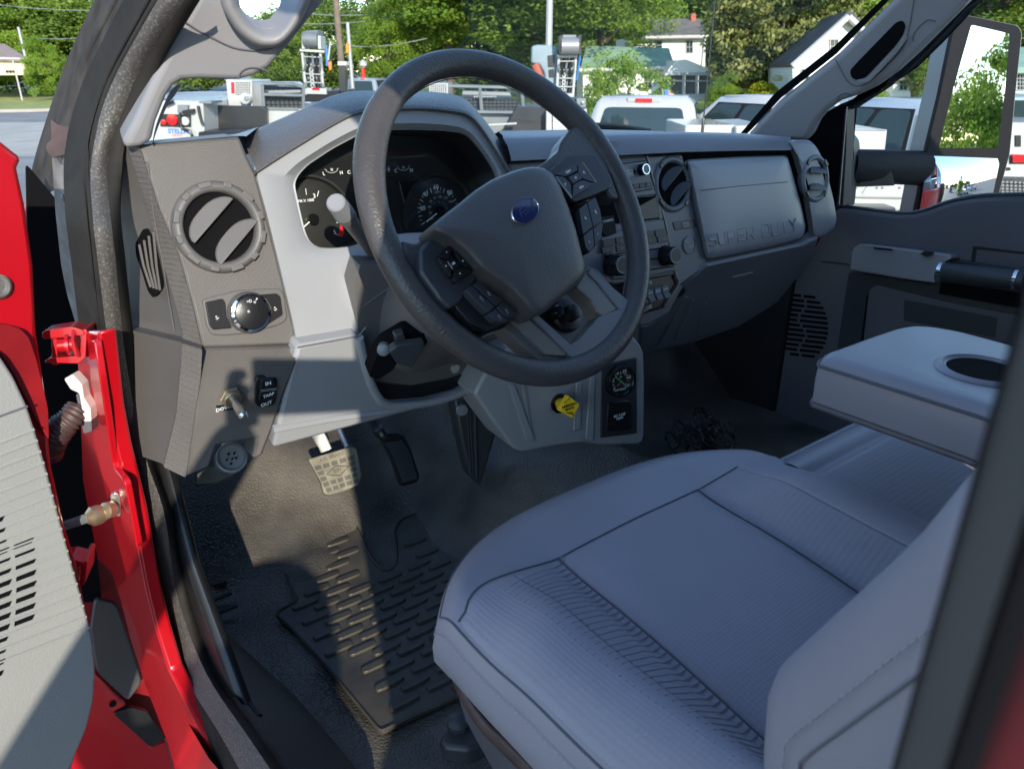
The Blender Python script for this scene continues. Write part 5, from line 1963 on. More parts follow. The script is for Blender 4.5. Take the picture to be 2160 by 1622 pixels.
m = MB()
ys_ = np.r_[np.linspace(-.02, .40, 24), np.linspace(.405, .505, 34)]
xs_ = np.r_[np.linspace(-.095, .13, 20), np.linspace(.14, .2, 14), np.linspace(.22, .68, 20)]
m.grid([[np.array([x, y, bench_z(x, y)]) for x in xs_] for y in ys_] + [[np.array([x, .512, -.54]) for x in xs_], [np.array([x, .49, -.62]) for x in xs_]])
m.build('cushion', 'vinyl', BE, smooth=60)
m = MB()
m.grid([[np.array([x, y, bench_z(x, y) + .0016]) for x in np.linspace(-.09, .155, 20)] for y in np.linspace(-.02, .430, 24)])
m.build('cushion_fabric', 'fabric2', BE, smooth=180)
m = MB()
m.grid([[np.array([x, y, bench_z(x, y) + .0016]) for x in np.linspace(.19, .66, 20)] for y in np.linspace(-.02, .430, 24)])
m.build('cushion_fabric', 'fabric2', BE, smooth=180)
m = MB()
m.tube([np.array([x, .502, bench_z(x, .502) + .003]) for x in np.linspace(-.09, .66, 30)], .003, 6)
m.build('piping', 'vinyl', BE)
m = MB()
m.box((.3, .1, -.72), .37, .3, .12)
m.build('base', 'stackdark', BE, bevel=.02)
m = MB()
m.slab([np.array(p) for p in ((-.06, -.02, -.5), (-.06, -.13, -.02), (-.06, -.25, -.02), (-.06, -.14, -.5))], np.array([.74, 0, 0]))
m.build('backrest', 'vinyl', BE, bevel=.03, seg=3)

# fold-down armrest
AR = root('armrest', 'grey folded down centre armrest with round cup holder', 'armrest', PT(1900, 780, Z=-.32))
ARZ = -.320
ao = [(1728, 768), (1734, 757), (1760, 748), (1830, 722), (1890, 702), (1925, 696), (1962, 698), (2020, 708), (2110, 732), (2330, 800), (2330, 975), (2064, 874)]
top = [PT(x, y, Z=ARZ) for x, y in rnd2(ao, 14, 5)]
cA = np.mean(top, axis=0)
m = MB()
L = []
for dz, k in ((-.058, .965), (-.050, 1.0), (-.045, 1.012), (-.020, 1.02), (-.006, 1.012), (-.001, 1.0)):
    L.append([cA + (p - cA) * np.array([k, k, 1]) + np.array([0, 0, dz]) for p in top])
m.loops(L, cap=False, cap0=True)
m.build('side_band', 'vinyl', AR, smooth=60)
m = MB()
L = []
for dz, k in ((-.003, 1.008), (.004, .985), (.0075, .94), (.009, .86)):
    L.append([cA + (p - cA) * np.array([k, k, 1]) + np.array([0, 0, dz]) for p in top])
m.loops(L, cap=True)
m.build('top_pad', 'vinyl', AR, smooth=70)
m = MB()
m.tube([cA + (p - cA) * np.array([1.014, 1.014, 1]) + np.array([0, 0, -.002]) for p in top], .0022, 6, closed=True)
m.build('seam', 'seamdark', AR)
m = MB()
m.tube([cA + (p - cA) * np.array([1.0, 1.0, 1]) + np.array([0, 0, -.052]) for p in top], .0042, 8, closed=True)
m.build('piping', 'doordark', AR)
cc = PT(2074, 782, Z=ARZ + .009)
m = MB()
m.lathe(cc, (0, 0, 1), [(.050, .0005), (.047, .003), (.043, .0042), (.041, .002), (.039, .0025), (.037, .001)], 44, cap=False)
m.build('cup_ring', 'vinyl', AR)
m = MB()
m.lathe(cc, (0, 0, 1), [(.0375, .0012), (.0001, .0012)], 40)
m.build('cup_well', 'cavity', AR)

# ------------------------------------------------------------------ passenger door
PD = root('passenger_door', 'closed dark grey passenger door with silver armrest and window', 'vehicle door', (.8, .5, -.9))
PDP = plane((.78, .6, -.4), (-1, 0, 0))
td = [(1748, 470), (1765, 438), (1800, 440), (1850, 447), (1895, 452), (1925, 451), (1955, 444), (1990, 431), (2020, 423), (2060, 416), (2110, 413), (2260, 411)]
m = MB()
m.px(td + [(2330, 1060), (1640, 1060), (1612, 900), (1618, 720), (1640, 640), (1690, 570)], PDP, .05)
m.build('door_panel', 'doordark', PD, bevel=.010, seg=3)
m = MB()
m.tube([U(x, y, PDP, -.010) for x, y in cr(td[1:], 4)], .006, 8)
m.build('window_seal', 'black', PD)
# window pane, leaning in
WPn = plane((.795, .6, -.30), (-1, 0, -.22))
m = MB()
m.px([(1768, 450), (1786, 226), (1860, 190), (1930, 100), (2060, -10), (2140, -80), (2400, -80), (2400, 470)], WPn, .004)
m.build('window_pane', 'glass', PD, smooth=0)
a0 = PDP
part([(1796, 531), (1800, 522), (1813, 514), (1900, 524), (2005, 537), (2008, 545), (1985, 558), (1972, 598), (1900, 588), (1792, 570)], plane((.735, .6, -.4), (-1, 0, .12)), .06, 'armrest_cap', 'silver', PD, 0, 4, .006, 3)
part([(1842, 521), (1880, 525), (1884, 530), (1844, 526)], plane((.735, .6, -.4), (-1, 0, .12)), .001, 'switch_slot', 'black', PD, .0065, 1)
part([(1940, 537), (1950, 529), (1968, 531), (1966, 538), (1955, 542)], plane((.735, .6, -.4), (-1, 0, .12)), .006, 'lock_switch', 'black', PD, .010, 1, .001)
part([(1790, 574), (1900, 590), (1972, 600), (1990, 560), (2010, 548), (2200, 580), (2200, 680), (2138, 668), (2130, 662), (1985, 640), (1840, 612), (1828, 625), (1805, 800), (1750, 860), (1762, 760)], plane((.765, .6, -.4), (-1, 0, 0)), .03, 'pull_surround', 'stackdark', PD, 0, 4, .004)
hb_ = [PT(1982, 574, X=.725), PT(2060, 582, X=.715), PT(2160, 592, X=.725)]
m = MB()
m.tube(hb_, .0205, 18, flat=(1, .8))
m.build('pull_handle', 'stackdark', PD)
m = MB()
m.tube([hb_[0] + np.array([.0, .002, 0]), hb_[0] + np.array([0, -.010, 0])], .0215, 20, flat=(1, .82))
m.tube([PT(2140, 590, X=.724), PT(2148, 591, X=.724)], .0212, 20, flat=(1, .82))
m.build('handle_ring', 'chrome', PD)
part([(1985, 596), (2150, 618), (2150, 650), (1980, 620)], plane((.758, .6, -.4), (-1, 0, 0)), .004, 'handle_recess', 'cavity', PD, .001, 3)
part([(1832, 612), (1848, 600), (1990, 636), (2140, 664), (2200, 680), (2200, 1000), (1800, 900)], plane((.768, .6, -.4), (-1, 0, 0)), .02, 'map_pocket', 'doordark', PD, .004, 8, .003)
part([(1907, 632), (2104, 670), (2098, 712), (1905, 676)], plane((.768, .6, -.4), (-1, 0, 0)), .003, 'pocket_plate', 'stackdark', PD, .006, 3, .001)
part([(2052, 519), (2160, 532), (2160, 537), (2060, 526), (2056, 555), (2048, 556)], PDP, .004, 'lamp_recess', 'black', PD, .001, 2)
line([(1732, 552), (1790, 558)], PDP, 'panel_joint', 'black', PD, .0015, .001)
KPL = plane((.76, .9, -.5), (-1, -.25, 0))
for k in range(13):
    yv = 622 + k * 10.4
    hw_ = 50 * math.sqrt(max(0, 1 - ((yv - 684) / 70) ** 2)) + 4
    x0, x1 = 1692 - hw_, 1692 + hw_
    for a_, b_ in ((x0, (x0 + x1) / 2 - 3 + 8 * math.sin(k)), ((x0 + x1) / 2 + 3 + 8 * math.sin(k), x1)):
        m = MB()
        m.px([(a_, yv + (a_ - 1692) * .11), (b_, yv + (b_ - 1692) * .11), (b_, yv + 5.5 + (b_ - 1692) * .11), (a_, yv + 5.5 + (a_ - 1692) * .11)], PDP, .003, .0015)
        m.build('speaker_slot', 'cavity', PD, smooth=0)

# ------------------------------------------------------------------ towing mirror
mn = nrm((-.36, -.933, .052))
MP = plane(PT(2050, 200, X=1.30), mn)
MI = root('side_mirror', 'tall black framed towing mirror with flat upper and round lower glass', 'mirror', U(2020, 400, MP))
hou = rnd2([(2016, 44), (2034, 32), (2148, 55), (2156, 70), (2142, 200), (2130, 326), (2112, 392), (2094, 470), (1926, 480), (1942, 400), (1956, 315), (1984, 200)], 8)
m = MB()
b0_ = UL(hou, MP, 0)
b1_ = [p - mn * .02 for p in b0_]
c0_ = np.mean(b0_, axis=0)
m.loops([[p - mn * .075 + (c0_ - p) * .12 for p in b0_], [p - mn * .06 for p in b0_], b1_, b0_], cap=True, cap0=True)
m.build('housing', 'mgrey', MI, smooth=40, bevel=.003)
m = MB()
m.px(hou, MP, .014, .0022)
m.build('bezel', 'matblack', MI, bevel=.002)
m = MB()
gl_ = rnd2([(2049, 53), (2130, 72), (2119, 200), (2104, 313), (1980, 313), (2006, 205)], 5)
m.px(gl_, MP, .003, .004)
m.build('mirror_glass', 'mirror', MI, smooth=0)
m = MB()
lg = [(1958, 328), (2110, 334), (2094, 402), (2080, 470), (1938, 470)]
rows = []
for v in np.linspace(0, 1, 18):
    r = []
    for u in np.linspace(0, 1, 24):
        a = bil([(1958, 329), (2110, 335), (2082, 470), (1936, 470)], u, v)
        bul = .034 * (1 - (2 * u - 1) ** 2 * .8 - (2 * v - 1) ** 2 * .35)
        r.append(U(a[0], a[1], MP, .0035 + bul))
    rows.append(r)
m.grid(rows)
m.build('spotter_glass', 'mirror', MI, smooth=180)
m = MB()
m.tube([PT(1790, 350, X=.93), PT(1850, 352, X=1.02), PT(1962, 356, X=1.24)], [.040, .042, .045], 20, flat=(1, .75))
m.build('arm', 'matblack', MI, smooth=60)
am = plane(PT(1840, 380, X=1.0), (-.5, -.86, 0))
part([(1808, 395), (1828, 360), (1880, 362), (1888, 392)], am, .03, 'arm_fold', 'black', MI, .01, 3, .004)
m = MB()
m.px(rnd2([(1776, 270), (1800, 300), (1802, 326), (1790, 440), (1770, 440)], 6), plane((.90, 1.0, -.3), (-1, -.3, 0)), .06)
m.build('mount', 'stackdark', MI, bevel=.01)

# ------------------------------------------------------------------ small loose things
WT = MB()
random.seed(3)
cw = PT(1492, 928, Z=FLZ + .03)
for k in range(34):
    c = cw + np.array([random.uniform(-.085, .085), random.uniform(-.05, .07), random.uniform(0, .035)])
    r = random.uniform(.012, .026)
    a0_ = random.uniform(0, 6.28)
    tl_ = random.uniform(-.9, .9)
    pth = []
    for i in range(9):
        a = a0_ + i * .62
        pth.append(c + np.array([r * math.cos(a), r * 1.1 * math.sin(a), r * .7 * math.sin(a + tl_) + .004 * i * random.uniform(-.3, .6)]))
    WT.tube(pth, .0024, 6)
o = WT.build('wire_tangle', 'blackgloss', None, smooth=180)
tag(o, 'tangled coil of shiny black wire lying on passenger side floor', 'wire')
WI = root('wiper', 'black windscreen wiper arm resting at the bottom of the windscreen', 'wiper', PT(1320, 270, Y=1.5))
m = MB()
wpts = [PT(x, y, Y=1.52) for x, y in ((1230, 266), (1255, 264), (1300, 266), (1345, 272), (1372, 276))]
m.tube(cr(wpts, 4), .006, 8, flat=(1, .6))
m.build('arm', 'black', WI)
m = MB()
m.tube([PT(x, y, Y=1.53) for x, y in ((1235, 271), (1300, 274), (1400, 282))], .005, 6)
m.build('blade', 'rubber', WI)
AN = root('antenna', 'thin black whip antenna standing on the front wing', 'antenna', PT(1481, 282, Y=1.95))
m = MB()
a = PT(1481, 284, Y=1.95)
m.tube([a + np.array([0, 0, -.05]), a + np.array([0, 0, .045]), a + np.array([0, 0, .060])], [.0065, .0060, .003], 10)
m.build('base', 'black', AN)
m = MB()
m.tube([a + np.array([0, 0, .04]), a + np.array([0, 0, .85])], [.0026, .0018], 8)
m.build('whip', 'black', AN)

# ------------------------------------------------------------------ ground
def sheet(name, pts, mat, kind='structure'):
    m = MB()
    m.add(pts, [tuple(range(len(pts)))])
    o = m.build(name, mat, None, smooth=0)
    tag(o, kind=kind)
    return o


m = MB()
gx = np.r_[-900, -300, -120, -60, -30, np.linspace(-20, 20, 9), 30, 60, 120, 300, 900]
m.grid([[np.array([x, y, GZ]) for x in gx] for y in gx])
tag(m.build('ground', 'asphalt', None, smooth=0), kind='structure')
G = lambda px, py, dz=.004: PT(px, py, Z=GZ + dz)
sheet('lawn', [G(-500, 243), G(-500, 184), G(150, 182), G(250, 200), G(190, 231), G(60, 236)], 'grass')
sheet('road', [G(-800, 176, .006), G(420, 172, .006), G(420, 181, .006), G(-800, 185, .006)], 'road')
sheet('verge', [G(-900, 158, .008), G(600, 158, .008), G(420, 171, .008), G(-800, 175.5, .008)], 'grass')
m = MB()
k0_ = [G(x, y, 0) for x, y in ((-500, 245), (60, 237), (190, 232), (252, 200))]
m.tube([p + np.array([0, 0, .06]) for p in k0_], .12, 8)
tag(m.build('kerb', 'concrete', None), kind='structure')
sheet('parking_apron', [G(-300, 330, .004), G(-300, 262, .004), G(120, 258, .004), G(120, 330, .004)], 'concrete')
hy = lambda D, s: CAM + HH * D + RR * s
gp = [hy(26, -4), hy(26, 26), hy(160, 160), hy(160, -20)]
sheet('yard', [np.array([p[0], p[1], GZ + .004]) for p in gp], 'grass')


# ------------------------------------------------------------------ trees
def crown_mesh(name, mat, nclump, nleaf, leaf, seed, ell=(1., 1.), csize=.30, gap=.0, droop=0.):
    rs = np.random.RandomState(seed)
    d = rs.normal(size=(nclump, 3))
    d /= np.linalg.norm(d, axis=1)[:, None]
    r = .45 + .5 * rs.rand(nclump) ** .6
    # lumpy outline
    lump = 1 + .22 * np.sin(d[:, 0] * 5 + seed) * np.cos(d[:, 2] * 4 + seed * 2)
    c = d * (r * lump)[:, None]
    cs = csize * (.6 + .8 * rs.rand(nclump))
    sh = rs.rand(nclump)
    P = rs.normal(size=(nclump, nleaf, 3))
    P /= np.linalg.norm(P, axis=2)[:, :, None]
    P *= (.5 + .5 * rs.rand(nclump, nleaf, 1) ** .5)
    P[:, :, 2] *= .5
    pos = (c[:, None] + P * cs[:, None, None]).reshape(-1, 3)
    pos[:, 2] -= droop * rs.rand(len(pos)) * (np.hypot(pos[:, 0], pos[:, 1]))
    n = len(pos)
    nr_ = pos * .6 + rs.normal(size=(n, 3)) * .75 + np.array([0, 0, .35])
    nr_ /= np.linalg.norm(nr_, axis=1)[:, None]
    t = np.cross(nr_, rs.normal(size=(n, 3)))
    t /= np.linalg.norm(t, axis=1)[:, None]
    b = np.cross(nr_, t)
    s = leaf * (.6 + .8 * rs.rand(n))[:, None]
    bend = nr_ * s * .25
    V = np.stack([pos - t * s, pos - b * s * .55 + bend * 0, pos + t * s, pos + b * s * .55], axis=1)
    V[:, 0] -= bend
    V[:, 2] -= bend
    V[:, :, 2] *= ell[1]
    V[:, :, :2] *= ell[0]
    V = V.reshape(-1, 3)
    me = bpy.data.meshes.new(name)
    me.vertices.add(n * 4)
    me.vertices.foreach_set('co', V.astype(np.float32).ravel())
    me.loops.add(n * 4)
    me.loops.foreach_set('vertex_index', np.arange(n * 4, dtype=np.int32))
    me.polygons.add(n)
    me.polygons.foreach_set('loop_start', np.arange(0, n * 4, 4, dtype=np.int32))
    me.update(calc_edges=True)
    a = me.attributes.new('shade', 'FLOAT', 'FACE')
    val = np.clip(np.repeat(sh, nleaf) * .6 + rs.rand(n) * .4, 0, 1)
    a.data.foreach_set('value', val.astype(np.float32))
    me.materials.append(M[mat])
    return me


CR = {
    'A': crown_mesh('crown_a', 'leafA', 95, 330, .027, 1, csize=.27, droop=.12),
    'A2': crown_mesh('crown_b', 'leafA', 90, 340, .027, 2, csize=.28, droop=.16),
    'B': crown_mesh('crown_c', 'leafB', 85, 330, .027, 3, csize=.26, droop=.1),
    'B2': crown_mesh('crown_d', 'leafB', 70, 90, .035, 4, csize=.24, droop=.1),
    'C': crown_mesh('crown_e', 'leafC', 120, 260, .029, 5, csize=.24),
    'D': crown_mesh('crown_f', 'leafD', 90, 120, .045, 6, csize=.30),
}
SPR = [0]


def tree(px, D, ytop, wpx, kind, label, name='tree', cat='tree', bottom=.25, group=None, xy=None, H=None, Wd=None, trunk=True, seed=None):
    SPR[0] += 1
    rs = random.Random(SPR[0] * 7 + 3)
    if xy is None:
        b = U(px, 149, FP(D))
        top = U(px, ytop, FP(D))[2]
        rad = wpx * D / FPX / 2
    else:
        b = np.array([xy[0], xy[1], 0.])
        top = GZ + H
        rad = Wd / 2
    b[2] = GZ
    H = top - GZ
    z0 = GZ + H * bottom
    t = root(name, label, cat, b, group, rs.uniform(0, 6.28))
    c = bpy.data.objects.new('crown', CR[kind])
    COL.objects.link(c)
    c.parent = t
    c.location = (0, 0, (z0 + top) / 2 - GZ)
    c.scale = (rad, rad, (top - z0) / 2 * 1.02)
    if trunk:
        r0 = max(.10, H * .022)
        m = MB()
        hh = (z0 - GZ) + (top - z0) * .55
        m.tube([(0, 0, -.1), (.02 * H * .2, 0, hh * .4), (-.02 * H * .2, .03, hh * .75), (0, 0, hh)], [r0 * 1.3, r0, r0 * .8, r0 * .3], 9)
        for k in range(6):
            a = k * 1.05 + rs.random()
            zz = (z0 - GZ) + (top - z0) * (.05 + .07 * k)
            m.tube([(0, 0, zz * .8), (math.cos(a) * rad * .3, math.sin(a) * rad * .3, zz + rad * .1), (math.cos(a) * rad * .65, math.sin(a) * rad * .65, zz + rad * .35)], [r0 * .5, r0 * .33, r0 * .12], 6)
        m.build('trunk', 'bark', t, local=True)
    return t


g1 = 'leafy trees forming the far tree line'
far = [(-190, 95, -70, 330, 'A'), (-40, 90, -60, 300, 'A2'), (90, 88, -50, 290, 'A'), (215, 92, -60, 300, 'A2'), (330, 90, -40, 260, 'A'), (430, 96, -10, 220, 'A2'),
       (605, 82, 2, 150, 'A'), (690, 84, -30, 180, 'A2'), (870, 78, -70, 260, 'A'), (1010, 80, -110, 300, 'A2'), (1150, 78, -100, 320, 'A'), (1290, 88, -90, 330, 'A2'),
       (1420, 92, -110, 300, 'A'), (1530, 95, -60, 300, 'A2'), (1680, 84, -70, 300, 'A'), (1830, 80, -60, 300, 'A2'), (1990, 84, -50, 300, 'A'), (2160, 80, -70, 320, 'A2'), (2320, 85, -60, 320, 'A')]
far_labels = ['leftmost far tree rising behind the lawn and road', 'far tree behind the beige building', 'far tree behind the bright bush across the road', 'far tree just left of the dark door pillar', 'far tree seen through the windscreen corner by grab handle', 'far tree behind the pale blue grey pickup', 'far tree inside the opening of grab handle', 'far tree directly behind the left crane', 'far tree right of the slim bright green tree', 'far tree above the left part of steering wheel rim', 'far tree behind the tall grey lamp post', 'far tree left of the white two storey house roof', 'far tree behind the red brick chimney', 'far tree behind the whip antenna', 'far tree behind the magnolia', 'far tree above the steep gabled roof', 'far tree behind the passenger side roof pillar', 'far tree behind the towing mirror', 'rightmost far tree beyond the towing mirror']
for i, (px, D, yt, wp, k) in enumerate(far):
    tree(px, D, yt, wp, k, far_labels[i], group=g1, bottom=.06)
tree(948, 52, -150, 330, 'B', 'broad bright green tree above the top of steering wheel', bottom=.30)
tree(1130, 50, -170, 380, 'A2', 'large spreading green tree beside the tall grey lamp post', bottom=.34)
tree(1262, 56, -120, 260, 'B', 'drooping green tree overhanging the left end of white two storey house', bottom=.36)
tree(815, 50, 8, 120, 'B', 'slim bright green tree right of the wooden utility pole', bottom=.22)
tree(590, 46, 40, 140, 'A', 'dark green tree behind the left crane boom', bottom=.2)
tree(1640, 44, -150, 300, 'C', 'huge glossy magnolia tree between the two white houses', 'magnolia_tree', bottom=.03)
tree(1585, 46, -60, 160, 'C', 'narrower magnolia tree standing right of the brick chimney house', 'magnolia_tree', bottom=.03)
tree(1328, 23, 94, 170, 'B2', 'small open branched tree in front of green roofed house', bottom=.12)
tree(1268, 22, 120, 90, 'B2', 'low leafy shrub beside the right crane', 'shrub', 'shrub', bottom=.02)
tree(1530, 38, 158, 66, 'B', 'round green bush beside the screened porch', 'bush', 'bush', bottom=0, trunk=False)
tree(1620, 36, 164, 74, 'D', 'yellow green bush in front of pale blue house wall', 'bush', 'bush', bottom=0, trunk=False)
tree(1852, 30, 158, 50, 'B', 'clipped green bush seen through the passenger window', 'bush', 'bush', bottom=0, trunk=False)
tree(2080, 15, -150, 330, 'A', 'green tree behind the top of towing mirror', bottom=.62)
tree(1940, 20, 20, 120, 'A2', 'dark leafy tree seen left of the towing mirror frame', bottom=.5)
tree(98, 66, 88, 84, 'B', 'bright green bush beside the beige building', 'bush', 'bush', bottom=0, trunk=False)
tree(30, 82, 30, 150, 'B', 'light green tree behind the beige building roof', bottom=.1)
tree(0, 0, 0, 0, 'B', 'young bright green tree reflected in the towing mirror', xy=(7.6, -12.0), H=3.75, Wd=2.0, bottom=.12)
for i, (x, y, hh) in enumerate(((14, -56, 4.6), (22, -60, 5.2), (32, -54, 4.4), (4, -66, 5), (42, -56, 5))):
    tree(0, 0, 0, 0, 'A', ('small lot tree first from the left behind the truck', 'small lot tree second from the left behind the truck', 'small lot tree third from the left behind the truck', 'small lot tree nearest the dump body', 'small lot tree farthest right behind the truck')[i], xy=(x, y), H=hh, Wd=9, bottom=.08, group='trees behind the lot')


# ------------------------------------------------------------------ buildings
def blk(pix, D, depth, name, mat, parent, bevel=0, z=0):
    m = MB()
    m.slab(UL(pix, FP(D)), HH * depth)
    return m.build(name, mat, parent, smooth=0, bevel=bevel)


def win(x0, y0, x1, y1, D, parent, rows_=2, cols=2, sh=0.):
    """double hung window: frame with panes set back"""
    p = FP(D)
    m = MB()
    w_, h_ = (x1 - x0), (y1 - y0)
    t = min(w_, h_) * .10
    for q in ([(x0 - t, y0 - t), (x1 + t, y0 - t), (x1 + t, y0), (x0 - t, y0)], [(x0 - t, y1), (x1 + t, y1), (x1 + t, y1 + t), (x0 - t, y1 + t)],
              [(x0 - t, y0), (x0, y0), (x0, y1), (x0 - t, y1)], [(x1, y0), (x1 + t, y0), (x1 + t, y1), (x1, y1)]):
        m.slab(UL(q, p, .06), HH * .08)
    for k in range(1, rows_):
        y = y0 + h_ * k / rows_
        m.slab(UL([(x0, y - t * .3), (x1, y - t * .3), (x1, y + t * .3), (x0, y + t * .3)], p, .05), HH * .05)
    for k in range(1, cols):
        x = x0 + w_ * k / cols
        m.slab(UL([(x - t * .25, y0), (x + t * .25, y0), (x + t * .25, y1), (x - t * .25, y1)], p, .048), HH * .04)
    o = m.build('window', 'wpaint', parent, smooth=0)
    m = MB()
    m.slab(UL([(x0, y0), (x1, y0), (x1, y1), (x0, y1)], p, .02), HH * .01)
    m.build('pane', 'carglass', o, smooth=0)


def roofq(q4, D0, D1, name, mat, parent, th=.18):
    """sloping roof: eave pair on the plane D0, ridge pair on the plane D1"""
    a, b = U(*q4[0], FP(D0)), U(*q4[1], FP(D0))
    c, d = U(*q4[2], FP(D1)), U(*q4[3], FP(D1))
    m = MB()
    m.slab([a, b, c, d], np.array([0, 0, -th]))
    return m.build(name, mat, parent, smooth=0)


h1 = root('house', 'white two storey house with brown roof and red brick chimney', 'house', U(1408, 215, FP(60)))
blk([(1325, 79), (1489, 76), (1484, 214), (1325, 214)], 60, 7, 'wall', 'siding', h1)
rf = roofq([(1318, 80), (1494, 77), (1480, 41), (1292, 36)], 59.4, 63.5, 'roof', 'shingle', h1)
roofq([(1480, 41), (1292, 36), (1298, 66), (1492, 66)], 63.5, 68, 'roof', 'shingle', h1)
blk([(1316, 77), (1494, 74), (1494, 80), (1316, 83)], 59.35, .2, 'eave', 'wpaint', h1)
blk([(1458, 30), (1468, 30), (1468, 50), (1458, 50)], 63, .8, 'chimney', 'brick', rf)
win(1383, 88, 1396, 104, 59.98, h1, 2, 1)
win(1448, 88, 1461, 112, 59.98, h1, 2, 2)
m = MB()
m.tube([U(1486, 80, FP(59.9)), U(1481, 137, FP(59.9))], .06, 8)
m.build('downpipe', 'wpaint', h1)
h2 = root('cottage', 'low white cottage with pale green metal roof and screened porch', 'house', U(1340, 210, FP(50)))
blk([(1230, 146), (1412, 146), (1410, 212), (1230, 212)], 50, 5, 'wall', 'siding', h2)
roofq([(1224, 147), (1424, 142), (1411, 102), (1236, 97)], 49.6, 53, 'roof', 'greenroof', h2)
blk([(1222, 145), (1424, 140), (1424, 147), (1222, 151)], 49.55, .15, 'eave', 'wpaint', h2)
blk([(1404, 158), (1424, 128), (1448, 126), (1506, 150), (1506, 157)], 48, 3, 'porch_gable', 'siding', h2)
blk([(1402, 155), (1508, 152), (1508, 160), (1402, 160)], 47.9, .2, 'porch_beam', 'wpaint', h2)
for x in (1409, 1440, 1468, 1500):
    blk([(x, 159), (x + 5, 159), (x + 4, 206), (x - 1, 206)], 47.95, .14, 'porch_post', 'wpaint', h2)
for x in (1415, 1446, 1474):
    blk([(x, 160), (x + 24, 160), (x + 23, 205), (x - 1, 205)], 48.3, .03, 'porch_screen', 'screen', h2)
blk([(1409, 170), (1502, 170), (1502, 173), (1409, 173)], 48.0, .08, 'porch_rail', 'wpaint', h2)
blk([(1402, 200), (1506, 198), (1506, 215), (1402, 216)], 47.9, 3, 'porch_base', 'wpaint', h2)
for x in (1290, 1360):
    win(x, 160, x + 14, 186, 49.98, h2)
h3 = root('gabled_house', 'pale gabled house with steep dark roof beyond the passenger pillar', 'house', U(1740, 215, FP(34)))
GA = [(1677, 139), (1790, 39), (1905, 150), (1905, 225), (1680, 225)]
dv = U(1617, 143, FP(42.5)) - U(1671, 142, FP(33.7))
m = MB()
m.slab(UL(GA, FP(34)), dv * np.array([1, 1, 0]) * .97)
m.build('wall', 'siding', h3, smooth=0)
m = MB()
q = [U(1671, 142, FP(33.7)), U(1790, 33, FP(33.7))]
dvh = dv * np.array([1, 1, 0])
back = [q[0] + dvh, q[1] + dvh]
m.slab([q[0], q[1], back[1], back[0]], np.array([0, 0, .2]))
m.build('roof', 'shingle2', h3, smooth=0)
m = MB()
q2 = [U(1790, 33, FP(33.7)), U(1912, 152, FP(33.7))]
m.slab([q2[0], q2[1], q2[1] + dvh, q2[0] + dvh], np.array([0, 0, .2]))
m.build('roof', 'shingle2', h3, smooth=0)
m = MB()
sw = [U(1676.5, 143, FP(33.95)), U(1679.5, 225, FP(33.95))]
m.slab([sw[0], sw[1], sw[1] + dvh * .96, sw[0] + dvh * .96], -RR * .1)
m.build('side_wall', 'siding2', h3, smooth=0)
m = MB()
for a, b in (((1671, 141), (1790, 36)), ((1790, 36), (1912, 152))):
    m.tube([U(*a, FP(33.6)), U(*b, FP(33.6))], .13, 6)
m.build('barge_board', 'wpaint', h3)
win(1752, 84, 1768, 112, 33.98, h3)
win(1692, 147, 1706, 168, 33.98, h3)
win(1836, 150, 1852, 180, 33.98, h3)
h4 = root('shed', 'small white outbuilding with grey roof left of the towing mirror', 'shed', U(1930, 200, FP(32)))
blk([(1884, 158), (1990, 158), (1990, 206), (1884, 206)], 32, 4, 'wall', 'siding', h4)
roofq([(1868, 160), (2000, 160), (1990, 122), (1900, 126)], 31.6, 34.5, 'roof', 'shingle', h4)
win(1898, 168, 1914, 190, 31.98, h4)
h5 = root('beige_building', 'low beige building with brown roof across the road', 'building', U(0, 165, FP(70)))
blk([(-160, 116), (50, 122), (53, 159), (-160, 160)], 70, 8, 'wall', 'beige', h5)
roofq([(-180, 117), (60, 124), (10, 93), (-170, 90)], 69.6, 74, 'roof', 'roofbrown', h5, .25)
blk([(-180, 117), (60, 123), (60, 127), (-180, 121)], 69.5, .3, 'eave', 'wpaint', h5)
for k in range(3):
    blk([(12 + k * 7, 149), (17 + k * 7, 149), (17 + k * 7, 154), (12 + k * 7, 154)], 69.9, .2, 'vent_box', 'black', h5)
h6 = root('cream_house', 'cream building with small panes at the right edge behind service body', 'house', U(2170, 200, FP(26)))
blk([(2120, 140), (2330, 140), (2330, 210), (2120, 210)], 26, 5, 'wall', 'siding', h6)
roofq([(2110, 142), (2340, 142), (2330, 100), (2125, 100)], 25.7, 28.5, 'roof', 'greenroof', h6)
win(2146, 158, 2164, 190, 25.98, h6, 4, 3)


# ------------------------------------------------------------------ poles and wires
def pole(px, ybase, ytop, D, r, mat, name, label, cat):
    b = U(px, 149, FP(D))
    b[2] = GZ
    t = root(name, label, cat, b)
    m = MB()
    zt = U(px, ytop, FP(D))[2]
    m.tube([(b[0], b[1], GZ - .1), (b[0], b[1], zt)], [r, r * .8], 12)
    m.build('shaft', mat, t)
    return t, b, zt


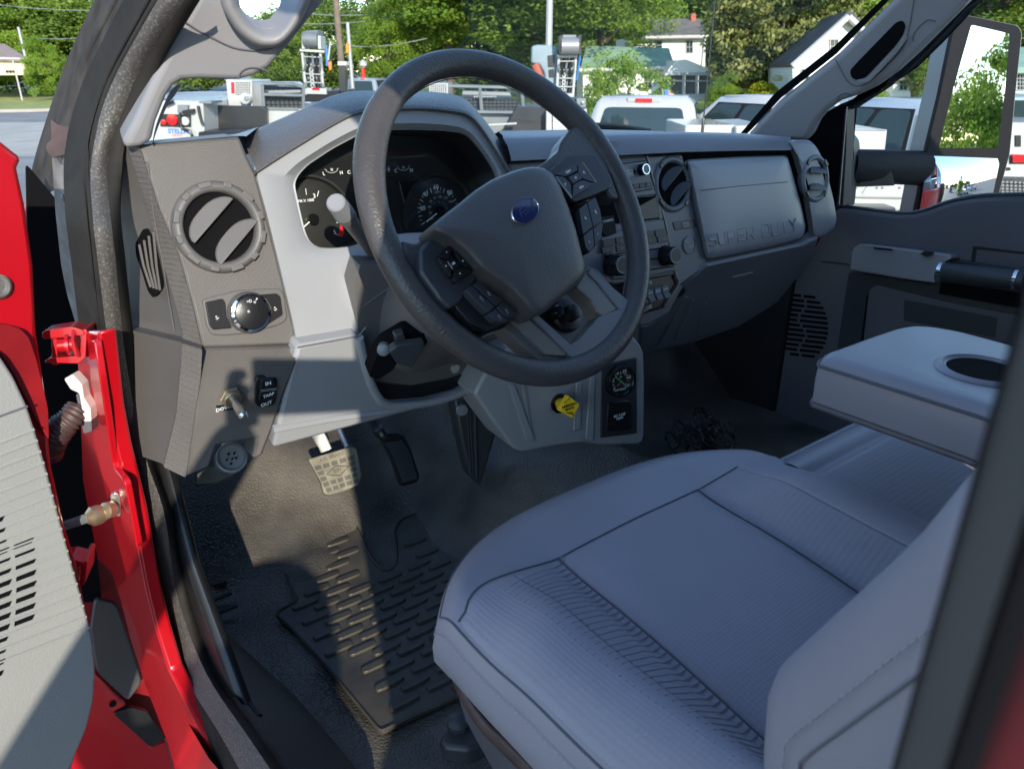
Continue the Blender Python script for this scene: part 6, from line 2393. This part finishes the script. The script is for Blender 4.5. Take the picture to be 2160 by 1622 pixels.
p1, pb1, _ = pole(721, 0, -260, 40, .17, 'wood', 'utility_pole', 'brown wooden utility pole behind the left crane', 'pole')
p2, pb2, z2 = pole(741, 0, 48, 42, .11, 'galv', 'signal_pole', 'pale grey metal pole with amber signal beside wooden pole', 'pole')
m = MB()
m.slab(UL([(730, 92), (736, 92), (736, 112), (730, 112)], FP(41.8)), HH * .2)
m.build('signal_head', 'orange', p2)
p3, _, _ = pole(1157, 0, -300, 19, .085, 'galv', 'lamp_post', 'tall grey lamp post rising above the right crane', 'lamp post')
p4, pb4, _ = pole(60, 0, 58, 76, .14, 'galv', 'utility_pole', 'small pale pole among trees behind the bright bush', 'pole')
p5, _, _ = pole(32, 0, 128, 66, .07, 'wpaint', 'sign_post', 'thin white leaning post in front of beige building', 'post')
p6, _, _ = pole(766, 0, 140, 45, .12, 'redlens', 'red_sign', 'slim red pump sign beyond the left crane truck', 'sign')
m = MB()
m.lathe(U(766, 137, FP(45)), (0, 0, 1), [(.05, -.2), (.22, -.05), (.22, .1), (.05, .25)], 12)
m.build('globe', 'wpaint', p6)
p7, pb7, z7 = pole(792, 0, 128, 55, .06, 'galv', 'street_lamp', 'curved grey street lamp right of the red sign', 'street lamp')
m = MB()
m.tube(cr([U(792, 128, FP(55)), U(789, 118, FP(55)), U(776, 113, FP(55))], 5), .06, 6)
m.build('lamp_arm', 'galv', p7)
wires = [((-60, 4), 80, (420, 14), 60), ((-60, 62), 85, (220, 78), 75), ((520, 10), 60, (880, 22), 55), ((520, 40), 60, (900, 26), 50), ((640, 78), 50, (900, 82), 48)]
wire_labels = ['topmost thin wire above the trees at far left', 'lower thin wire crossing the trees at far left', 'highest thin wire behind the wooden pole', 'middle thin wire between wooden pole and lamp post', 'lowest thin wire right of the left crane']
for wl, (a, Da, b, Db) in zip(wire_labels, wires):
    A, B = U(*a, FP(Da)), U(*b, FP(Db))
    m = MB()
    m.tube([A + (B - A) * s + np.array([0, 0, -.5 * math.sin(math.pi * s)]) for s in np.linspace(0, 1, 12)], .022, 5)
    o = m.build('overhead_wire', 'galv', None)
    tag(o, wl, 'wire', 'overhead wires along the street')


# ------------------------------------------------------------------ vehicles
def pickup(pos, az, label, paint, group='pickup trucks parked in the lot', name='pickup_truck', H=1.93):
    t = root(name, label, 'pickup truck', (pos[0], pos[1], GZ), group, -R_(az))
    B = lambda m, n, mt, p=None, **k: m.build(n, mt, p or t, local=True, **k)
    hw = 1.0
    m = MB()
    L = []
    for z, w_, y0, y1 in ((.50, .94, -2.85, 2.80), (.62, 1.0, -2.92, 2.90), (1.02, 1.01, -2.92, 2.90), (1.16, .97, -2.90, 2.86), (1.19, .93, -2.86, 2.80)):
        L.append([(-w_, y0, z), (w_, y0, z), (w_, y1 - .15, z), (w_ * .8, y1, z), (-w_ * .8, y1, z), (-w_, y1 - .15, z)])
    m.loops(L, cap=True, cap0=True)
    body = B(m, 'body', paint, bevel=.04, smooth=40)
    c0_ = [(-.96, -.95, 1.17), (.96, -.95, 1.17), (.96, 1.45, 1.17), (-.96, 1.45, 1.17)]
    c1_ = [(-.76, -.78, H - .05), (.76, -.78, H - .05), (.74, .62, H - .04), (-.74, .62, H - .04)]
    c2_ = [(-.66, -.68, H), (.66, -.68, H), (.64, .5, H), (-.64, .5, H)]
    m = MB()
    m.loops([c0_, c1_, c2_], cap=True)
    B(m, 'cab', paint, bevel=.11, smooth=60, seg=4)

    def pane(i, j, u0, u1, v0, v1, nm='window', mt='carglass', off=.012, sub=None):
        a, b = np.array(c0_[i]), np.array(c0_[j])
        c, d = np.array(c1_[j]), np.array(c1_[i])
        f = lambda u, v: (1 - v) * ((1 - u) * a + u * b) + v * ((1 - u) * d + u * c)
        n = nrm(np.cross(b - a, d - a))
        m = MB()
        q = [f(u0[0], v0), f(u1[0], v0), f(u1[1], v1), f(u0[1], v1)]
        cen = sum(q) / 4
        if nm != 'window_trim':
            q = [f(a_, b_) for a_, b_ in rnd2([(u0[0], v0), (u1[0], v0), (u1[1], v1), (u0[1], v1)], .07, 3)]
        k = [p + n * off for p in q]
        m.slab(k, -n * .02)
        return B(m, nm, mt, bevel=.004, smooth=0)
    pane(0, 1, (.10, .12), (.90, .88), .10, .86, 'rear_window')
    pane(2, 3, (.08, .10), (.92, .90), .08, .92, 'windscreen')
    for (i, j, s) in ((3, 0, 1), (1, 2, -1)):
        pane(i, j, (.13, .11), (.87, .85), .07, .91, 'window_trim', 'matblack', .007)
        if s > 0:
            pane(i, j, (.16, .14), (.47, .47), .10, .88, 'side_window')
            pane(i, j, (.52, .52), (.84, .82), .10, .88, 'side_window')
        else:
            pane(i, j, (.16, .18), (.48, .48), .10, .88, 'side_window')
            pane(i, j, (.53, .53), (.84, .86), .10, .88, 'side_window')
    m = MB()
    m.box((0, -.745, H - .04), .26, .03, .035)
    B(m, 'brake_light_housing', 'wpaint', bevel=.01)
    m = MB()
    m.box((0, -.775, H - .045), .13, .02, .028)
    B(m, 'brake_light', 'redlens', bevel=.006)
    for s in (-1, 1):
        m = MB()
        m.box((s * .92, -2.90, .98), .085, .05, .17)
        B(m, 'tail_light', 'redlens', bevel=.015)
        m = MB()
        m.box((s * 1.16, 1.12, 1.30), .11, .05, .15)
        m.box((s * 1.02, 1.14, 1.22), .1, .02, .03)
        B(m, 'wing_mirror', 'black', bevel=.03)
        for y in (-1.85, 1.85):
            m = MB()
            m.lathe((s * .74, y, .40), (s, 0, 0), [(.0001, 0), (.38, 0), (.40, .03), (.40, .22), (.36, .26), (.24, .25)], 26, cap=False)
            w_ = B(m, 'wheel', 'tyre')
            m = MB()
            m.lathe((s * .74, y, .40), (s, 0, 0), [(.24, .235), (.21, .20), (.0001, .21)], 20)
            B(m, 'rim', 'rim', w_)
    for s in (-1, 1):
        for y in (-.93, .22, 1.42):
            m = MB()
            m.box((s * 1.008, y, .86), .004, .006, .27)
            B(m, 'door_gap', 'black', smooth=0)
        for y in (-.72, .46):
            m = MB()
            m.box((s * 1.022, y, 1.02), .018, .09, .018)
            B(m, 'door_handle', 'chrome', bevel=.006)
        m = MB()
        m.box((s * .985, .3, 1.165), .02, 1.15, .012)
        B(m, 'belt_moulding', 'black')
        m = MB()
        m.box((s * .97, 1.85, .52), .045, .50, .06)
        m.box((s * .97, -1.85, .52), .045, .50, .06)
        B(m, 'wheel_arch', 'black', bevel=.02)
    m = MB()
    m.box((0, -2.96, .92), .16, .008, .035)
    B(m, 'tailgate_handle', 'black', bevel=.006)
    m = MB()
    m.box((0, -3.115, .60), .16, .006, .075)
    B(m, 'number_plate', 'clearlens', bevel=.004)
    for s in (-1, 1):
        m = MB()
        m.box((s * .34, -.40, 1.46), .13, .06, .17)
        B(m, 'headrest', 'greysteel', bevel=.03)
    m = MB()
    m.box((0, -2.935, .86), .72, .02, .24)
    B(m, 'tailgate', paint, bevel=.01)
    m = MB()
    m.box((0, -3.03, .56), .98, .08, .10)
    B(m, 'bumper', 'chrome', bevel=.03)
    m = MB()
    m.box((0, -1.95, 1.185), .78, .86, .02)
    B(m, 'bed_liner', 'black')
    return t


def gpos(px, D):
    p = U(px, 149, FP(D))
    return p[0], p[1]


pickup(gpos(1372, 13.2), 52, 'white pickup seen from behind with red roof brake light', 'wpaint')
pickup(gpos(1640, 13.5), 2, 'white crew cab pickup right of the radio antenna', 'wpaint')
pickup(gpos(1925, 12), 2, 'pale blue crew cab pickup seen through the passenger window', 'bpaint')
pickup(gpos(440, 15.5), -38, 'pale blue grey pickup behind the left crane truck', 'spaint')
pickup(gpos(585, 30), 10, 'dark topped pickup far behind the left crane', 'bpaint')
pickup(gpos(780, 44), 60, 'small distant pickup beyond the wooden pole', 'spaint')
for i, (x, y, p, lb) in enumerate(((9.5, -16, 'spaint', 'silver pickup behind the truck reflected in flat mirror'), (13, -17, 'wpaint', 'white pickup behind the truck reflected beside silver one'), (6, -24, 'blackpaint', 'black pickup far behind the truck'), (19, -22, 'bpaint', 'pale blue pickup in the rear row of the lot'), (24, -24, 'wpaint', 'white pickup in the rear row of the lot'))):
    pickup((x, y), 170 + i * 5, lb, p)


def vpart(pix, D, depth, name, mat, parent, bevel=.0, off=0.):
    m = MB()
    m.slab(UL(pix, FP(D), off), HH * depth)
    return m.build(name, mat, parent, smooth=0, bevel=bevel)


def vdisc(px, py, D, rpx, name, mat, parent, off=0., h=.02):
    m = MB()
    m.lathe(U(px, py, FP(D), off), -HH, [(rpx * D / FPX, -.01), (rpx * D / FPX, h * .7), (rpx * D / FPX * .9, h), (.0001, h * 1.1)], 24)
    return m.build(name, mat, parent)


def vrod(a, b, D, rpx, name, mat, parent, off=0.):
    m = MB()
    m.tube([U(*a, FP(D), off), U(*b, FP(D), off)], rpx * D / FPX, 8)
    return m.build(name, mat, parent)


# left crane truck
s1 = root('service_truck', 'white crane service truck with round red tail lamps and black deck at left', 'service truck', (*gpos(500, 8.6), GZ))
D = 8.
tp = vpart([(300, 218), (345, 212), (428, 214), (432, 296), (437, 470), (300, 470)], D, 1.6, 'tail_panel', 'wpaint', s1, .01)
vpart([(338, 241), (402, 243), (402, 269), (338, 267)], D, .02, 'lamp_plate', 'black', tp, .002, .02)
vdisc(364, 253, D, 10.5, 'tail_lamp', 'redlens', tp, .022)
vdisc(346, 258, D, 5.5, 'tail_lamp', 'redlens', tp, .022)
vdisc(391, 256, D, 8.5, 'reversing_lamp', 'clearlens', tp, .022)
vpart([(374, 222), (396, 222), (396, 238), (374, 238)], D, .04, 'latch_box', 'greysteel', tp, .004, .05)
vpart([(384, 234), (408, 230), (409, 238), (384, 242)], D, .05, 'latch_handle', 'black', tp, .004, .07)
vpart([(344, 272), (402, 269), (407, 292), (346, 298)], D, .01, 'name_plate', 'wpaint', tp, .001, .02)
pn = FP(D)
textpx('lettering', 'STELLAR', 379, 278, pn, 9, 'blue', tp, .022, rot=-1, bold=.002)
textpx('lettering', 'SERVICE', 374, 286, pn, 4, 'redprint', tp, .022, rot=-1)
m = MB()
m.tube(cr([U(x, y, pn, .05) for x, y in ((380, 240), (381, 262), (386, 272), (398, 276), (404, 284), (406, 296))], 5), .014, 8)
m.tube(cr([U(x, y, pn, .04) for x, y in ((418, 224), (421, 240), (424, 252), (428, 264))], 5), .016, 8)
m.tube([U(350, 222, pn, .05), U(366, 214, pn, .05)], .016, 8)
m.build('hose', 'black', tp)
vpart([(430, 222), (552, 225), (562, 230), (564, 292), (432, 300)], D + .4, .08, 'deck_gate', 'blackpaint', s1, .01)
vpart([(420, 214), (446, 214), (446, 219), (420, 219)], D, .3, 'gate_bracket', 'greysteel', s1)
vpart([(418, 279), (562, 276), (600, 283), (600, 300), (418, 300)], D - .3, .5, 'bumper_step', 'black', s1, .01)
cb = vpart([(476, 168), (531, 170), (533, 226), (482, 224)], D + .7, .7, 'generator', 'wpaint', s1, .008)
for r in range(9):
    for c in range(9):
        x, y = 497 + c * 4.0, 174 + r * 3.6
        if x > 527 or (y > 200 and x < 524):
            continue
        vpart([(x, y), (x + 2.4, y), (x + 2.4, y + 1.9), (x, y + 1.9)], D + .7, .004, 'vent_hole', 'cavity', cb, 0, .003)
vpart([(487, 174), (494, 174), (495, 198), (488, 198)], D + .7, .004, 'label_strip', 'redprint', cb, 0, .003)
vdisc(521, 208, D + .7, 11, 'hose_reel', 'clearlens', cb, .03, .08)
vdisc(521, 208, D + .7, 5, 'reel_hub', 'silver', cb, .10, .03)
vpart([(531, 173), (554, 176), (556, 226), (533, 226)], D + .75, .6, 'generator_side', 'silver', s1, .006)
m = MB()
for a, b in (((553, 177), (618, 178)), ((618, 178), (640, 184)), ((553, 177), (557, 232)), ((557, 230), (630, 231)), ((640, 184), (640, 230)), ((556, 200), (640, 202))):
    m.tube([U(*a, FP(D + .5)), U(*b, FP(D + .5))], .018, 6)
m.build('rack_frame', 'greysteel', s1)
vpart([(556, 180), (638, 186), (640, 230), (558, 229)], D + .6, .02, 'rack_mesh', 'mesh', s1)
vpart([(566, 192), (634, 190), (634, 196), (566, 198)], D + .55, .05, 'tread_plate', 'silver', s1)
vpart([(560, 231), (700, 229), (700, 300), (562, 300)], D + .5, 1., 'body_side', 'wpaint', s1, .01)
D = 9.6
cn = vpart([(640, 198), (720, 190), (724, 212), (640, 216)], D, .8, 'crane', 'black', s1, .01)
vrod((637, 107), (646, 200), D, 2.6, 'boom_rail', 'wpaint', cn)
vrod((675, 106), (683, 200), D, 2.6, 'boom_rail', 'wpaint', cn)
vpart([(632, 104), (684, 107), (684, 112), (632, 109)], D, .12, 'boom_bar', 'wpaint', cn, .003, .05)
m = MB()
m.tube([U(641, 84, FP(D), .05), U(671, 84, FP(D), .05)], .085, 18)
m.build('winch_drum', 'greysteel', cn)
vpart([(640, 66), (670, 64), (670, 76), (641, 78)], D, .3, 'winch_cover', 'greysteel', cn, .01, .06)
vpart([(636, 78), (641, 78), (642, 104), (637, 104)], D, .25, 'winch_cheek', 'wpaint', cn, .003, .08)
vpart([(670, 76), (676, 76), (677, 104), (671, 104)], D, .25, 'winch_cheek', 'wpaint', cn, .003, .08)
vpart([(648, 114), (672, 114), (676, 186), (652, 186)], D + .2, .15, 'boom_box', 'blackpaint', cn, .01)
for k in range(5):
    m = MB()
    m.tube(cr([U(640 + k * 9 + (k % 2) * 3, 112, FP(D), -.04), U(644 + k * 8, 135, FP(D), .05), U(640 + k * 9, 160, FP(D), -.02), U(646 + k * 9, 186, FP(D), .03)], 4), .014, 6)
    m.build('hydraulic_hose', 'black' if k % 2 else 'greysteel', cn)
for k in range(4):
    vrod((638 + k * 2, 120 + k * 18), (677 + k * 1.6, 122 + k * 18), D, 1.4, 'boom_rung', 'galv', cn, .01)
for k in range(6):
    m = MB()
    m.lathe(U(656 + k * .7, 140 + k * 8.3, FP(D), .02), -HH, [(.026, -.01), (.030, .0), (.026, .012), (.013, .012), (.012, 0)], 14, cap=False)
    m.build('chain_link', 'galv', cn)
vpart([(646, 186), (688, 187), (689, 200), (647, 199)], D, .3, 'boom_foot', 'wpaint', cn, .004, .04)
vpart([(658, 186), (674, 187), (674, 191), (658, 190)], D, .01, 'warning_strip', 'redlens', cn, 0, .05)
vrod((688, 96), (690, 140), D, 2.4, 'hydraulic_rod', 'blue', cn)
vrod((697, 88), (692, 128), D, 1.8, 'hydraulic_rod', 'wpaint', cn)
vpart([(691, 131), (698, 130), (699, 148), (694, 150)], D, .06, 'hook', 'orange', cn, .01)
vpart([(713, 136), (729, 138), (728, 194), (716, 194)], D - .2, .15, 'post_pad', 'blackpaint', cn, .004)
vpart([(712, 130), (731, 130), (731, 139), (712, 139)], D - .2, .16, 'post_cap', 'wpaint', cn, .004, .01)

# right crane truck
s2 = root('service_truck', 'grey and white crane service truck with mesh rack behind the steering wheel', 'service truck', (*gpos(1150, 10.5), GZ))
D = 9.8
vpart([(905, 176), (945, 176), (945, 212), (905, 205)], D - .6, .6, 'generator', 'wpaint', s2, .008)
for r in range(7):
    for c in range(8):
        x, y = 908 + c * 4.4, 179 + r * 4.2
        vpart([(x, y), (x + 2.6, y), (x + 2.6, y + 2.2), (x, y + 2.2)], D - .6, .004, 'vent_hole', 'cavity', s2, 0, .003)
m = MB()
for a, b in (((948, 182), (1100, 186)), ((948, 182), (950, 300)), ((950, 236), (1110, 238)), ((1100, 186), (1110, 290)), ((1012, 184), (1016, 236))):
    m.tube([U(*a, FP(D)), U(*b, FP(D))], .022, 6)
m.build('rack_frame', 'greysteel', s2)
vpart([(950, 206), (1090, 210), (1096, 238), (952, 236)], D + .1, .02, 'rack_mesh', 'mesh', s2)
vpart([(975, 193), (1075, 196), (1080, 208), (975, 206)], D + .3, .3, 'tool_tray', 'silver', s2, .006)
for k in range(11):
    vpart([(1000 + k * 4.4, 203), (1002.4 + k * 4.4, 203), (1002.4 + k * 4.4, 206), (1000 + k * 4.4, 206)], D, .02, 'bolt_head', 'wpaint', s2)
vpart([(950, 238), (1090, 240), (1064, 272), (1020, 300), (950, 300)], D + .1, .9, 'body_side', 'greysteel', s2, .01)
vpart([(1090, 226), (1150, 226), (1160, 300), (1050, 300), (1066, 270)], D - .2, .8, 'deck_gate', 'blackpaint', s2, .01)
vpart([(1030, 262), (1090, 259), (1090, 263), (1030, 266)], D - .4, .05, 'step_bar', 'galv', s2, .004)
vpart([(1152, 234), (1238, 230), (1240, 310), (1152, 310)], D - .4, 1., 'cabinet', 'wpaint', s2, .012)
vpart([(1164, 240), (1166, 240), (1166, 300), (1164, 300)], D - .4, .01, 'cabinet_joint', 'cavity', s2, 0, .002)
vpart([(1188, 207), (1236, 208), (1236, 230), (1190, 230)], D - .3, .5, 'crane_base', 'black', s2, .01)
vpart([(1216, 208), (1236, 208), (1236, 228), (1216, 228)], D - .3, .05, 'control_box', 'greysteel', s2, .006, .06)
vdisc(1229, 217, D - .3, 3, 'control_knob', 'silver', s2, .07, .03)
D = 10.2
cn = vpart([(1122, 98), (1134, 95), (1175, 97), (1176, 196), (1166, 198), (1152, 184), (1148, 154), (1138, 137), (1121, 134)], D, .35, 'crane', 'bluegreysteel', s2, .02)
vpart([(1155, 118), (1170, 116), (1170, 142), (1156, 142)], D, .02, 'crane_panel', 'black', cn, 0, .012)
vpart([(1157, 148), (1168, 146), (1168, 164), (1158, 164)], D, .02, 'crane_panel', 'black', cn, 0, .012)
vrod((1179, 120), (1174, 200), D, 2.8, 'boom_rail', 'wpaint', cn, .1)
vrod((1215, 118), (1208, 206), D, 2.8, 'boom_rail', 'wpaint', cn, .1)
vpart([(1176, 117), (1218, 116), (1218, 122), (1176, 123)], D, .15, 'boom_bar', 'wpaint', cn, .004, .14)
vpart([(1186, 124), (1208, 124), (1203, 196), (1182, 196)], D, .2, 'boom_box', 'blackpaint', cn, .01, .0)
for k in range(5):
    m = MB()
    m.tube(cr([U(1182 + k * 8, 124, FP(D), .03), U(1178 + k * 8, 145, FP(D), .14), U(1182 + k * 7, 170, FP(D), .04), U(1179 + k * 7, 196, FP(D), .1)], 4), .014, 6)
    m.build('hydraulic_line', 'black' if k % 2 else 'greysteel', cn)
for k in range(4):
    vrod((1179 - k, 130 + k * 18), (1214 - k * 1.6, 130 + k * 18), D, 1.4, 'boom_rung', 'galv', cn, .11)
for k in range(6):
    m = MB()
    m.lathe(U(1190 - k * .3, 152 + k * 7.4, FP(D), .09), -HH, [(.024, -.01), (.028, .0), (.024, .012), (.012, .012), (.011, 0)], 14, cap=False)
    m.build('chain_link', 'galv', cn)
m = MB()
m.tube([U(1184, 98, FP(D), .2), U(1220, 98, FP(D), .2)], .10, 18)
m.build('winch_drum', 'silver', cn)
for x in (1179, 1218):
    vpart([(x, 76), (x + 8, 74), (x + 9, 116), (x + 1, 117)], D, .25, 'winch_cheek', 'black', cn, .006, .25)
vpart([(1186, 74), (1216, 74), (1216, 85), (1186, 86)], D, .3, 'winch_cover', 'greysteel', cn, .01, .2)
vpart([(1176, 196), (1208, 198), (1208, 208), (1176, 206)], D, .3, 'boom_foot', 'wpaint', cn, .004, .12)
vpart([(1184, 197), (1196, 198), (1196, 202), (1184, 201)], D, .01, 'warning_strip', 'redlens', cn, 0, .13)
vrod((1224, 118), (1216, 170), D, 2.2, 'hydraulic_rod', 'blue', cn)
m = MB()
m.tube(cr([U(x, y, FP(D), .1) for x, y in ((1128, 136), (1134, 150), (1140, 166), (1146, 176))], 4), .05, 8)
m.build('hydraulic_hose', 'brick', cn)

# white bed in front of the pickups and the louvred utility body
s3 = root('utility_bed', 'low white utility bed in front of the two white pickups', 'truck bed', (*gpos(1530, 9.5), GZ))
vpart([(1446, 264), (1552, 264), (1552, 330), (1440, 330)], 9.4, 1.2, 'bed_side', 'clearlens', s3, .02)
vpart([(1552, 266), (1620, 264), (1620, 330), (1552, 330)], 9.3, 1.2, 'bed_box', 'wpaint', s3, .02)
s4 = root('louvred_truck', 'white louvred utility truck body just outside the passenger window', 'truck body', (*gpos(1860, 6.6), GZ))
vpart([(1700, 270), (1872, 274), (1866, 326), (1700, 330)], 7., .8, 'tool_box', 'wpaint', s4, .01)
for k in range(26):
    vdisc(1790 + k * 3.1, 274.5 + k * .06, 7., .9, 'box_rivet', 'greysteel', s4, .002, .006)
vpart([(1700, 378), (1912, 386), (1936, 400), (1936, 446), (1700, 446)], 6.4, .9, 'body_side', 'clearlens', s4, .02)
for k in range(3):
    vpart([(1781 + k * 19, 408), (1793 + k * 19, 392), (1801 + k * 19, 392), (1789 + k * 19, 408)], 6.4, .01, 'louvre', 'wpaint', s4, .002, .012)
for x in (1850, 1862, 1898):
    vdisc(x, 396, 6.4, 2.2, 'body_bolt', 'silver', s4, .004, .01)
vpart([(1700, 412), (1912, 416), (1912, 420), (1700, 416)], 6.4, .03, 'body_rail', 'silver', s4, .004, .02)
vpart([(1700, 436), (1890, 438), (1890, 470), (1700, 470)], 6.2, .3, 'step_rail', 'blackpaint', s4, .01)
s5 = root('side_equipped_truck', 'white service body with red marker lamp and black mesh step at right edge', 'truck body', (*gpos(2180, 7.2), GZ))
vpart([(2096, 258), (2330, 262), (2330, 385), (2060, 380)], 7., 1.4, 'body_side', 'wpaint', s5, .02)
vpart([(2132, 330), (2200, 332), (2200, 346), (2132, 346)], 7., .03, 'lamp_plate', 'black', s5, .003, .02)
vpart([(2137, 326), (2200, 328), (2200, 343), (2137, 343)], 7., .03, 'marker_lamp', 'redlens', s5, .004, .04)
vpart([(2142, 286), (2154, 286), (2154, 310), (2142, 310)], 7., .02, 'vent_grille', 'black', s5, .002, .012)
vpart([(2112, 353), (2132, 354), (2132, 360), (2112, 360)], 7., .02, 'latch', 'black', s5, .002, .012)
vpart([(2100, 378), (2330, 382), (2330, 430), (2094, 410)], 6.8, .3, 'step_mesh', 'mesh', s5, .01)
for r in range(4):
    for c in range(8):
        x, y = 2112 + c * 9, 384 + r * 7 + c * .3
        vpart([(x, y), (x + 5, y - 2), (x + 7, y + 1), (x + 2, y + 3)], 6.8, .01, 'step_cleat', 'silver', s5, 0, .008)
vpart([(2118, 205), (2330, 205), (2330, 262), (2102, 258)], 8., 1.4, 'cab', 'bpaint', s5, .03)
vpart([(2122, 212), (2330, 212), (2330, 252), (2108, 252)], 8., .02, 'cab_window', 'carglass', s5, .004, .014)

# black dump body of this truck, seen in the round mirror
tb = root('dump_body', 'black ribbed dump body behind the red cab', 'truck body', (0, -3, GZ))
m = MB()
m.box((0, -3.0, -.62), 1.02, 2.0, .50)
m.build('tub', 'blackpaint', tb, bevel=.02)
for k in range(7):
    for s in (-1, 1):
        m = MB()
        m.box((s * 1.05, -1.2 - k * .6, -.60), .035, .05, .54)
        m.build('body_rib', 'blackpaint', tb, bevel=.008)
# flag beside the white pickup
fg = root('flag', 'small striped flag on a stick beside the white pickup roof', 'flag', (*gpos(1402, 15), GZ))
vrod((1398, 188), (1400, 240), 15, .8, 'stick', 'wpaint', fg)
for k in range(5):
    vpart([(1402 + k * 1.5, 190 + k * 3.2), (1412 + k * 4, 192 + k * 3), (1414 + k * 4, 195 + k * 3), (1403 + k * 1.5, 193 + k * 3.2)], 15, .01, 'stripe', 'redprint' if k % 2 else 'wpaint', fg)
vpart([(1402, 189), (1410, 190), (1411, 204), (1403, 204)], 15, .012, 'canton', 'blue', fg, 0, .004)

# ------------------------------------------------------------------ the photographer, standing outside the open door behind the lens
PE = root('person', 'person in dark shirt and jeans holding a phone up to the open cab', 'person', (-1.2, -.42, -1.97))
FZ = -1.97


def skin(name, verts, edges, radii, mat, parent, sub=2):
    me = bpy.data.meshes.new(name)
    me.from_pydata([tuple(map(float, v)) for v in verts], edges, [])
    o = bpy.data.objects.new(name, me)
    COL.objects.link(o)
    o.modifiers.new('skin', 'SKIN')
    sv = me.skin_vertices
    if not sv:
        bm = bmesh.new()
        bm.from_mesh(me)
        bm.verts.layers.skin.verify()
        bm.to_mesh(me)
        bm.free()
        sv = me.skin_vertices
    for i, r in enumerate(radii):
        sv[0].data[i].radius = (r, r)
    sv[0].data[0].use_root = True
    sb = o.modifiers.new('sub', 'SUBSURF')
    sb.levels = sb.render_levels = sub
    me.materials.append(M[mat])
    par(o, parent)
    return o


RH, FH = RR, HH                       # the person's right and front
bc_ = np.array([-1.34, -.46, 0.])
at = lambda r, f, z: bc_ + RH * r + FH * f + np.array([0, 0, z])
hand_r = CAM + RR * .085 - FW * .016 + UP * -.035
hand_l = CAM - RR * .075 - FW * .016 + UP * -.035
V, E, Rr = [], [], []


def chain(pts, rs, start=None):
    i0 = start
    for p, r in zip(pts, rs):
        V.append(p)
        Rr.append(r)
        k = len(V) - 1
        if i0 is not None:
            E.append((i0, k))
        i0 = k
    return i0


pel = chain([at(0, 0, -1.10)], [.155])
ch = chain([at(0, 0, -.92), at(0, .0, -.72), at(0, -.01, -.56)], [.135, .15, .135], pel)
nk = chain([at(.03, .0, -.47), at(.07, .03, -.40)], [.060, .058], ch)
chain([at(.11, .06, -.33), at(.12, .065, -.26), at(.12, .06, -.20)], [.088, .098, .07], nk)
for s, hp_ in ((1, hand_r), (-1, hand_l)):
    sh_ = at(s * .20, 0, -.51)
    el = .5 * (sh_ + hp_) + np.array([0, 0, -.14]) + RH * s * .10 if s > 0 else np.array([-1.50, -.36, -.36])
    chain([sh_, .5 * (sh_ + el), el, .55 * el + .45 * hp_, hp_ - FW * .035 - UP * .035], [.068, .052, .046, .040, .028], ch)
    chain([at(s * .10, 0, -1.18), at(s * .11, .02, -1.42), at(s * .11, .03, -1.58), at(s * .11, .0, -1.78), at(s * .11, -.01, -1.90)], [.098, .082, .062, .058, .045], pel)
skin('body', V, E, Rr, 'shirt', PE)
for s, hp_ in ((1, hand_r), (-1, hand_l)):
    m = MB()
    m.tube([at(s * .11, -.09, FZ + .05), at(s * .11, .0, FZ + .055), at(s * .12, .12, FZ + .045), at(s * .12, .19, FZ + .03)], [.045, .055, .048, .03], 12, flat=(.8, 1))
    m.build('shoe', 'black', PE, smooth=180)
    V, E, Rr = [], [], []
    w0 = hp_ - FW * .035 - UP * .035
    pm = chain([w0, hp_ - FW * .022 - UP * .01 + RR * s * .012], [.026, .026])
    for k in range(4):
        up_ = .030 - k * .020
        chain([hp_ + UP * up_ * .6 + RR * s * .016 - FW * .014, hp_ + UP * up_ + RR * s * .020 + FW * .006, hp_ + UP * up_ + RR * s * (.006 - .004 * k) + FW * .012], [.010, .0088, .0075], pm)
    chain([hp_ - UP * .03 - FW * .02, hp_ - UP * .03 - RR * s * .012 - FW * .012], [.0105, .009], pm)
    skin('hand', V, E, Rr, 'skin', PE)
hc = at(.12, .065, -.26)
m = MB()
m.lathe(hc + np.array([0, 0, .01]) - FH * .012, (0, 0, 1), [(.092, -.03), (.104, .0), (.100, .04), (.075, .075), (.03, .092), (.0001, .095)], 24)
m.build('hair', 'hair', PE, smooth=180)
m = MB()
m.tube([hc + FH * .092 + ZZ * .012, hc + FH * .112 - ZZ * .018, hc + FH * .096 - ZZ * .026], [.006, .013, .008], 8)
m.build('nose', 'skin', PE, smooth=180)
for s in (-1, 1):
    m = MB()
    m.lathe(hc + FH * .088 + RH * s * .032 + ZZ * .014, FH, [(.012, -.006), (.009, .004), (.0001, .007)], 12)
    m.build('eye', 'white', PE, smooth=180)
    m = MB()
    m.lathe(hc + RH * s * .095 - ZZ * .005, RH * s, [(.03, -.01), (.028, .006), (.015, .003)], 12)
    m.build('ear', 'skin', PE, smooth=180)
ph = root('phone', 'dark smartphone held up by the photographer', 'phone', CAM - FW * .02)
m = MB()
m.box(CAM - FW * .0165 + RR * .005 - UP * .022, .078, .037, .0042, [RR, UP, FW])
m.build('case', 'blackgloss', ph, bevel=.004)
